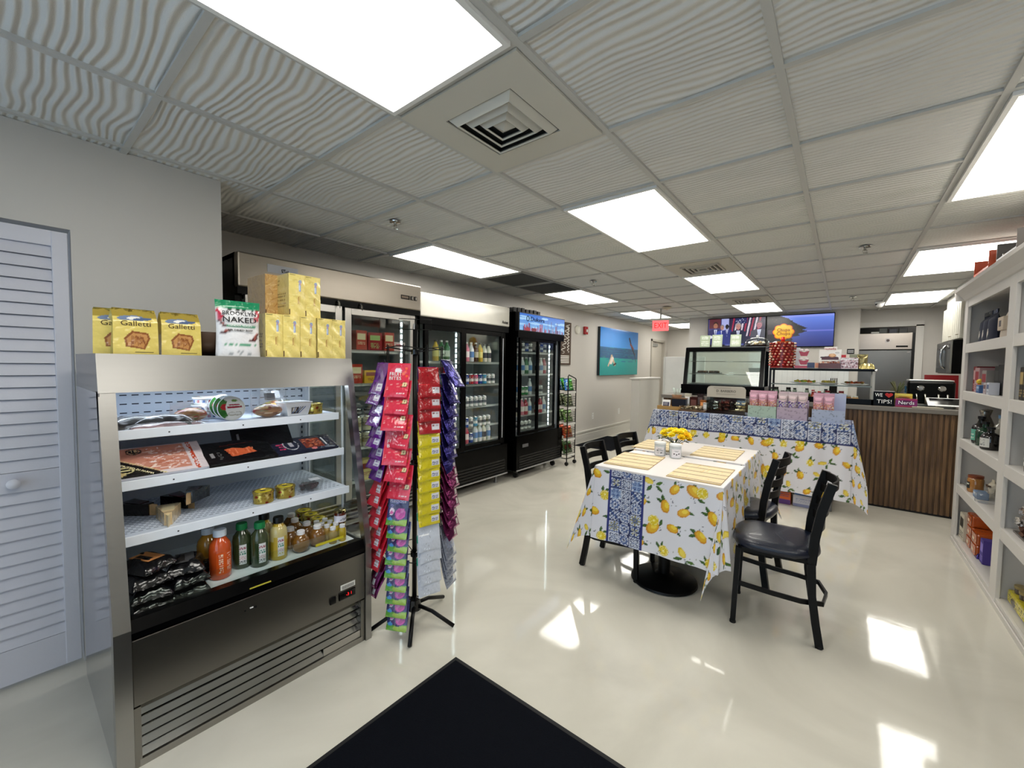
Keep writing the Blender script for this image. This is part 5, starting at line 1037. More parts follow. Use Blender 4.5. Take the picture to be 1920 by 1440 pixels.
# ================================================================ PRINTED TABLE CLOTHS
def stamp_lemon(c, x, y, kind, a, k=1.0, r=R_):
    G1, G2 = (.14, .28, .12), (.28, .42, .14); LE = (.87, .68, .16); LO = (.80, .54, .14); YL = (.93, .85, .25)
    ca, sa = math.cos(a), math.sin(a)
    def P(u, v): return x + k * (u * ca - v * sa), y + k * (u * sa + v * ca)
    def leaf(u, v, l, ang, col): c.ell(*P(u, v), l * k, l * .4 * k, col, a + ang, .5); px, py = P(u, v); c.ell(px + .002 * k, py + .002 * k, l * .8 * k, l * .16 * k, G2, a + ang, .5)
    def lemon(u, v, s_, ang): 
        px, py = P(u, v); c.ell(px, py, .029 * s_ * k, .020 * s_ * k, LO, a + ang); c.ell(px + .003, py + .003, .024 * s_ * k, .0165 * s_ * k, LE, a + ang); c.ell(px + .007 * k, py + .007 * k, .014 * s_ * k, .009 * s_ * k, (.93, .82, .28), a + ang)
    def slice_(u, v, s_):
        px, py = P(u, v); c.ell(px, py, .024 * s_ * k, .024 * s_ * k, (.85, .74, .12)); c.ell(px, py, .021 * s_ * k, .021 * s_ * k, (.95, .93, .7)); c.ell(px, py, .019 * s_ * k, .019 * s_ * k, (.86, .76, .16))
        for q in range(8): t = q * PI / 4 + a; c.line(px, py, px + .018 * s_ * k * math.cos(t), py + .018 * s_ * k * math.sin(t), .0016 * k, (.94, .9, .5))
        c.ell(px, py, .003 * k, .003 * k, (.96, .95, .8))
    def buds(u, v):
        for q in range(5): px, py = P(u + r.uniform(-.012, .012), v + r.uniform(-.012, .012)); c.ell(px, py, .0026 * k, .0022 * k, (.35, .36, .42))
    if kind == 0: leaf(-.024, .016, .02, 2.4, G1); leaf(-.03, -.002, .019, 3.3, G1); buds(.01, .03); lemon(.004, -.006, 1.05, -.9)
    elif kind == 1: leaf(-.036, .012, .018, 2.9, G1); leaf(.04, -.008, .018, .6, G1); lemon(-.008, -.010, 1.25, .3); slice_(.014, .016, 1.05); buds(.02, -.034)
    elif kind == 2: leaf(-.02, -.018, .02, .7, G1); leaf(.026, -.024, .02, -.9, G1); leaf(.03, .0, .018, .3, G2); buds(.012, .004); px, py = P(-.018, .016); c.ell(px, py, .024 * k, .014 * k, (.85, .72, .15), a - .6); c.ell(px + .002 * k, py - .002 * k, .019 * k, .010 * k, (.93, .84, .35), a - .6)
    elif kind == 3: leaf(.012, .02, .016, .8, G1); leaf(.026, -.004, .014, -.4, G1); buds(.024, .008); lemon(-.006, 0, .95, .2)
    else: leaf(-.02, .02, .017, 2, G1); leaf(.0, .026, .015, 1.2, G1); slice_(.004, -.002, 1.0); buds(-.024, -.01)
def paint_lemons(c, x0, y0, x1, y1, step=.105, k=1.0, seed=3):
    r = random.Random(seed); rows_ = max(1, int((y1 - y0) / step + .5)); cols_ = max(1, int((x1 - x0) / step + .5))
    for j in range(rows_ + 1):
        for i in range(cols_ + 1):
            x = x0 + (i + .5 * (j % 2) + r.uniform(-.1, .1)) * step; y = y0 + (j + r.uniform(-.1, .1) + .3) * step
            stamp_lemon(c, x, y, (i * 2 + j * 3 + r.randint(0, 1)) % 5, r.uniform(-.9, .9), k, r)
            if r.random() < .5: c.ell(x + step * .5, y + .01, .004, .003, (.6, .62, .6))
def paint_tiles(c, x0, y0, x1, y1, t):
    """patchwork of blue and white patterned squares"""
    m_ = (c.X >= x0) & (c.X < x1) & (c.Y >= y0) & (c.Y < y1)
    gx = (c.X - x0) / t; gy = (c.Y - y0) / t; i = np.floor(gx).astype(int); j = np.floor(gy).astype(int)
    a = (gx - i) * 2 - 1; b_ = (gy - j) * 2 - 1; k = (i * 3 + j * 5 + (i * j) % 3) % 6
    r = np.hypot(a, b_); th = np.arctan2(b_, a); ax, ay = np.abs(a), np.abs(b_); mx = np.maximum(ax, ay)
    NV = np.array((.10, .14, .32)); BL = np.array((.26, .36, .58)); LB = np.array((.56, .64, .78)); WH_ = np.array((.80, .82, .87)); OC = np.array((.62, .60, .42))
    out = np.tile(WH_, c.X.shape + (1,))
    def P(cond, col): out[m_ & cond] = col
    P((np.sin(a * 15) * np.sin(b_ * 15) > .35) & (k != 2), BL * .9)
    pet = np.abs(np.cos(2 * th)); st = np.abs(np.cos(4 * th))
    P((k == 0) & (np.abs(r - .75 * np.abs(np.sin(2 * th)) - .08) < .09), NV); P((k == 0) & (r < .35) & (np.abs(np.sin(2 * th)) < .3), BL)
    P((k == 1) & (mx > .86), NV); P((k == 1) & (r < .8) & (pet > .86), NV); P((k == 1) & (r < .7) & (np.abs(np.sin(2 * th)) > .9), OC); P((k == 1) & (np.abs(r - .85) < .07), BL)
    P((k == 2), LB); P((k == 2) & (np.abs(np.hypot(ax - .42, ay - .42) - .25) < .08), BL); P((k == 2) & (np.hypot(ax - .42, ay - .42) < .09), NV); P((k == 2) & (st > .9) & (r > .85), WH_)
    P((k == 3) & (r < .85 * (.45 + .55 * st)), BL); P((k == 3) & (r < .5 * (.4 + .6 * st)), WH_); P((k == 3) & (r < .18), NV); P((k == 3) & (r > 1.05), NV)
    P((k == 4) & (np.sin(a * 9.5) * np.sin(b_ * 9.5) > .25), NV); P((k == 4) & (np.abs(ax - ay) < .1), BL)
    P((k == 5) & (r < .9) & (np.cos(8 * th) > .2), OC * .9); P((k == 5) & (r < .55) & (np.cos(8 * th) < -.1), BL); P((k == 5) & (mx > .9), BL)
    P((mx > .965), NV * 1.2); c.a[m_] = out[m_]
CLW = (.87, .87, .90)
def draped_cloth(name, x0, x1, y0, y1, ztop, drops, canvas, folds, flare=.30, ripple=.008, res=.0055, tag_=None, floor=.012, cw=.0):
    """rectangular cloth hanging over a table top; drops = overhang on (x0, x1, y0, y1); corners fold into points"""
    dx0, dx1, dy0, dy1 = drops; W, L_ = x1 - x0 + dx0 + dx1, y1 - y0 + dy0 + dy1
    def f(u, v):
        X = x0 - dx0 + u * W; Y = y0 - dy0 + v * L_
        ox = np.where(X < x0, X - x0, np.where(X > x1, X - x1, 0)); oy = np.where(Y < y0, Y - y0, np.where(Y > y1, Y - y1, 0))
        bx, by = np.clip(X, x0, x1), np.clip(Y, y0, y1); m_ = np.hypot(ox, oy); e = .018
        dirx = np.where(m_ > 0, ox / np.maximum(m_, 1e-6), 0); diry = np.where(m_ > 0, oy / np.maximum(m_, 1e-6), 0)
        corner = 2 * np.abs(dirx * diry)
        # along an edge: swing outward near the corners
        near = np.exp(-np.minimum(np.abs(bx - x0), np.abs(x1 - bx)) / .12) * (np.abs(diry) > .99) + np.exp(-np.minimum(np.abs(by - y0), np.abs(y1 - by)) / .12) * (np.abs(dirx) > .99)
        out = m_ * (.05 + flare * corner ** 1.3 + .05 * near) + ripple * np.clip(m_ / .2, 0, 1) * np.sin((bx + by) * 26 + 3 * corner)
        sx = np.zeros_like(m_); sy = np.zeros_like(m_)
        for (qx, qy), (vx, vy) in (folds or {}).items():
            k = (np.sign(ox) == qx) & (np.sign(oy) == qy) & (corner > 0); wgt = np.where(k, corner ** 1.3 * m_, 0)
            out = np.where(k, m_ * .06, out); sx = sx + wgt * vx; sy = sy + wgt * vy
        out = np.minimum(out, m_ * .95)
        px = bx + dirx * out + sx; py = by + diry * out + sy; out = np.hypot(px - bx, py - by)
        # the folded corner closes toward the diagonal
        z = ztop - np.sqrt(np.maximum(m_ ** 2 - out ** 2, 0)); hang = m_ > 1e-6
        z = np.where(hang, z, ztop); low = z < floor
        sp = np.where(low, floor - z, 0); z = np.where(low, floor + .004 * np.sin(sp * 60), z); px = px + dirx * sp * .8; py = py + diry * sp * .8
        return px, py, z
    b = B(); b.sheet(f, int(W / res), int(L_ / res), canvas, 'cloth')
    o = b.build(name)
    bm = bmesh.new(); bm.from_mesh(o.data)
    o2 = o; bm.free(); return o
# ---- two dining tables
def dining_table(x0, x1, y0, y1, lab):
    r = root('dining_table'); cx, cy = (x0 + x1) / 2, (y0 + y1) / 2 - .07; r.location = (cx, cy, 0); tag(r, lab, 'table', 'pedestal dining tables')
    B().box(x0 - cx, y0 - cy, .728, x1 - cx, y1 - cy, .756, (.2, .15, .12), 'satin', .004).build('tabletop', r)
    B().lathe([(0, .73), (.1, .73), (.1, .715), (.038, .70), (.038, .06), (.06, .05), (0, .05)], BKC, 'black_metal', 24).build('column', r)
    B().lathe([(.0, .05), (.06, .048), (.16, .034), (.205, .02), (.21, .008), (.2, .004), (0, .004)], BKC, 'black_metal', 40).build('base_disc', r)
T1 = (-1.262, -.492, 2.485, 3.135); T2 = (-1.288, -.505, 3.205, 3.80)
dining_table(*T1, 'nearer pedestal dining table under the lemon and blue-tile cloth'); dining_table(*T2, 'farther pedestal dining table under the second lemon cloth, near the long table')
for key, (x0, x1, y0, y1), drops, seed, lab in (('a', T1, (.455, .455, .475, .02), 4, 'lemon print cloth with a blue tile stripe on the nearer dining table'), ('b', T2, (.42, .44, .02, .42), 9, 'lemon print cloth on the farther dining table')):
    W, L_ = x1 - x0 + drops[0] + drops[1], y1 - y0 + drops[2] + drops[3]; c = Canvas(W, L_, 420, CLW)
    paint_lemons(c, 0, 0, W, L_, .13, 1.28, seed); xs = drops[0] + .115
    c.rect(xs - .012, 0, xs + .222, L_, CLW); paint_tiles(c, xs, 0, xs + .21, L_, .07); c.rect(xs - .010, 0, xs + .002, L_, (.14, .17, .45)); c.rect(xs + .208, 0, xs + .22, L_, (.14, .17, .45))
    # lace-white runner printed on the part that lies flat
    c.rect(drops[0], drops[2] - .012, W - drops[1], L_ - drops[3], (.88, .86, .85))
    o = draped_cloth('tablecloth', x0 - .004, x1 + .004, y0 - .004, y1 + .003, .759, drops, c, {(-1, -1): (-.26, .02), (1, -1): (-.16, -.10)} if key == 'a' else None, res=.0048 if key == 'a' else .007)
    tag(o, lab, 'tablecloth', 'lemon table cloths')
# bamboo placemats
c = Canvas(.44, .30, 500, H('dccaa2'))
for k in range(70): x, y = R_.uniform(0, .44), R_.uniform(0, .3); c.rect(x, y, x + R_.uniform(.02, .1), y + .002, H('d4b67c') if k % 2 else H('edd8a8'))
for x in (.012, .024, .12, .132, .22, .232, .32, .332, .415, .427): c.rect(x, 0, x + .006, .3, H('5e4226'))
def placemat():
    b = B(); b.sheet(lambda u, v: ((u - .5) * .44, (v - .5) * .30, .0042 + .0006 * np.sin(v * 188)), 220, 60, c_m, 'matte').box(-.22, -.15, 0, .22, .15, .0035, H('c8aa70'), 'matte')
    return b.build('placemat')
c_m = c
for k, (x, y, rz, lab) in enumerate(((-1.115, 2.79, 95, 'bamboo placemat on the nearer table, on the side of the left chairs'), (-.665, 2.735, 91, 'bamboo placemat on the nearer table, on the side of the navy-seated chair'), (-1.19, 3.46, 93, 'bamboo placemat on the farther table, on the side of the left chairs'), (-.73, 3.47, 91, 'bamboo placemat on the farther table, right of the flowers'))):
    o = inst('pm', placemat, (x, y, .7602), rz, lab, 'placemat', 'bamboo placemats'); 
# sugar canisters and the flower pot
def canister(two):
    def mk():
        r = root('sweetener_canister'); B().lathe([(0, 0), (.037, 0), (.04, .004), (.04, .082), (.037, .086)], (.76, .78, .79), 'satin', 28).build('canister_body', r)
        B().lathe([(.0375, .084), (.042, .086), (.042, .097), (.04, .1), (0, .1)], (.88, .89, .89), 'satin', 28).build('canister_lid', r)
        cc = Canvas(.07, .065, 700, (.88, .87, .89)); cc.scrawl(.02, .048, .05, .058, 2, (.5, .5, .52), fill=.5)
        for x, y in ((.018, .03), (.035, .024), (.052, .031)) if two else ((.02, .04), (.045, .02)): cc.ell(x, y, .006, .0045, (.2, .18, .2), .5)
        if not two: cc.scrawl(.012, .015, .06, .045, 5, (.45, .48, .52), fill=.4)
        B().sheet(lambda u, v: (.0412 * np.cos((u - .5) * 1.7), .0412 * np.sin((u - .5) * 1.7), .006 + v * .06), 34, 30, cc, 'matte').build('canister_label', r); return r
    return mk
inst('can1', canister(False), (-1.045, 3.085, .7605), -75, 'pale grey canister with packets on its side, left of the flowers', 'canister')
inst('can2', canister(True), (-.93, 3.075, .7605), -62, 'pale grey canister with a bean-printed label, below the flowers', 'canister')
r = root('flower_pot'); r.location = (-.985, 3.235, .7605); tag(r, 'dark jar of bright yellow flowers between the canisters', 'flowers')
B().lathe([(0, 0), (.036, 0), (.042, .01), (.042, .07), (.035, .08), (.035, .09)], (.12, .14, .10), 'glass', 24).lathe([(0, .002), (.034, .003), (.039, .012), (.039, .066), (0, .066)], (.13, .17, .08), 'satin', 20).build('jar', r)
b = B()
for k in range(26):
    a = R_.uniform(0, 6.28); rr = R_.uniform(.02, .11); z = .085 + R_.uniform(0, .06); px, py = rr * math.cos(a), rr * math.sin(a); l = R_.uniform(.03, .05); ta = a + R_.uniform(-.5, .5)
    d_ = Vector((math.cos(ta), math.sin(ta), R_.uniform(-.5, .3))); s_ = Vector((-math.sin(ta), math.cos(ta), 0)) * l * .3; p = Vector((px, py, z))
    b.add([p[:], (p + d_ * l * .5 + s_)[:], (p + d_ * l)[:], (p + d_ * l * .5 - s_)[:], (p + d_ * l * .5 + Vector((0, 0, .004)))[:]], [(0, 1, 4), (1, 2, 4), (2, 3, 4), (3, 0, 4)], R_.choice([(.08, .14, .05), (.14, .22, .07), (.05, .09, .04)]), 'satin')
    b.tube([(0, 0, .06), (px * .5, py * .5, z * .8), (px, py, z)], .0016, (.12, .2, .06), 'satin', 5)
b.build('foliage', r)
for k, (px, py, z, s_) in enumerate(((-.075, -.02, .150, 1), (-.035, .0, .165, 1.05), (.01, -.02, .160, 1.1), (.045, -.01, .158, 1), (.085, -.015, .142, 1.1), (.095, .0, .12, .9), (-.02, .05, .165, 1), (.04, .05, .165, 1), (-.06, -.035, .125, .9), (.06, -.045, .13, .95), (-.01, -.05, .14, .9))):
    b = B()
    for ring, (n, l, el) in enumerate(((9, .036, .25), (8, .03, .6), (6, .022, 1.0), (5, .014, 1.3))):
        for q in range(n):
            a = q * 2 * PI / n + ring * .4 + k; ce, se = math.cos(el), math.sin(el); L2 = l * s_
            P0 = np.array((0, 0, ring * .002)); dr_ = np.array((math.cos(a) * ce, math.sin(a) * ce, se)); sd = np.array((-math.sin(a), math.cos(a), 0)) * L2 * .36; upv = np.array((0, 0, .004))
            b.add([P0, P0 + dr_ * L2 * .55 + sd + upv, P0 + dr_ * L2 + sd * .4, P0 + dr_ * L2 * 1.05, P0 + dr_ * L2 - sd * .4, P0 + dr_ * L2 * .55 - sd + upv, P0 + dr_ * L2 * .5 - upv], [(0, 1, 6), (1, 2, 6), (2, 3, 6), (3, 4, 6), (4, 5, 6), (5, 0, 6)], R_.choice([(.98, .90, .12), (.98, .85, .08), (.97, .93, .28)]) if px < .06 else R_.choice([(.98, .84, .08), (.97, .80, .07), (.98, .88, .14)]), 'matte')
    o = b.build('flower_head', r, (px, py, z)); o.rotation_euler = (-py * 4 + .35, px * 5, 0)

# ---- ladder-back chairs (sitter faces +X)
def chair():
    r = root('dining_chair'); seat = B()
    nu, nv = 48, 7; prof = [(0.0, .432), (.86, .432), (.97, .437), (1.0, .450), (.985, .468), (.92, .482), (.7, .488), (0, .487)]
    V = []
    for k, z in prof:
        for j in range(nu):
            a = 2 * PI * j / nu; ca, sa = math.cos(a), math.sin(a); e = .62
            x = .205 * math.copysign(abs(ca) ** e, ca); y = .205 * math.copysign(abs(sa) ** e, sa) * (1 + .05 * ca)
            V.append((k * x, k * y, z + (.006 * (ca < -.3)) * k))
    seat.add(V, [(i * nu + j, i * nu + (j + 1) % nu, (i + 1) * nu + (j + 1) % nu, (i + 1) * nu + j) for i in range(len(prof) - 1) for j in range(nu)], (.03, .065, .14), 'leather', True); seat.build('seat', r)
    B().tube([(.17, -.165, .422), (.17, .165, .422), (-.16, .15, .422), (-.16, -.15, .422), (.17, -.165, .422)], 0, BKC, 'black_metal', 4, flat=(.008, .012)).build('seat_frame', r)
    for s_ in (-1, 1):
        B().tube([(.172, s_ * .17, .43), (.185, s_ * .178, .004)], 0, BKC, 'black_metal', 4, flat=(.013, .013)).build('leg', r)
        b = B().tube([(-.205, s_ * .178, .004), (-.185, s_ * .172, .12), (-.165, s_ * .166, .26), (-.158, s_ * .162, .42)], 0, BKC, 'black_metal', 4, flat=(.014, .018)); b.build('leg', r)
        B().tube([(-.158, s_ * .162, .42), (-.168, s_ * .161, .56), (-.19, s_ * .16, .70), (-.228, s_ * .16, .845)], 0, BKC, 'black_metal', 4, flat=(.012, .020)).build('back_post', r)
        B().lathe([(0, 0), (.016, 0), (.016, .012), (0, .014)], (.02, .02, .02), 'matte', 10).build('foot_glide', r, (.185, s_ * .178, 0)); B().lathe([(0, 0), (.016, 0), (.016, .012), (0, .014)], (.02, .02, .02), 'matte', 10).build('foot_glide', r, (-.205, s_ * .178, 0))
    for k in range(4):
        z = .60 + k * .078; xb = -.168 - .055 * ((z - .55) / .3) ** 1.4; h_ = .022 if k < 3 else .024; b = B()
        if k == 3: z = .822; xb = -.222
        def f(u, v, xb=xb, z=z, h_=h_): return xb - .038 * np.sin(u * PI) + .0 * v, (u - .5) * .31, z + (v - .5) * 2 * h_ * (1 - .0 * u)
        def g(u, v, f=f): a = f(u, v); return a[0] - .009, a[1], a[2]
        b.sheet(f, 20, 3, BKC, 'black_metal').sheet(g, 20, 3, BKC, 'black_metal')
        for vv in (0, 1): b.sheet(lambda u, v, vv=vv, f=f: (f(u, vv + 0 * v)[0] - .009 * v, f(u, vv + 0 * v)[1], f(u, vv + 0 * v)[2]), 20, 1, BKC, 'black_metal')
        b.build('back_slat', r)
    B().tube([(.175, -.174, .23), (.0, -.165, .215), (-.12, -.16, .21), (-.215, -.13, .21), (-.24, 0, .21), (-.215, .13, .21), (-.12, .16, .21), (.0, .165, .215), (.175, .174, .23)], 0, BKC, 'black_metal', 4, flat=(.006, .012)).build('stretcher', r)
    return r
inst('chair', chair, (-.262, 2.735, 0), 186, 'black ladder-back chair with a navy padded seat, pulled out in front on the right', 'chair', 'ladder-back dining chairs')
inst('chair', chair, (-.515, 3.235, 0), 174, 'black ladder-back chair tucked at the farther table behind the navy-seated one', 'chair', 'ladder-back dining chairs')
inst('chair', chair, (-1.205, 2.765, 0), 3, 'black ladder-back chair on the far side of the nearer table, nearest the coolers', 'chair', 'ladder-back dining chairs')
inst('chair', chair, (-1.20, 3.31, 0), -4, 'black ladder-back chair half hidden at the left of the farther table', 'chair', 'ladder-back dining chairs')

# ================================================================ LONG DISPLAY TABLE with lemon cloth
LX0, LX1, LY0, LY1, LZ = -1.83, .10, 5.11, 5.60, .885
r = root('folding_table'); tag(r, 'long table under the lemon cloth in front of the counter', 'table')
B().box(LX0 + .01, LY0 + .01, LZ - .035, LX1 - .01, LY1 - .01, LZ - .004, (.8, .8, .78), 'satin', .006).build('tabletop', r)
for x in (LX0 + .15, LX1 - .15):
    for y in (LY0 + .06, LY1 - .06): B().tube([(x, y, .0), (x, y, LZ - .03)], .014, (.5, .5, .52), n=10).build('leg', r)
drops = (.50, .40, .74, .01); W, L_ = LX1 - LX0 + drops[0] + drops[1], LY1 - LY0 + drops[2] + drops[3]
c = Canvas(W, L_, 230, CLW); paint_lemons(c, 0, 0, W, L_, .15, 1.38, 21)
yt = drops[2] - .19; c.rect(0, yt - .02, W, L_, CLW); paint_tiles(c, 0, yt, W, L_, .115); c.rect(0, yt - .016, W, yt + .002, (.13, .16, .38))
o = draped_cloth('tablecloth', LX0, LX1, LY0, LY1, LZ + .003, drops, c, {(1, -1): (.16, .0), (-1, -1): (-.2, .0)}, flare=.3, ripple=.014, res=.0085)
tag(o, 'long lemon print cloth with a blue tile band over the display table', 'tablecloth', 'lemon table cloths')
# goods under it
for x, w_, h_, c1, c2_, lab, z in ((-.435, .12, .2, H('c8602c'), H('5a3a7a'), 'orange and purple packaging box on the floor under the long table', 0), (-.235, .24, .12, (.72, .72, .76), (.5, .52, .66), 'white carton on the floor under the long table', 0), (-.235, .22, .065, (.80, .82, .86), H('2a5a9c'), 'blue and white flat box on the white carton under the long table', .122)):
    rr = root('packing_box'); B().box(-w_ / 2, -.08, 0, w_ / 2, .08, h_, c1, 'satin', .003).build('box_body', rr); cc = Canvas(w_, h_, 300, c1); cc.rect(0, 0, w_, h_ * .25, c2_); cc.scrawl(w_ * .1, h_ * .4, w_ * .9, h_ * .9, 4, c2_ if c1[0] > .7 else (.95, .7, .4), fill=.35)
    B().sheet(lambda u, v: ((u - .5) * w_ * .98, u * 0 - .0812, h_ * .01 + v * h_ * .98), 40, 26, cc, 'satin').build('printed_face', rr); rr.location = (x, 5.21, z + .001); tag(rr, lab, 'box')
# candy boxes: open carton, back board, bags inside
def candy_box(col, w_=.262, d=.17, h=.125, back=.29):
    def mk():
        rr = root('display_carton'); col2 = tuple(np.array(col) * .86); cc = Canvas(w_, h, 320, col)
        for k in range(26): cc.ell(R_.uniform(.01, w_), R_.uniform(.01, h), .009, .006, tuple(np.array(col) * R_.uniform(.8, .93)), R_.random() * 3)
        cc.rect(w_ * .42, h * .35, w_ * .58, h * .4, col2)
        b = B().box(-w_ / 2, -d / 2, 0, w_ / 2, -d / 2 + .003, h, col, 'satin').box(-w_ / 2, -d / 2 + .003, 0, -w_ / 2 + .003, d / 2, h, col2, 'satin').box(w_ / 2 - .003, -d / 2 + .003, 0, w_ / 2, d / 2, h, col2, 'satin').box(-w_ / 2 + .003, -d / 2 + .003, 0, w_ / 2 - .003, d / 2, .003, col2, 'satin')
        b.build('carton_body', rr); B().sheet(lambda u, v: ((u - .5) * w_, u * 0 - d / 2 - .0008, v * h), 60, 30, cc, 'satin').build('printed_front', rr)
        B().box(-w_ / 2, d / 2 - .003, 0, w_ / 2, d / 2, back, tuple(np.clip(np.array(col) * 1.08, 0, 1)), 'satin').build('back_board', rr); return rr
    return mk
cbs = ((-.668, H('a9bfb2'), 'pale green'), (-.40, H('b3a3b6'), 'mauve'), (-.100, H('a9b4cf'), 'pale blue'))
for k, (x, col, nm) in enumerate(cbs): inst('cb%d' % k, candy_box(col, back=[.2, .2, .285][k]), (x, 5.225, LZ + .0035), -1, '%s display carton of sweets at the front of the long table' % nm, 'display carton', 'pastel sweet cartons')
def sweet_bag(top, cols, h=.2, w_=.085):
    def mk():
        rr = root('sweet_bag'); c1 = Canvas(w_, h, 520, top)
        for k in range(120): c1.ell(R_.uniform(0, w_), R_.uniform(0, h * .62), R_.uniform(.004, .008), R_.uniform(.003, .006), R_.choice(cols), R_.random() * 3)
        c1.ell(w_ / 2, h * .8, w_ * .36, h * .07, tuple(np.clip(np.array(top) * 1.25, 0, 1))); c1.ell(w_ / 2, h * .62, w_ * .32, h * .045, tuple(np.clip(np.array(top) * 1.2, 0, 1)))
        b = B(rotm('Z', -90)); pouch_body(b, w_, h, .045, c1, 'film', seal=.08); b.build('bag_body', rr); return rr
    return mk
pk_ = [H('e8b8a0'), H('c87858'), H('f0d8c8'), H('b86a50'), H('e8a088')]; vi = [H('e0dcec'), H('5a3aa0'), H('f0f0f8'), H('8a68c8'), H('3a2a6a')]
for x0, xs, tops, cols, nm in ((-.668, (-.085, 0, .085), H('cf9fb2'), pk_, 'pale green'), (-.40, (-.085, 0, .085), H('c8b4b8'), vi, 'mauve'), (-.100, (-.085, 0.0), H('cb9bae'), pk_, 'pale blue')):
    for k, dx in enumerate(xs):
        for q in range(2): inst('sg' + nm[:2], sweet_bag(tops, cols), (x0 + dx, 5.195 + .05 * q, LZ + .075 + .018 * q), 0, '%s bag of sweets from the left in the %s carton, %s row' % (ORD[k], nm, ['front', 'rear'][q]), 'sweet bag', 'bags of sweets in the %s carton' % nm, rx=8)
# chocolate dispenser with arched header
rr = root('chocolate_display'); rr.location = (-1.035, 5.28, LZ + .0035); tag(rr, 'chocolate counter display with a cream arched header at the middle of the long table', 'display')
hb = [(-.2, .19), (-.2, .285), (-.185, .31), (-.16, .318), (.16, .318), (.185, .31), (.2, .285), (.2, .19)]
B().prism(hb, -.085, -.08, (.74, .71, .66), 'satin', 'y').build('header_board', rr)
B().text('D. BARBERO', .038, FY(0, -.0865, .262), (.12, .1, .09), 'matte', width=.2, ext=.001).box(-.13, -.0865, .296, .05, -.0855, .299, (.35, .32, .3), 'matte').box(-.1, -.0865, .226, .1, -.0855, .229, (.45, .42, .4), 'matte').build('header_lettering', rr)
B().box(-.2, -.09, 0, .2, .07, .035, (.12, .08, .07), 'gloss').box(-.2, .06, .035, .2, .07, .19, (.15, .12, .1), 'gloss').box(-.2, -.09, .035, -.196, .07, .19, WHITE, 'glass').box(.196, -.09, .035, .2, .07, .19, WHITE, 'glass').build('bin_body', rr)
B().box(-.2, -.092, .04, .2, -.089, .165, WHITE, 'glass').build('clear_front', rr)
b = B()
for k in range(7):
    for q in range(9):
        cl = [(.1, .09, .1), (.75, .76, .74), H('4a1c18'), H('5a2a20'), H('2a201c'), (.78, .72, .6), H('a8905a')][k]
        b.M = T(-.17 + k * .057 + R_.uniform(-.012, .012), -.055 + .03 * (q % 3) + R_.uniform(-.01, .01), .055 + .035 * (q // 3)) @ rotm('X', R_.uniform(-50, 50)) @ rotm('Y', R_.uniform(-50, 50)); b.box(-.018, -.01, -.008, .018, .01, .008, cl, 'foil', .003)
b.build('wrapped_chocolates', rr)
# left of it: tray, picture card, cups and packets
rr = root('wooden_tray'); rr.location = (-1.675, 5.30, LZ + .0035); tag(rr, 'low tan wooden tray at the left end of the long table', 'tray'); W_ = H('b08a50')
B().box(-.14, -.1, 0, .14, .1, .008, W_, 'satin').build('tray_base', rr)
for q in ((-.14, -.1, .14, -.09), (-.14, .09, .14, .1), (-.14, -.09, -.13, .09), (.13, -.09, .14, .09)): B().box(q[0], q[1], .008, q[2], q[3], .045, W_, 'satin').build('tray_side', rr)
rr = root('picture_card'); rr.location = (-1.735, 5.28, LZ + .012); tag(rr, 'small white-framed card leaning in the wooden tray', 'card'); B(rotm('X', -14)).box(-.05, -.002, 0, .05, .002, .11, WHITE, 'satin').build('card_frame', rr); B(rotm('X', -14)).box(-.038, -.0032, .01, .038, -.002, .08, (.25, .25, .38), 'gloss').box(-.03, -.0042, .04, .02, -.0032, .075, (.5, .5, .55), 'gloss').build('card_picture', rr)
rr = root('cutlery_box'); rr.location = (-1.60, 5.40, LZ + .0035); tag(rr, 'dark blue box behind the wooden tray', 'box'); B().box(-.085, -.05, 0, .085, .05, .13, (.09, .12, .18), 'satin', .003).build('box_body', rr); B().box(-.087, -.052, .13, .087, .052, .142, H('7a5a40'), 'satin').build('box_lid', rr)
rr = root('cup_of_straws'); rr.location = (-1.64, 5.40, LZ + .147); tag(rr, 'shallow tan dish of pale plastic spoons on the dark blue box', 'dish'); B().lathe([(0, 0), (.05, 0), (.065, .035), (.062, .035), (.047, .005), (0, .004)], H('b89070'), 'satin', 22).build('dish', rr)
for k in range(14): a = k * .9; B().tube([(.02 * math.cos(a), .02 * math.sin(a), .006), (.05 * math.cos(a), .05 * math.sin(a), .12)], .0035, (.72, .78, .74), 'gloss', 6).build('plastic_spoon', rr)
rr = root('basket_of_packets'); rr.location = (-1.40, 5.27, LZ + .0035); tag(rr, 'open basket heaped with small wrapped sweets beside the chocolate display', 'basket'); B().box(-.15, -.09, 0, .15, .09, .02, H('6a5038'), 'satin', .004).build('basket_base', rr); b = B()
for k in range(110):
    b.M = T(R_.uniform(-.14, .14), R_.uniform(-.085, .085), .026 + R_.uniform(0, .035)) @ rotm('Z', R_.uniform(0, 180)) @ rotm('X', R_.uniform(-40, 40)); b.box(-.017, -.009, -.005, .017, .009, .005, R_.choice([H('b8a88c'), H('8a7a60'), H('d8d0c0'), H('6a5a40'), H('a09078'), H('c8b898'), H('7a6858')]), 'foil')
o = b.build('wrapped_sweets', rr); o['kind'] = 'stuff'
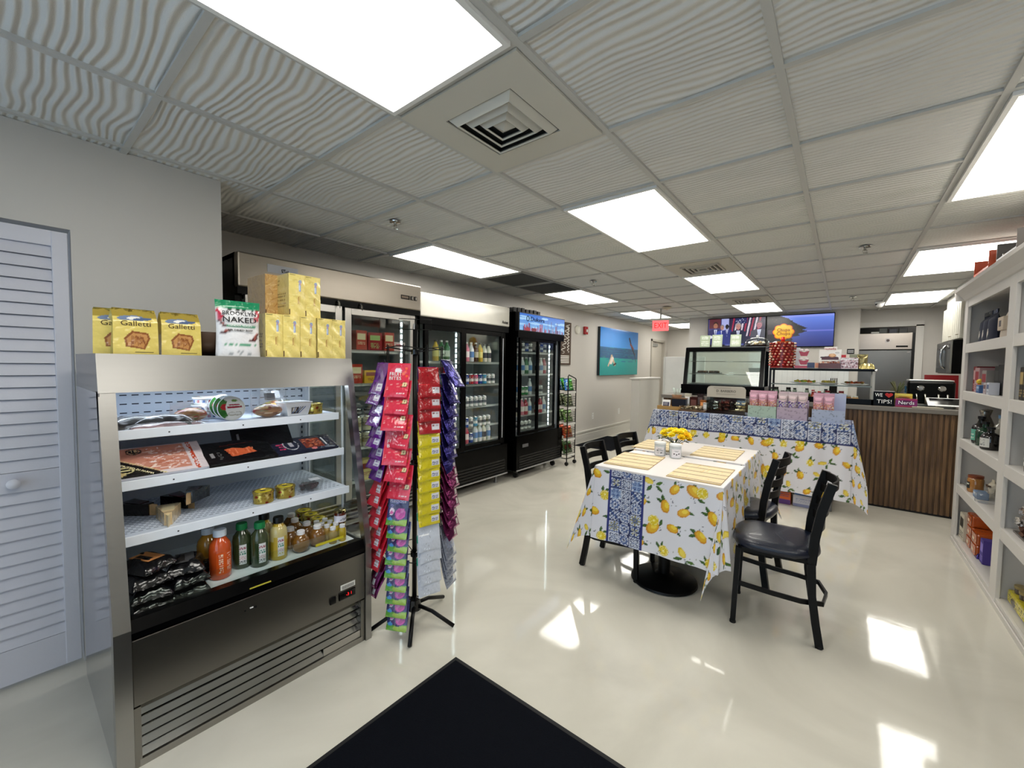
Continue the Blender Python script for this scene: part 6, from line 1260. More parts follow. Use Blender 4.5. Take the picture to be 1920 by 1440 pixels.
for k, (x, y, w_, h_, cl, lab) in enumerate(((-1.44, 5.44, .09, .16, H('3a1a16'), 'dark brown carton behind the basket of sweets'), (-1.33, 5.42, .06, .13, H('a06030'), 'orange-brown jar box behind the basket of sweets'), (-1.52, 5.46, .07, .2, H('c8c4b4'), 'cream slim carton standing behind the basket'), (-1.25, 5.44, .08, .1, H('2c2626'), 'black small carton beside the chocolate display'), (-1.27, 5.30, .05, .11, H('b8b4b0'), 'silver paper bag beside the chocolate display'), (-1.37, 5.47, .07, .2, (.2, .16, .16), 'tall black carton behind the orange-brown jar box'))):
    rr = root('small_carton'); B().box(-w_ / 2, -.03, 0, w_ / 2, .03, h_, cl, 'gloss', .003).build('carton_body', rr); B().box(-w_ * .35, -.0312, h_ * .35, w_ * .35, -.03, h_ * .8, tuple(np.clip(np.array(cl) * 1.5 + .1, 0, 1)), 'matte').build('carton_label', rr); rr.location = (x, y, LZ + .0035); tag(rr, lab, 'carton')
# ================================================================ COUNTER
r = root('service_counter'); tag(r, 'wood-slatted service counter with a grey worktop behind the long table', 'counter')
b = B(); b.box(-1.9, 5.70, .0, .88, 5.74, 1.0, H('3a281c'), 'wood_slats')
for k in range(70): x = -1.9 + k * .04; b.box(x, 5.682, .02, x + .026, 5.70, 1.0, H('6a4c34'), 'wood_slats', .002)
b.build('slatted_front', r); B().box(-1.9, 5.74, 0, .88, 6.3, 1.0, H('4a3a2c'), 'satin').build('counter_body', r)
B().box(-1.93, 5.66, 1.0, .90, 6.36, 1.045, (.46, .44, .41), 'satin', .004).build('worktop', r)
B().box(-1.9, 5.69, 0, .88, 5.70, .02, BLACK, 'matte').build('toe_kick', r)
Z = 1.046
# tall white board beside the half wall
tag(B().box(-2.56, 7.6, 0.0, -1.86, 7.63, 1.60, (.87, .88, .87), 'satin', .004).box(-2.56, 7.59, 0, -2.53, 7.64, 1.60, (.80, .81, .80), 'satin').build('white_panel'), 'tall plain white panel behind the left end of the counter', 'panel')
# ---- pastry case
r = root('pastry_case'); tag(r, 'black-framed glass pastry case on the counter with a slanted front', 'display case'); xa, xb_, yf, yr = -1.70, -.76, 5.84, 6.30
yt_ = yf + .09; z0, z1, z2 = Z + .13, 1.19, 1.665
B().box(xa - .02, yf - .02, Z + .02, xb_ + .02, yr, 1.19, BLACK, 'black_plastic', .006).build('base_box', r)
for x in (xa + .02, xb_ - .05):
    for y in (yf + .03, yr - .05): B().cyl(x + .02, y, Z, Z + .025, .018, BLACK, 'black_plastic', 12).build('foot', r)
B().box(xa, yt_ - .005, 1.63, xb_, yr, 1.685, (.03, .03, .033), 'black_plastic', .008).box(xa + .01, yt_ + .01, 1.685, xb_ - .01, yr - .02, 1.69, (.5, .5, .5), 'steel').build('top_box', r)
for x in (xa, xb_ - .045): B().prism([(yf, 1.19), (yf + .04, 1.19), (yt_ + .04, 1.64), (yt_, 1.64)], x, x + .045, BLACK, 'black_plastic', 'x').build('front_post', r); B().box(x, yr - .04, 1.19, x + .045, yr, 1.64, BLACK, 'black_plastic').build('rear_post', r)
B().prism([(yf + .005, 1.195), (yf + .01, 1.195), (yt_ + .01, 1.64), (yt_ + .005, 1.64)], xa + .045, xb_ - .045, WHITE, 'glass', 'x').build('front_glass', r)
for x in (xa + .02, xb_ - .026): B().prism([(yf + .04, 1.19), (yr - .04, 1.19), (yr - .04, 1.64), (yt_ + .04, 1.64)], x, x + .005, WHITE, 'glass', 'x').build('side_glass', r)
B().box(xa + .05, yr - .02, 1.2, xb_ - .05, yr - .015, 1.63, WHITE, 'glass').build('rear_door', r)
for z in (1.33, 1.50):
    b = B().tube([(xa + .05, yf + .1 + (z - 1.2) * .2, z), (xb_ - .05, yf + .1 + (z - 1.2) * .2, z)], .004, (.6, .6, .6), 'chrome', 6)
    for k in range(28): x = xa + .06 + k * .03; b.tube([(x, yf + .1 + (z - 1.2) * .2, z), (x, yr - .04, z)], .0018, (.6, .6, .6), 'chrome', 4)
    b.build('wire_shelf', r)
b = B().box(xa + .05, yf + .06, 1.192, xb_ - .05, yr - .04, 1.205, (.5, .5, .5), 'steel'); b.build('floor_tray', r)
for k, (x, z, w_) in enumerate(((-1.52, 1.336, .14), (-1.36, 1.336, .16))):
    rr = root('pastry_tray'); B().box(-w_ / 2, -.07, 0, w_ / 2, .07, .012, (.25, .25, .25), 'satin').build('tray', rr); b = B()
    for q in range(10): b.lathe([(0, 0), (.018, .0), (.024, .012), (.016, .024), (0, .027)], R_.choice([(.28, .2, .14), (.2, .16, .13), (.4, .3, .2)]), 'satin', 10, at=(R_.uniform(-w_ / 2 + .02, w_ / 2 - .02), R_.uniform(-.05, .05), .012))
    b.build('pastries', rr); rr.location = (x, 6.08, z + .002); tag(rr, 'dark tray of small pastries in the glass case, %s one' % ['left', 'right'][k], 'tray')
B().prism([(-.93, 1.21), (-.82, 1.21), (-.82, 1.42), (-.98, 1.42)], 6.20, 6.203, (.85, .86, .85), 'matte', 'y').build('paper_sheet', r)
# menu cards on the case, cake dome
for k, (x, z1c) in enumerate(((-1.475, .16), (-1.325, .165), (-1.105, .16))):
    rr = root('menu_card'); cc = Canvas(.125, z1c, 260, H('a3b096')); cc.scrawl(.02, .1, .1, .15, 4, (.93, .95, .92), fill=.55).scrawl(.015, .02, .11, .09, 3 + k, (.9, .92, .88), fill=.5)
    B(rotm('X', -8)).box(-.0625, 0, 0, .0625, .003, z1c, H('a3b096'), 'matte').build('card_board', rr); B(rotm('X', -8)).sheet(lambda u, v: ((u - .5) * .122, u * 0 - .001, .002 + v * (z1c - .004)), 34, 44, cc, 'matte').build('card_print', rr)
    rr.location = (x, 5.985, 1.6915); tag(rr, 'sage green menu card standing on the pastry case, %s one' % ['left', 'middle', 'right'][k], 'menu card', 'menu cards on the pastry case')
rr = root('cake_dome'); rr.location = (-.875, 6.1, 1.6915); tag(rr, 'glass cake dome over meringues on the pastry case', 'cake dome')
B().lathe([(0, 0), (.13, 0), (.145, .012), (.145, .018), (0, .018)], (.16, .1, .08), 'gloss', 30).build('dish', rr); B().lathe([(.138, .018), (.138, .06), (.12, .09), (.07, .112), (.014, .12)], WHITE, 'glass', 32).build('glass_dome', rr)
B().lathe([(.014, .118), (.012, .126), (.02, .136), (.012, .148), (0, .15)], (.9, .92, .92), 'gloss', 16).build('dome_knob', rr); b = B()
for k in range(26): b.lathe([(0, 0), (.017, .003), (.02, .012), (.01, .026), (0, .03)], R_.choice([(.9, .87, .8), (.8, .7, .55), (.93, .92, .9)]), 'matte', 9, at=(R_.uniform(-.09, .09), R_.uniform(-.09, .09), .018 + R_.uniform(0, .03)))
b.build('meringues', rr)
# ---- black open glass shelf on the counter
r = root('counter_shelf'); tag(r, 'black metal two-tier glass shelf standing on the counter', 'shelf'); xa, xb_, ya, yb_ = -.69, .262, 5.76, 6.1
for x in (xa, xb_ - .022):
    for y in (ya, yb_ - .02): B().box(x, y, Z, x + .022, y + .02, 1.40, BLACK if x < 0 else (.6, .6, .58), 'satin').build('corner_post', r)
B().box(xa, ya, 1.40, xb_, yb_, 1.425, (.02, .02, .02), 'black_plastic', .003).build('top_board', r); B().box(xa, ya, Z, xb_, ya + .03, Z + .06, BLACK, 'black_plastic').box(xa, yb_ - .03, Z, xb_, yb_, Z + .04, BLACK, 'black_plastic').build('bottom_rail', r)
B().box(xa + .02, ya + .01, 1.235, xb_ - .02, yb_ - .01, 1.243, WHITE, 'glass').box(xa + .02, ya + .006, 1.232, xb_ - .02, ya + .01, 1.245, (.35, .38, .34), 'gloss').build('glass_shelf', r)
B().lathe([(0, -.014), (.01, -.01), (.014, 0), (.01, .01), (0, .014)], (.85, .85, .85), 'chrome', 12).build('corner_ball', r, (xb_ + .005, ya, 1.412))
for k, (x, s_, cl, lab) in enumerate(((-.35, .15, [H('8a9a30'), H('b0a838'), H('c87830'), H('6a8a2c')], 'white oval plate of salad on the glass shelf'), (-.13, .09, [H('b0a848'), H('a8a060'), H('c8b850')], 'small plate of sliced lemons on the glass shelf'), (.10, .12, [H('9a4a20'), H('6a5a28'), H('b86a30'), H('7a3018')], 'white plate of roasted vegetables at the right of the glass shelf'))):
    rr = root('food_plate'); rr.location = (x, 5.9, 1.2445); tag(rr, lab, 'plate'); B().lathe([(0, 0), (.06, 0), (s_, .016), (s_, .02), (.07, .006), (0, .006)], (.88, .9, .9), 'gloss', 26, sy=.75).build('plate', rr); b = B()
    for q in range(34): b.lathe([(0, 0), (.012, .003), (.016, .012), (.008, .02), (0, .022)], R_.choice(cl), 'satin', 8, at=(R_.uniform(-s_ * .62, s_ * .62), R_.uniform(-s_ * .4, s_ * .4), .012 + R_.uniform(0, .016)))
    b.build('food', rr)
def jar2(col, cap, h=.1, r_=.03):
    def mk():
        rr = root('condiment_jar'); B().lathe([(0, 0), (r_, 0), (r_ * 1.02, h * .7), (r_ * .7, h * .85)], col, 'liquid', 14).build('jar_body', rr); B().lathe([(r_ * .78, h * .83), (r_ * .78, h), (0, h)], cap, 'satin', 12).build('jar_cap', rr); return rr
    return mk
jk = [('ja', jar2(H('5a6a5c'), (.1, .1, .1), .15, .03), 'dark green bottle'), ('jb', jar2((.75, .78, .76), (.3, .3, .3), .1, .035), 'clear jar'), ('jc', jar2(H('b83a20'), H('a02020'), .11, .03), 'red sauce jar'), ('jd', jar2(H('6a8a3a'), (.8, .8, .75), .09, .032), 'green pickle jar'), ('je', jar2(H('c88a40'), (.85, .85, .8), .08, .03), 'amber honey jar'), ('jf', jar2((.82, .82, .8), H('8a2028'), .13, .03), 'white bottle with a red cap')]
for k in range(13):
    kk = [0, 1, 0, 3, 1, 3, 2, 1, 5, 1, 5, 4, 4][k]; inst(jk[kk][0], jk[kk][1], (-.63 + k * .062, 5.93 + .08 * (k % 2), Z), 0, '%s under the glass counter shelf, %s from its left end' % (jk[kk][2], (ORD + ['thirteenth'])[k]), 'jar', 'jars under the glass shelf')
# ---- lollipop tower
r = root('lollipop_stand'); tag(r, 'lollipop tower with a round yellow flower-shaped sign on the counter shelf', 'lollipop stand'); r.location = (-.58, 5.90, 1.4265)
B().lathe([(0, 0), (.125, 0), (.125, .015), (.118, .02), (.118, .3), (.09, .315), (0, .315)], H('7a1414'), 'gloss', 32).build('stand_drum', r)
b = B(); pc_ = [H('8a2a20'), H('c88a70'), H('b8342c'), H('d8c0a0'), H('a85a3c')]
for q in range(9):
    for k in range(18): a = 2 * PI * k / 18 + .1 * q; b.lathe([(0, -.012), (.009, -.008), (.0125, 0), (.009, .008), (0, .012)], R_.choice(pc_), 'gloss', 8, at=(.128 * math.cos(a), .128 * math.sin(a), .035 + q * .032))
b.build('lollipops', r); NEW[-1]['kind'] = 'stuff'
B().tube([(0, 0, .31), (0, 0, .37)], .02, H('c82020'), 'gloss', 12).build('sign_stem', r)
b = B(); n = 48
for rr_, y, cl in ((.11, .004, H('d83a2c')), (.102, -.004, H('f4b81c')), (.085, -.0065, H('f8c832'))):
    pts = [((rr_ * .9 + .014 * abs(math.cos(4 * t))) * math.cos(t), .43 + (rr_ * .8 + .014 * abs(math.cos(4 * t))) * math.sin(t)) for t in np.linspace(0, 2 * PI, n, endpoint=False)]; b.prism(pts, y, y + .006, cl, 'screen' if False else 'gloss', 'y')
b.text('Chupa', .055, FY(0, -.0075, .452), H('8a100c'), 'matte', width=.13, ext=.001).text('Chups', .055, FY(0, -.0075, .408), H('8a100c'), 'matte', width=.135, ext=.001); b.build('flower_sign', r)
# ---- more things on the top of the counter shelf
def on_shelf(name, lab, cat, x, fn): rr = root(name); rr.location = (x, 5.87, 1.4265); tag(rr, lab, cat); fn(rr); return rr
def f_(rr):
    B().box(-.065, -.04, 0, .065, .04, .03, H('a83240'), 'gloss').build('base', rr); B().box(-.06, .02, .03, -.02, .025, .24, (.88, .88, .88), 'gloss').build('back_card', rr)
    for q in range(2): B().prism([(-.01, .04 + q * .1), (.05, .04 + q * .1), (.07, .10 + q * .1), (.02, .085 + q * .1), (-.03, .10 + q * .1)], -.01, .0, H('9c2434'), 'gloss', 'y').lathe([(0, .0), (.018, .006), (.02, .02), (0, .03)], (.9, .85, .86), 'satin', 12, at=(.045, 0, .095 + q * .1)).lathe([(0, .0), (.018, .006), (.02, .02), (0, .03)], (.9, .85, .86), 'satin', 12, at=(-.005, 0, .095 + q * .1)).build('heart_sweet', rr)
on_shelf('sweet_display', 'red and white heart sweet display right of the lollipop tower', 'display', -.385, f_)
def f_(rr):
    B().box(-.06, -.04, 0, .06, .04, .07, (.72, .66, .6), 'satin', .003).build('box_body', rr); B().box(-.058, -.0412, .005, .01, -.04, .065, (.25, .3, .42), 'matte').box(.015, -.0412, .01, .055, -.04, .06, (.8, .55, .45), 'matte').build('printed_face', rr)
on_shelf('snack_box', 'low blue and tan snack box between the hearts and the biscuit stand', 'box', -.27, f_)
def f_(rr):
    B().box(-.1, -.05, 0, .1, .05, .06, H('5a2a20'), 'gloss').build('bin_body', rr)
    cc = Canvas(.2, .24, 240, (.90, .89, .87)); cc.rect(.02, .06, .18, .1, H('4a1a16')); cc.ell(.1, .1, .08, .025, H('4a1a16')); cc.ell(.12, .14, .035, .03, H('c8905a')); cc.ell(.12, .145, .022, .018, H('e0b888')); cc.ell(.03, .105, .022, .014, H('3a1410')); cc.ell(.165, .185, .018, .013, (.3, .32, .35)); cc.ell(.165, .185, .014, .009, (.85, .85, .83)); cc.ell(.06, .03, .035, .008, H('4a1a16')); cc.ell(.13, .035, .03, .008, H('6a2a1c'))
    B().box(-.1, .03, .06, .1, .034, .215, (.9, .89, .87), 'satin').box(-.055, .028, .2, .06, .034, .245, (.9, .89, .87), 'satin').sheet(lambda u, v: ((u - .5) * .196, u * 0 + .0292, .06 + v * .152), 60, 50, cc, 'gloss').build('header_card', rr)
    B().text('nutella', .034, FY(0, .027, .222), H('b01c24'), 'matte', width=.1, ext=.001).build('card_lettering', rr); b = B()
    for q in range(8): b.box(-.09 + q * .0225, -.045, .06, -.07 + q * .0225, .02, .075 + .006 * (q % 2), R_.choice([H('a8705a'), H('d8b8a0'), H('7a3a28')]), 'foil')
    b.build('biscuit_packs', rr)
on_shelf('biscuit_stand', 'cream header stand of chocolate biscuits in the middle of the counter shelf', 'display', -.125, f_)
def f_(rr):
    cc = Canvas(.15, .12, 200, (.75, .68, .7))
    for q in range(90): cc.ell(R_.uniform(0, .15), R_.uniform(0, .12), .009, .005, R_.choice([H('8a5a60'), H('c8a0a8'), H('5a3a40'), H('e0d4d8'), H('6a4048')]), R_.random() * 3)
    cc.rect(0, .1, .15, .112, (.85, .84, .84)); B().box(-.075, -.04, 0, .075, .04, .12, H('a89098'), 'film').sheet(lambda u, v: ((u - .5) * .15, u * 0 - .041, v * .12), 40, 30, cc, 'film').build('clear_bin', rr)
    B().box(-.075, .03, .12, .075, .034, .165, (.8, .78, .74), 'satin').box(-.07, .028, .125, -.03, .03, .155, H('a82c34'), 'satin').box(.0, .028, .125, .07, .03, .16, (.5, .52, .44), 'satin').build('header_card', rr)
    B().box(-.025, .026, .165, .04, .032, .22, (.08, .08, .08), 'satin').box(-.017, .025, .18, .032, .026, .186, (.8, .8, .8), 'matte').box(-.017, .025, .196, .032, .026, .203, (.8, .8, .8), 'matte').build('price_sign', rr)
on_shelf('candy_bin', 'bin of wrapped candies with a small black sign on the counter shelf', 'display', .045, f_)
def f_(rr):
    b = B(); pouch_body(b, .09, .16, .05, H('8a8058'), 'foil'); b.M = rotm('Z', -90); b.build('bag_body', rr); rr.rotation_euler = (0, 0, -PI / 2)
on_shelf('foil_bag', 'olive foil bag standing behind the gold wrapped pastry', 'bag', .155, f_)
def f_(rr):
    f = flatpack('g', .13, .08, .055, H('c8b878'), 'foil', .006, 4); f.M = rotm('Z', 90); f.build('wrapped_pastry', rr); B().box(-.02, -.02, .056, .03, .02, .058, (.9, .9, .85), 'satin').build('paper_label', rr); rr.rotation_euler = (0, 0, PI / 2)
on_shelf('wrapped_pastry', 'gold wrapped pastry at the right end of the counter shelf', 'pastry', .195, f_)
# ---- tips sign, candy boxes, tablet, machines
r = root('tips_box'); tag(r, 'black tip box with a red heart beside the counter shelf', 'tip box'); r.location = (.338, 5.80, Z); B().box(-.082, -.05, 0, .082, .05, .15, BLACK, 'black_plastic', .004).box(-.082, -.05, .15, .082, .05, .154, (.7, .7, .7), 'gloss').build('box_body', r)
b = B().text('WE', .05, FY(-.04, -.0515, .112), WHITE, 'matte', width=.058, ext=.001).text('TIPS!', .055, FY(.005, -.0515, .045), WHITE, 'matte', width=.115, ext=.001); t = np.linspace(0, 2 * PI, 30, endpoint=False)
b.prism([(.038 + .0019 * 16 * math.sin(q) ** 3, .115 + .0018 * (13 * math.cos(q) - 5 * math.cos(2 * q) - 2 * math.cos(3 * q) - math.cos(4 * q))) for q in t], -.052, -.0505, H('b02424'), 'matte', 'y'); b.build('box_lettering', r)
def candybox(col, edge, txt, tcol, w_, h, lettercol2=None):
    def mk():
        rr = root('candy_box'); cc = Canvas(w_, h, 240, col); cc.rect(0, 0, w_, h * .14, edge); cc.rect(0, h * .86, w_, h, edge); cc.ell(w_ / 2, h / 2, w_ * .4, h * .3, tuple(np.array(col) * .6))
        B().box(-w_ / 2, -.05, 0, w_ / 2, .05, h, col, 'gloss', .003).build('box_body', rr); B().sheet(lambda u, v: ((u - .5) * w_ * .98, u * 0 - .0508, .002 + v * (h - .004)), 50, 26, cc, 'gloss').build('printed_face', rr); B().text(txt, h * .6, FY(0, -.0518, h * .52), tcol, 'matte', width=w_ * .72, ext=.001).build('box_lettering', rr); return rr
    return mk
inst('nerd', candybox(H('7a2c68'), H('a03050'), 'Nerds', (.95, .95, .98), .162, .085), (.508, 5.80, Z), 0, 'purple candy box lettered in white on the counter, right of the tip box', 'candy box')
inst('swee', candybox(H('c8a83c'), H('d8d060'), 'SweeTARTS', H('8a2c18'), .145, .13), (.49, 5.91, Z), 0, 'yellow candy box standing behind the purple one on the counter', 'candy box')
r = root('tablet_terminal'); tag(r, 'white-framed tablet till on a stand at the right end of the counter', 'tablet'); r.location = (.80, 5.92, Z)
B(T(0, -.02, .055) @ rotm('X', 20)).box(-.13, -.1, 0, .13, .1, .01, (.9, .9, .9), 'gloss', .004).build('tablet_frame', r); B(T(0, -.02, .055) @ rotm('X', 20)).box(-.108, -.075, .0102, .108, .08, .0112, (.04, .04, .05), 'gloss').build('tablet_screen', r); B().prism([(-.05, 0), (.09, 0), (.06, .085), (.04, .085)], -.05, .05, (.75, .75, .75), 'satin', 'x').build('tablet_stand', r)
tag(B().box(-.11, -.07, 0, .11, .07, .012, (.62, .60, .54), 'satin', .003).build('counter_board', loc=(.66, 5.78, Z)), 'pale flat board at the counter edge in front of the machines', 'board')
def machine(w_, h_, d_=.3):
    def mk():
        rr = root('espresso_machine'); B().box(-w_ / 2, 0, .02, w_ / 2, d_, h_, (.03, .033, .03), 'black_plastic', .02).build('machine_body', rr); B().box(-w_ / 2 + .01, .02, h_, w_ / 2 - .01, d_ - .02, h_ + .015, (.65, .65, .63), 'steel', .004).build('cup_warmer', rr)
        for x in (-w_ * .22, w_ * .22): B().lathe([(0, 0), (.028, 0), (.03, .02), (.02, .03), (0, .03)], (.75, .75, .74), 'chrome', 16).build('control_knob', rr); o = NEW[-1]; o.rotation_euler = (PI / 2, 0, 0); o.location = (x, 0, h_ * .72)
        for x in (-w_ * .3, -w_ * .12, w_ * .15, w_ * .33): B().tube([(x, -.0, h_ * .5), (x, -.05, h_ * .48), (x, -.07, h_ * .1)], .009, (.7, .69, .64), 'chrome', 8).build('steam_arm', rr)
        B().box(-w_ / 2, -.08, 0, w_ / 2, .0, .025, (.5, .5, .48), 'steel', .004).build('drip_tray', rr); return rr
    return mk
inst('esp', machine(.36, .26, .25), (.72, 6.10, Z), 0, 'black and chrome coffee machine behind the tablet till', 'coffee machine')
r = root('side_counter'); tag(r, 'kitchen side counter along the right wall beneath the microwave', 'counter'); B().box(1.06, 6.4, 0, 1.415, 9.0, .9, (.82, .81, .79), 'paint').build('counter_body', r); B().box(1.03, 6.38, .9, 1.415, 9.05, .94, (.46, .44, .41), 'satin', .004).build('worktop', r)
# back counter along the television wall
r = root('back_counter'); tag(r, 'back counter along the television wall with white backsplash', 'counter'); B().box(-1.3, 8.2, 0, .05, 8.75, .9, (.8, .79, .77), 'paint').build('counter_body', r); B().box(-1.32, 8.17, .9, .07, 8.755, .94, (.5, .48, .46), 'satin', .004).build('worktop', r); b = B().box(-1.32, 8.745, .94, .07, 8.757, 1.5, (.84, .85, .84), 'gloss')
for k in range(18): b.box(-1.32 + k * .078, 8.744, .94, -1.317 + k * .078, 8.7452, 1.5, (.7, .71, .7), 'matte')
b.build('backsplash', r)
for k in range(12):
    kk = [0, 2, 1, 5, 0, 3, 0, 5, 2, 0, 0, 1][k]; inst(jk[kk][0] + 'L', jar2([H('3a4a3c'), H('b8b0a0'), H('8a2a24'), H('6a8a5a')][k % 4], [(.1, .1, .1), H('8a2028'), (.8, .8, .8)][k % 3], .2 + .04 * (k % 3), .035) if False else jk[kk][1], (-.98 + k * .085, 8.55, .9405), 0, '%s on the back counter, %s from the left' % (jk[kk][2], (ORD)[k]), 'jar', 'jars on the back counter')
r = root('knife_block'); tag(r, 'black knife block on the back counter near the doorway', 'knife block'); r.location = (-.12, 8.55, .953); B(rotm('X', 12)).box(-.05, -.05, .02, .05, .05, .24, (.05, .05, .05), 'satin', .004).box(-.05, -.05, 0, .05, .09, .02, (.05, .05, .05), 'satin').build('block_body', r)
for k in range(4): B(rotm('X', 12)).box(-.04 + k * .025, -.01, .24, -.028 + k * .025, .012, .33, (.03, .03, .03), 'gloss', .003).build('knife_handle', r)

# ================================================================ TWO TELEVISIONS on the far wall
def television(x, lab, cv):
    r = root('television'); tag(r, lab, 'television'); r.location = (x, 8.76, 2.078); B().box(-.487, -.05, -.285, .487, 0, .285, (.01, .01, .012), 'black_plastic', .004).build('tv_body', r)
    B().sheet(lambda u, v: ((u - .5) * .955, u * 0 - .0512, (v - .5) * .54), 190, 108, cv, 'screen').build('tv_screen', r)
c = Canvas(.955, .54, 200, H('141016')); 
for k in range(c.ny):
    v = k / c.ny; c.a[k] = np.array((.11, .15, .44)) * (1 - v) + np.array((.46, .58, .96)) * v
c.rect(0, .25, .955, .275, H('6a74d0')); c.rect(0, .5, .955, .54, H('8a9af0'))
c.poly([(0, 0), (.30, 0), (.33, .06), (.40, .12), (.36, .16), (.50, .19), (.46, .215), (.60, .26), (.52, .285), (.60, .31), (.50, .36), (.40, .42), (.32, .49), (.2, .54), (0, .54)], H('120e14'))
for k in range(150):
    x, y = R_.uniform(0, .5), R_.uniform(0, .52)
    if c.a[min(int(y / .54 * c.ny), c.ny - 1), int(x / .955 * c.nx)].sum() < .4: c.rect(x, y, x + R_.uniform(.006, .02), y + .008, R_.choice([H('3a2a30'), H('5a4444'), H('241c20'), H('2c2028')]))
c.rect(.02, .22, .09, .30, H('4a3a48')); television(-.632, 'right-hand wall television showing a dark coastline and blue sea', c)
c = Canvas(.955, .54, 220, H('241c40')); c.rect(0, 0, .955, .05, (.03, .03, .08)); c.rect(0, .05, .36, .54, H('3c3a74')); c.rect(.23, .3, .36, .54, (.66, .68, .88)); c.rect(.02, .36, .22, .54, H('5a2430'))
for k in range(9): c.poly([(.39 + k * .052, .2), (.415 + k * .052, .2), (.46 + k * .054, .54), (.432 + k * .054, .54)], (.85, .8, .85) if k % 2 else H('a02848'))
c.rect(.47, .44, .66, .54, H('20285a')); 
for k in range(18): c.ell(R_.uniform(.48, .65), R_.uniform(.45, .53), .005, .005, (.9, .9, 1))
for (x, y, s_, suit, skin, hair) in ((.13, .40, 1.0, H('16225c'), H('a87058'), (.18, .12, .1)), (.245, .36, .8, H('2440a0'), H('b08070'), (.5, .48, .5)), (.33, .37, .7, H('1a2a78'), (.06, .05, .06), (.03, .03, .03)), (.52, .37, 1.05, H('141a3c'), H('c08a80'), (.6, .58, .6)), (.86, .38, 1.1, H('4a4a58'), H('b0707c'), (.4, .3, .34))):
    c.poly([(x - .13 * s_, .05), (x + .13 * s_, .05), (x + .12 * s_, y - .08 * s_), (x + .04 * s_, y - .05 * s_), (x - .04 * s_, y - .05 * s_), (x - .12 * s_, y - .08 * s_)], suit); c.poly([(x - .028 * s_, y - .06 * s_), (x + .028 * s_, y - .06 * s_), (x, y - .24 * s_)], (.85, .87, .95)); c.rect(x - .006, y - .22 * s_, x + .006, y - .07 * s_, H('3a4a8a'))
    c.ell(x, y + .035 * s_, .042 * s_, .052 * s_, hair); c.ell(x, y + .01 * s_, .036 * s_, .05 * s_, skin)
    for q in (-1, 1): c.ell(x + q * .014 * s_, y + .018 * s_, .006 * s_, .003 * s_, (.15, .1, .1))
    c.rect(x - .012 * s_, y - .018 * s_, x + .012 * s_, y - .014 * s_, (.5, .25, .25))
c.rect(.3, .03, .62, .07, (.2, .25, .55)); c.scrawl(.32, .035, .6, .066, 2, (.75, .78, .9), fill=.4); c.ell(.05, .2, .03, .03, (.9, .9, .95))
television(-1.612, 'left-hand wall television showing suited people in front of striped flags', c)
# ================================================================ KITCHEN END
r = root('steel_fridge'); tag(r, 'two-part stainless steel commercial fridge in the kitchen doorway', 'fridge'); r.location = (.505, 9.12, 0); 
B().box(-.33, .03, .05, .37, .70, 2.02, (.04, .04, .045), 'satin').build('cabinet_body', r); B().box(-.32, -.01, 1.755, .33, .03, 2.02, (.66, .63, .60), 'steel', .005).build('upper_panel', r); B().box(-.32, -.015, .12, .33, .03, 1.74, (.48, .48, .47), 'steel', .006).build('fridge_door', r)
B().box(.14, -.014, 1.79, .28, -.009, 1.815, BLACK, 'black_plastic').build('control_strip', r); B().lathe([(0, 0), (.035, 0), (.035, .006), (0, .006)], (.85, .85, .85), 'gloss', 20).lathe([(0, .006), (.02, .006), (.02, .01), (0, .01)], (.3, .3, .3), 'gloss', 16).build('maker_badge', r); NEW[-1].rotation_euler = (PI / 2, 0, 0); NEW[-1].location = (.04, -.01, 1.90)
B().box(.27, -.02, 1.70, .31, -.015, 1.72, (.8, .8, .8), 'chrome').build('door_badge', r)
for q in ((-.27, .1), (.3, .1), (-.27, .62), (.3, .62)): B().cyl(q[0], q[1], 0, .06, .025, (.1, .1, .1), 'satin', 12).build('foot', r)
for k, (x, cl, h_, nm) in enumerate(((-.12, (.85, .85, .83), .03, 'white flat box'), (-.02, (.3, .32, .3), .09, 'grey jar'), (.1, (.14, .15, .22), .07, 'dark blue box'), (.22, (.2, .2, .2), .08, 'black box'))):
    tag(B().box(-.05, 0, 0, .05, .1, h_, cl, 'satin', .004).build('storage_box', loc=(.505 + x, 9.17, 2.0215)), '%s on top of the steel kitchen fridge' % nm, 'box')
# upper cabinets, microwave
r = root('wall_cabinet'); tag(r, 'cream plank-door wall cabinet above the microwave', 'cabinet'); r.location = (1.05, 7.0, 1.80)
B().box(.005, 0, 0, .365, 1.12, .435, (.74, .73, .69), 'paint').build('cabinet_body', r)
for k in range(2):
    b = B().box(-.016, .01 + k * .55, .005, .004, .55 + k * .55, .43, (.76, .75, .70), 'paint', .003)
    for q in range(4): b.box(-.0175, .1 + k * .55 + q * .11, .01, -.0155, .104 + k * .55 + q * .11, .425, (.66, .65, .61), 'matte')
    d_ = b.build('cabinet_door', r); B().tube([(-.016, .07 + k * .42, .05), (-.035, .075 + k * .42, .05), (-.035, .12 + k * .42, .05), (-.016, .125 + k * .42, .05)], .004, (.5, .45, .35), 'chrome', 6).build('cabinet_handle', d_)
r = root('microwave_oven'); tag(r, 'steel over-counter microwave with a curved handle beneath the cream cabinet', 'microwave'); r.location = (.99, 7.18, 1.385)
B().box(.02, 0, 0, .42, .92, .405, BLACK, 'black_plastic', .005).build('oven_body', r); d_ = B().box(0, .20, .01, .02, .92, .40, (.38, .38, .37), 'steel', .004).build('oven_door', r); B().box(-.002, .30, .07, 0, .86, .34, (.05, .05, .055), 'gloss').build('door_window', d_)
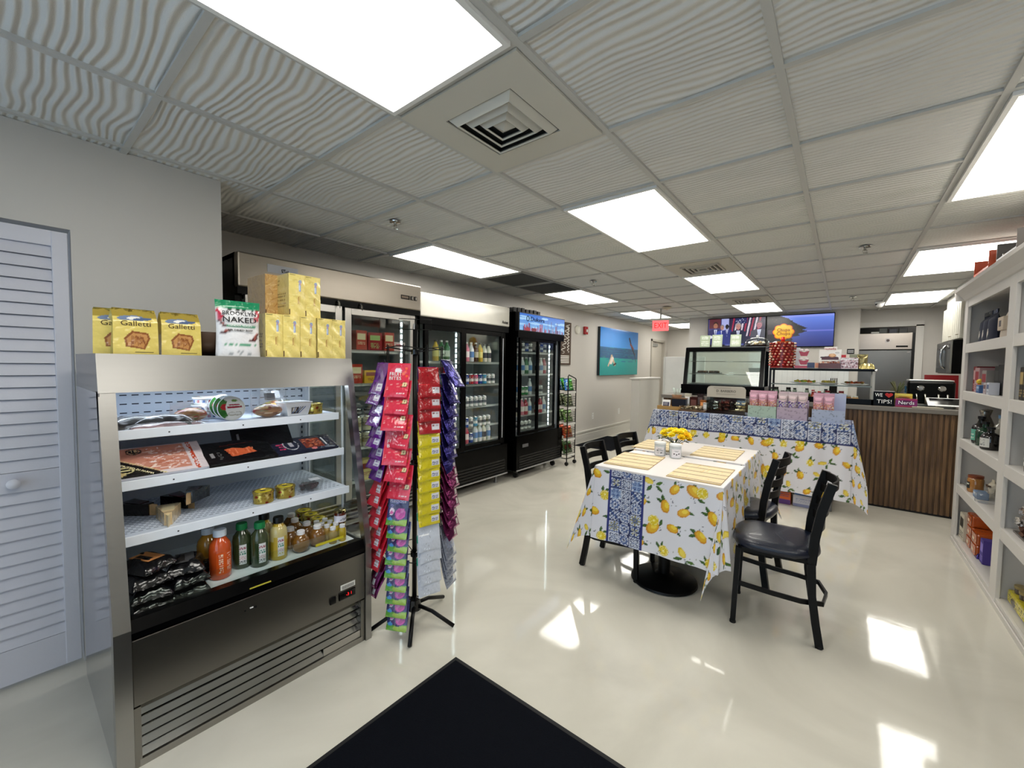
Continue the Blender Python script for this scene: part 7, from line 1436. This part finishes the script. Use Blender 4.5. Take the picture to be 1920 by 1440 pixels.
B().tube([(-.002, .26, .06), (-.035, .27, .10), (-.045, .27, .2), (-.035, .27, .30), (-.002, .26, .35)], .011, (.75, .75, .74), 'chrome', 10).build('curved_handle', r); B().box(0, 0, .01, .02, .195, .40, (.55, .55, .53), 'steel', .003).box(-.002, .03, .3, 0, .17, .36, BLACK, 'black_plastic').build('control_panel', r)
rr = root('red_tray'); tag(rr, 'dark red flat tray leaning behind the coffee machine', 'tray'); rr.location = (1.14, 8.75, .9405) ; B(rotm('X', -8)).box(-.18, 0, 0, .18, .012, .42, H('7a1418'), 'satin', .004).build('tray', rr)
rr = root('paper_roll'); tag(rr, 'blue and white roll standing beside the coffee machine', 'roll'); rr.location = (.57, 6.22, Z); B().cyl(0, 0, 0, .13, .04, (.7, .74, .78), 'matte', 18).cyl(0, 0, .13, .2, .042, H('3a6a8c'), 'gloss', 18).build('roll_body', rr)
rr = root('kitchen_plant'); tag(rr, 'small grey-green potted herb behind the candy boxes', 'plant'); rr.location = (.47, 6.22, Z); B().lathe([(0, 0), (.035, 0), (.045, .07), (0, .065)], (.5, .46, .4), 'matte', 16).build('pot', rr); b = B()
for k in range(30):
    a = R_.uniform(0, 6.3); l = R_.uniform(.08, .2); b.tube([(0, 0, .06), (.02 * math.cos(a), .02 * math.sin(a), .06 + l * .6), (.06 * math.cos(a), .06 * math.sin(a), .06 + l)], .004, R_.choice([(.36, .38, .24), (.45, .44, .3), (.28, .32, .2)]), 'matte', 4)
b.build('foliage', rr)

# ================================================================ WHITE SHELF UNIT along the right side
SHC = (.80, .785, .765)
r = root('shelf_unit'); tag(r, 'white built-in shelf unit with open square cells along the right side', 'shelf unit'); xf, xr = .78, 1.195
ends = [5.045, 3.80, 2.555, 1.31]
B().box(xr - .012, 1.0, .02, xr, 5.05, 2.02, (.74, .725, .71), 'paint').build('back_board', r)
for k, y in enumerate(ends): B().box(xf + .004, y - .035, 0, xr - .012, y + (.0 if k == 0 else .035), 2.0, SHC, 'paint').build('upright', r); B().box(xf - .012, y - (.095 if k == 0 else .065), 0, xf + .008, y + (.005 if k == 0 else .065), 2.0, SHC, 'paint', .002).build('face_stile', r)
for z, t0 in ((.055, .055), (.487, .07), (.867, .07), (1.257, .07), (1.638, .07)):
    B().box(xf + .004, 1.0, z - .022, xr - .012, 5.01, z, SHC, 'paint').build('shelf_board', r); B().box(xf - .010, 1.0, z - t0, xf + .007, 4.955, z + .002, SHC, 'paint', .002).build('face_rail', r)
B().box(xf - .010, 1.0, 1.94, xf + .007, 4.955, 2.0, SHC, 'paint').box(xf + .004, 1.0, 1.99, xr, 5.045, 2.02, SHC, 'paint').build('face_rail', r)
B().prism([(xf - .012, 2.0), (xf - .02, 2.005), (xf - .035, 2.03), (xf - .075, 2.07), (xf - .08, 2.09), (xf + .01, 2.09), (xf + .01, 2.0)], 1.0, 5.055, SHC, 'paint', 'y').prism([(5.05, 2.0), (5.06, 2.005), (5.075, 2.03), (5.11, 2.07), (5.115, 2.09), (5.045, 2.09), (5.045, 2.0)], xf - .07, xr, SHC, 'paint', 'x').build('crown_moulding', r)
B().box(xf, 1.0, 2.02, xr, 5.05, 2.088, SHC, 'paint').build('top_board', r)
B().box(xf - .02, 1.0, 0, xf - .012, 5.0, .03, SHC, 'paint').build('shoe_strip', r)
fz = lambda z: z + .0006
# goods face -X: rotation 180
def box_item(name, w_, d_, h_, col, lab_cols, fin='matte'):
    def mk():
        rr = root(name); B().box(-d_ / 2, -w_ / 2, 0, d_ / 2, w_ / 2, h_, col, fin, .003).build('carton_body', rr); cc = Canvas(w_, h_, 260, col); cc.rect(w_ * .08, h_ * .5, w_ * .92, h_ * .85, lab_cols); cc.scrawl(w_ * .1, h_ * .12, w_ * .9, h_ * .42, 4, lab_cols, fill=.4); B().sheet(lambda u, v: (d_ / 2 + .001 + 0 * u, (u - .5) * w_ * .98, .002 + v * (h_ - .004)), 24, 24, cc, fin).build('printed_face', rr); return rr
    return mk
def wine(col, cap, lab, h=.3, r_=.038):
    def mk():
        rr = root('glass_bottle'); B().lathe([(0, 0), (r_ * .9, 0), (r_, .006), (r_, h * .58), (r_ * .85, h * .67), (r_ * .38, h * .76), (r_ * .34, h * .9), (r_ * .4, h * .95)], col, 'liquid', 20).build('bottle_body', rr); B().lathe([(r_ * .44, h * .9), (r_ * .44, h), (0, h)], cap, 'satin', 14).build('bottle_cap', rr)
        if lab is not None: B().sheet(lambda u, v: (r_ * 1.02 * np.cos((u - .5) * 2.6), r_ * 1.02 * np.sin((u - .5) * 2.6), h * .12 + v * h * .4), 20, 20, lab, 'matte').build('bottle_label', rr)
        return rr
    return mk
wl = Canvas(1, 1, 30, (.8, .8, .78)); wl.scrawl(.15, .2, .85, .9, 5, (.3, .3, .32), fill=.45); tl = Canvas(1, 1, 30, H('5aa08c')); tl.scrawl(.2, .2, .8, .8, 4, (.85, .88, .85), fill=.4)
def put(key, mk, y, z, lab, cat, group=None, x=.87, rz=180, **k): return inst(key, mk, (x, y, fz(z)), rz, lab, cat, group, **k)
# top cell: navy packets, beige cap-like bag
for k, y in enumerate((4.86, 4.76, 4.62)): 
    def navybag():
        rr = root('navy_pouch'); cc = Canvas(.16, .2, 260, (.10, .12, .2)); cc.ell(.08, .06, .018, .03, (.75, .73, .7)); cc.ell(.05, .13, .03, .03, (.2, .24, .36)); b = B(); pouch_body(b, .15, .22, .08, cc, 'matte'); b.build('pouch_body', rr); B().box(-.004, -.06, .21, .004, .06, .24, (.07, .08, .12), 'film').build('tied_top', rr); return rr
    put('nvb', navybag, y, 1.638, 'navy pouch with a pale emblem in the top far cell, %s from the far end' % ORD[k], 'pouch', 'navy pouches in the top far cell', x=.86)
def coffeebag():
    rr = root('black_bag'); b = B(); pouch_body(b, .2, .27, .09, (.05, .05, .055), 'satin'); b.build('bag_body', rr); B().box(-.003, -.07, .235, .003, .07, .262, (.05, .05, .055), 'film').build('sealed_edge', rr); return rr
put('bkb', coffeebag, 4.66, 1.638, 'tall black bag behind the navy pouches, top far cell', 'bag', x=1.0)
rr = root('canvas_cap'); tag(rr, 'beige fabric cap-shaped bag leaning at the near end of the top far cell', 'bag'); rr.location = (.92, 4.24, 1.6386); V = []
def f(u, v): a = u * 2 * PI; k = np.sqrt(np.clip(1 - v ** 2, 0, 1)); return .1 * k * np.cos(a), .215 * k * np.sin(a) * (1 + .04 * np.sin(5 * a)), .265 * v
B().sheet(f, 36, 18, H('bfb3a6'), 'matte').build('fabric_body', rr); B().box(-.11, -.06, .06, -.08, .06, .15, H('c0b2a0'), 'matte', .004).box(-.1115, -.02, .085, -.109, .025, .125, (.35, .33, .35), 'matte').build('stitched_patch', rr)
# second cell
red_tin = box_item('gift_tin', .13, .12, .19, H('a8888a'), H('8a1c28')); 
put('t1', box_item('gift_box', .1, .1, .2, H('7a1a24'), H('c8a0a0')), 4.885, 1.257, 'dark red gift box at the far end of the second shelf', 'gift box')
put('t2', red_tin, 4.76, 1.257, 'silver and red square tin on the second shelf', 'tin'); put('t3', box_item('gift_box', .12, .1, .17, (.55, .53, .52), H('8a2430')), 4.61, 1.257, 'grey box with a red label on the second shelf', 'gift box'); put('t4', box_item('gift_box', .16, .12, .21, (.07, .07, .075), (.14, .14, .14)), 4.275, 1.257, 'black box nearest the divider on the second shelf', 'gift box', x=.90); put('t4b', box_item('gift_box', .11, .12, .2, (.09, .085, .09), (.2, .2, .2)), 4.44, 1.257, 'black box beside the grey one on the second shelf', 'gift box', x=.91)
rr = root('gold_figurine'); tag(rr, 'small yellow and orange figurine in front of the silver tin', 'figurine'); rr.location = (.815, 4.69, 1.2576); B().lathe([(0, 0), (.02, 0), (.016, .02), (.022, .05), (.01, .07)], H('b8662c'), 'gloss', 14).build('figure_body', rr); B().lathe([(0, .065), (.018, .072), (.02, .088), (.012, .1), (0, .105)], H('d8b83c'), 'gloss', 14).box(-.005, -.035, .05, .005, .035, .062, H('d8b83c'), 'gloss', .003).build('figure_head', rr)
put('t5', box_item('small_box', .09, .05, .06, H('3a5a8c'), (.6, .7, .8)), 4.60, 1.257, 'small blue box in front of the grey one, second shelf', 'box', x=.815); put('t6', box_item('small_box', .06, .05, .08, (.72, .68, .7), H('6a4a50')), 4.37, 1.257, 'small white and purple box near the divider, second shelf', 'box', x=.808); put('t7', box_item('small_box', .055, .05, .085, (.75, .76, .8), (.3, .35, .5)), 4.285, 1.257, 'small white and blue box by the divider, second shelf', 'box', x=.808)
# third: bottles and pouches
def silver():
    rr = root('wrapped_bottle'); B().lathe([(0, 0), (.035, 0), (.045, .05), (.04, .14), (.018, .2), (.03, .25), (0, .255)], (.62, .6, .56), 'foil', 20).build('foil_wrap', rr); B().box(.03, -.03, .03, .05, .03, .12, (.85, .84, .8), 'matte', .003).build('paper_tag', rr); return rr
put('sv', silver, 4.80, .867, 'white and silver wrapped bottle on the third shelf', 'bottle'); put('sv', silver, 4.89, .867, 'silver wrapped bottle at the far end of the third shelf', 'bottle', x=.9)
put('o1', wine((.03, .035, .03), (.05, .05, .05), tl, .21, .05), 4.70, .867, 'squat black bottle with a teal label on the third shelf', 'bottle', x=.84); put('o2', wine(H('173a26'), (.05, .05, .05), None, .18, .05), 4.58, .867, 'squat green bottle on the third shelf', 'bottle', x=.84)
put('o3', wine((.04, .04, .04), H('8aa8a0'), None, .3, .045), 4.60, .867, 'tall black bottle with a pale teal cap on the third shelf', 'bottle', x=.98); put('o4', wine((.04, .035, .03), H('6a3a2c'), wl, .27, .045), 4.27, .867, 'tall dark bottle with white labels on the third shelf', 'bottle', x=.92); put('o5', wine((.05, .04, .04), (.06, .06, .06), wl, .16, .05), 4.38, .867, 'short black jar bottle with a white label by the divider', 'bottle', x=.83)
put('o8', wine((.05, .045, .04), H('8a4a34'), wl, .25, .042), 4.40, .867, 'dark bottle with a copper cap behind the short black jar bottle', 'bottle', x=.97); put('o9', wine((.6, .58, .54), H('5a7a9a'), None, .24, .04), 4.50, .867, 'grey bottle with a blue cap between the tall dark bottles', 'bottle', x=.90)
# fourth: jars and bits
def amber():
    rr = root('honey_jar'); B().lathe([(0, 0), (.04, 0), (.045, .008), (.045, .1), (.038, .112)], H('a8743a'), 'liquid', 22).build('jar_body', rr); B().lathe([(.041, .11), (.043, .112), (.043, .13), (0, .132)], H('7a3a1c'), 'satin', 22).build('jar_lid', rr); B().sheet(lambda u, v: (.0458 * np.cos((u - .5) * 1.4), .0458 * np.sin((u - .5) * 1.4), .03 + v * .05), 16, 10, wl2, 'matte').build('jar_label', rr); return rr
wl2 = Canvas(1, 1, 24, (.1, .1, .1)); wl2.scrawl(.1, .2, .9, .8, 3, (.8, .8, .75), fill=.5)
put('am', amber, 4.70, .487, 'amber honey jar with a dark label on the fourth shelf', 'jar', x=.83); put('am', amber, 4.72, .6205, 'amber honey jar on top of the other one', 'jar', x=.835) if False else None
def glassj(h, r_, col=None):
    def mk():
        rr = root('glass_jar'); B().lathe([(0, .001), (r_ * .9, 0.001), (r_, h * .1), (r_, h * .75), (r_ * .7, h * .85), (r_ * .75, h)], WHITE, 'clear', 20).build('glass_body', rr)
        if col: b = B(); [b.lathe([(0, -.008), (.008, 0), (0, .008)], R_.choice(col), 'gloss', 7, at=(R_.uniform(-r_ * .6, r_ * .6), R_.uniform(-r_ * .6, r_ * .6), R_.uniform(.012, h * .7))) for _ in range(40)]; b.build('contents', rr)
        return rr
    return mk
put('gj1', glassj(.09, .035), 4.90, .487, 'clear glass tumbler at the far end of the fourth shelf', 'glass', x=.84); put('gj2', glassj(.07, .04), 4.83, .487, 'short clear glass behind the honey jar', 'glass', x=.93)
put('gj3', glassj(.17, .05, [H('3a1a16'), H('5a2a22'), H('2a1410')]), 4.42, .487, 'clear jar of dark red sweets on the fourth shelf', 'jar', x=.93); put('gj4', glassj(.08, .05), 4.36, .487, 'clear bowl at the near end of the fourth shelf', 'bowl', x=.82)
put('gj5', glassj(.12, .045, [H('6a2a20'), H('8a4030'), H('c8b090')]), 4.27, .487, 'clear jar of brown sweets next to the divider on the fourth shelf', 'jar', x=.90); put('gj6', glassj(.15, .035), 4.54, .487, 'tall clear bottle glass behind the pale blue tin', 'glass', x=1.0)
put('bd', box_item('blue_tin', .11, .06, .05, H('6a82a0'), (.75, .78, .82)), 4.50, .487, 'pale blue oblong tin on the fourth shelf', 'tin', x=.825); rr = root('ribbon_bag'); tag(rr, 'cream tissue bag with a ribbon beside the blue tin', 'bag'); rr.location = (.9, 4.58, .4876); b = B(); pouch_body(b, .08, .13, .06, (.78, .74, .66), 'film', wave=.004); b.build('bag_body', rr); B().box(.02, -.03, .08, .035, .03, .09, H('5a4a3c'), 'satin').build('ribbon', rr); rr.rotation_euler = (0, 0, PI)
# fifth (floor level)
put('f1', box_item('panettone_box', .14, .2, .21, (.78, .75, .68), (.2, .17, .14)), 4.87, .055, 'white box with dark stripes at the far end of the bottom shelf', 'box', x=.9)
def orangepk():
    rr = root('orange_pack'); b = B(); cc = Canvas(.14, .07, 400, H('b8501c'))
    for k in range(40): x, y = R_.uniform(0, .14), R_.uniform(0, .07); cc.line(x, y, x + R_.uniform(-.02, .02), y + R_.uniform(-.01, .02), .003, R_.choice([H('d87838'), H('8a3a14'), H('e0905a')]))
    b.box(-.07, -.075, 0, .07, .075, .085, H('b0501e'), 'film', .012); b.sheet(lambda u, v: (.0705 + .003 * np.sin(u * PI), (u - .5) * .14, .006 + v * .072), 30, 16, cc, 'film'); b.build('pack_body', rr); B().box(.0738, -.02, .03, .0745, .03, .05, (.85, .8, .7), 'matte').build('pack_label', rr); return rr
for k, (y, z, n_) in enumerate(((4.70, .055, 'bottom far'), (4.54, .055, 'bottom near'), (4.69, .141, 'upper far'), (4.53, .141, 'upper near'), (4.70, .227, 'topmost'))): put('op', orangepk, y, z, 'orange wrapped pack on the bottom shelf, %s one of the heap' % n_, 'food pack', 'orange wrapped packs', x=.88)
put('pu', box_item('purple_box', .08, .08, .17, H('4a3a8c'), H('8a7ac8')), 4.36, .055, 'purple and white packet standing near the divider, bottom shelf', 'packet', x=.86)
rr = root('purple_packet'); tag(rr, 'crumpled purple and silver packet lying on the bottom shelf', 'packet'); rr.location = (.84, 4.47, .0556); flatpack('pp', .09, .06, .03, H('5a4a9c'), 'foil', .006, 5).build('packet_body', rr); B().box(-.01, -.02, .034, .02, .02, .0355, (.8, .8, .85), 'satin').build('packet_label', rr)
# near cells (cut by the frame)
for k in range(5): put('bk', box_item('chocolate_sleeve', .06, .12, .19, (.14, .11, .09), H('a8905a')), 3.68 - k * .066, 1.257, 'brown and gold patterned sleeve past the divider on the second shelf, %s from it' % ORD[k], 'chocolate sleeve', 'brown and gold sleeves', x=.86)
put('o6', wine((.03, .03, .035), (.04, .04, .04), wl, .31, .055), 3.52, .867, 'large black bottle with a white label just past the divider, third shelf', 'bottle', x=.85); put('o7', wine((.03, .03, .035), (.04, .04, .04), wl, .26, .05), 3.40, .867, 'second black bottle past the divider, third shelf', 'bottle', x=.87)
rr = root('silver_sweets'); tag(rr, 'heap of silver foil sweets past the divider on the fourth shelf', 'sweets'); rr.location = (.9, 3.54, .4876); b = B().box(-.09, -.15, 0, .09, .15, .01, (.4, .38, .36), 'satin')
for k in range(130): t_ = R_.uniform(0, 1); b.M = T(R_.uniform(-.08, .08), R_.uniform(-.14, .14) * (1.1 - t_ * .8), .015 + t_ * .16) @ rotm('Z', R_.uniform(0, 180)) @ rotm('X', R_.uniform(0, 90)); b.box(-.018, -.013, -.01, .018, .013, .01, R_.choice([(.8, .8, .8), (.62, .56, .52), (.42, .3, .26), (.9, .88, .86)]), 'foil')
b.build('foil_sweets', rr); NEW[-1]['kind'] = 'stuff'
rr = root('jar_multipack'); tag(rr, 'yellow wrapped multipack of dark-lidded jars on the bottom shelf past the divider', 'multipack'); rr.location = (.905, 3.56, .0556)
B().box(-.085, -.17, 0, .085, .17, .055, H('3a2c22'), 'gloss', .01).build('pack_base', rr); cc = Canvas(.34, .06, 300, H('d8c820')); cc.scrawl(.02, .01, .32, .05, 3, H('8a7a18'), fill=.4); cc.ell(.1, .02, .04, .02, H('3a3020'))
B().box(-.0875, -.172, .04, .0875, .172, .075, H('c8b81c'), 'film', .006).sheet(lambda u, v: (-.0885 + 0 * u, (.5 - u) * .34, .01 + v * .06), 60, 14, cc, 'film').build('yellow_sleeve', rr)
for i in range(2):
    for j in range(4): B().cyl(0, 0, 0, .06, .032, H('3a2a1c'), 'liquid', 18).cyl(0, 0, .06, .075, .034, H('8a7a4c'), 'satin', 18).build('small_jar', rr, (-.042 + i * .084, -.125 + j * .083, .045))
# on top of the shelf unit: open display boxes
def topbox(cols):
    def mk():
        rr = root('display_tray'); a, b_ = cols; q = B().box(-.12, -.2, 0, .12, .2, .004, a, 'satin').box(-.12, .196, .004, .12, .2, .15, a, 'satin').box(-.12, -.2, .004, .12, -.196, .15, a, 'satin').box(-.12, -.196, .004, -.116, .196, .15, b_, 'satin').box(.116, -.196, .004, .12, .196, .05, a, 'satin'); q.build('open_box', rr); g = B()
        for k in range(16): g.M = T(.04 + R_.uniform(-.03, .05), -.17 + .0225 * k, .02 + R_.uniform(0, .02)) @ rotm('Z', R_.uniform(-20, 20)); g.box(-.03, -.009, -.015, .03, .009, .035, R_.choice([H('e06048'), H('f0a890'), H('c84038'), H('f8d8c8')]) if a[0] > .5 else R_.choice([(.3, .27, .24), (.5, .47, .42)]), 'foil', .003)
        g.build('small_packets', rr); return rr
    return mk
inst('tb1', topbox((H('d8603c'), H('5a2a1c'))), (.855, 4.42, 2.0886), 180, 'orange open display box of packets on top of the shelf unit', 'display box'); inst('tb2', topbox(((.16, .13, .1), (.1, .08, .06))), (.86, 3.86, 2.0886), 180, 'dark open display box on top of the shelf unit, beside the orange one', 'display box')
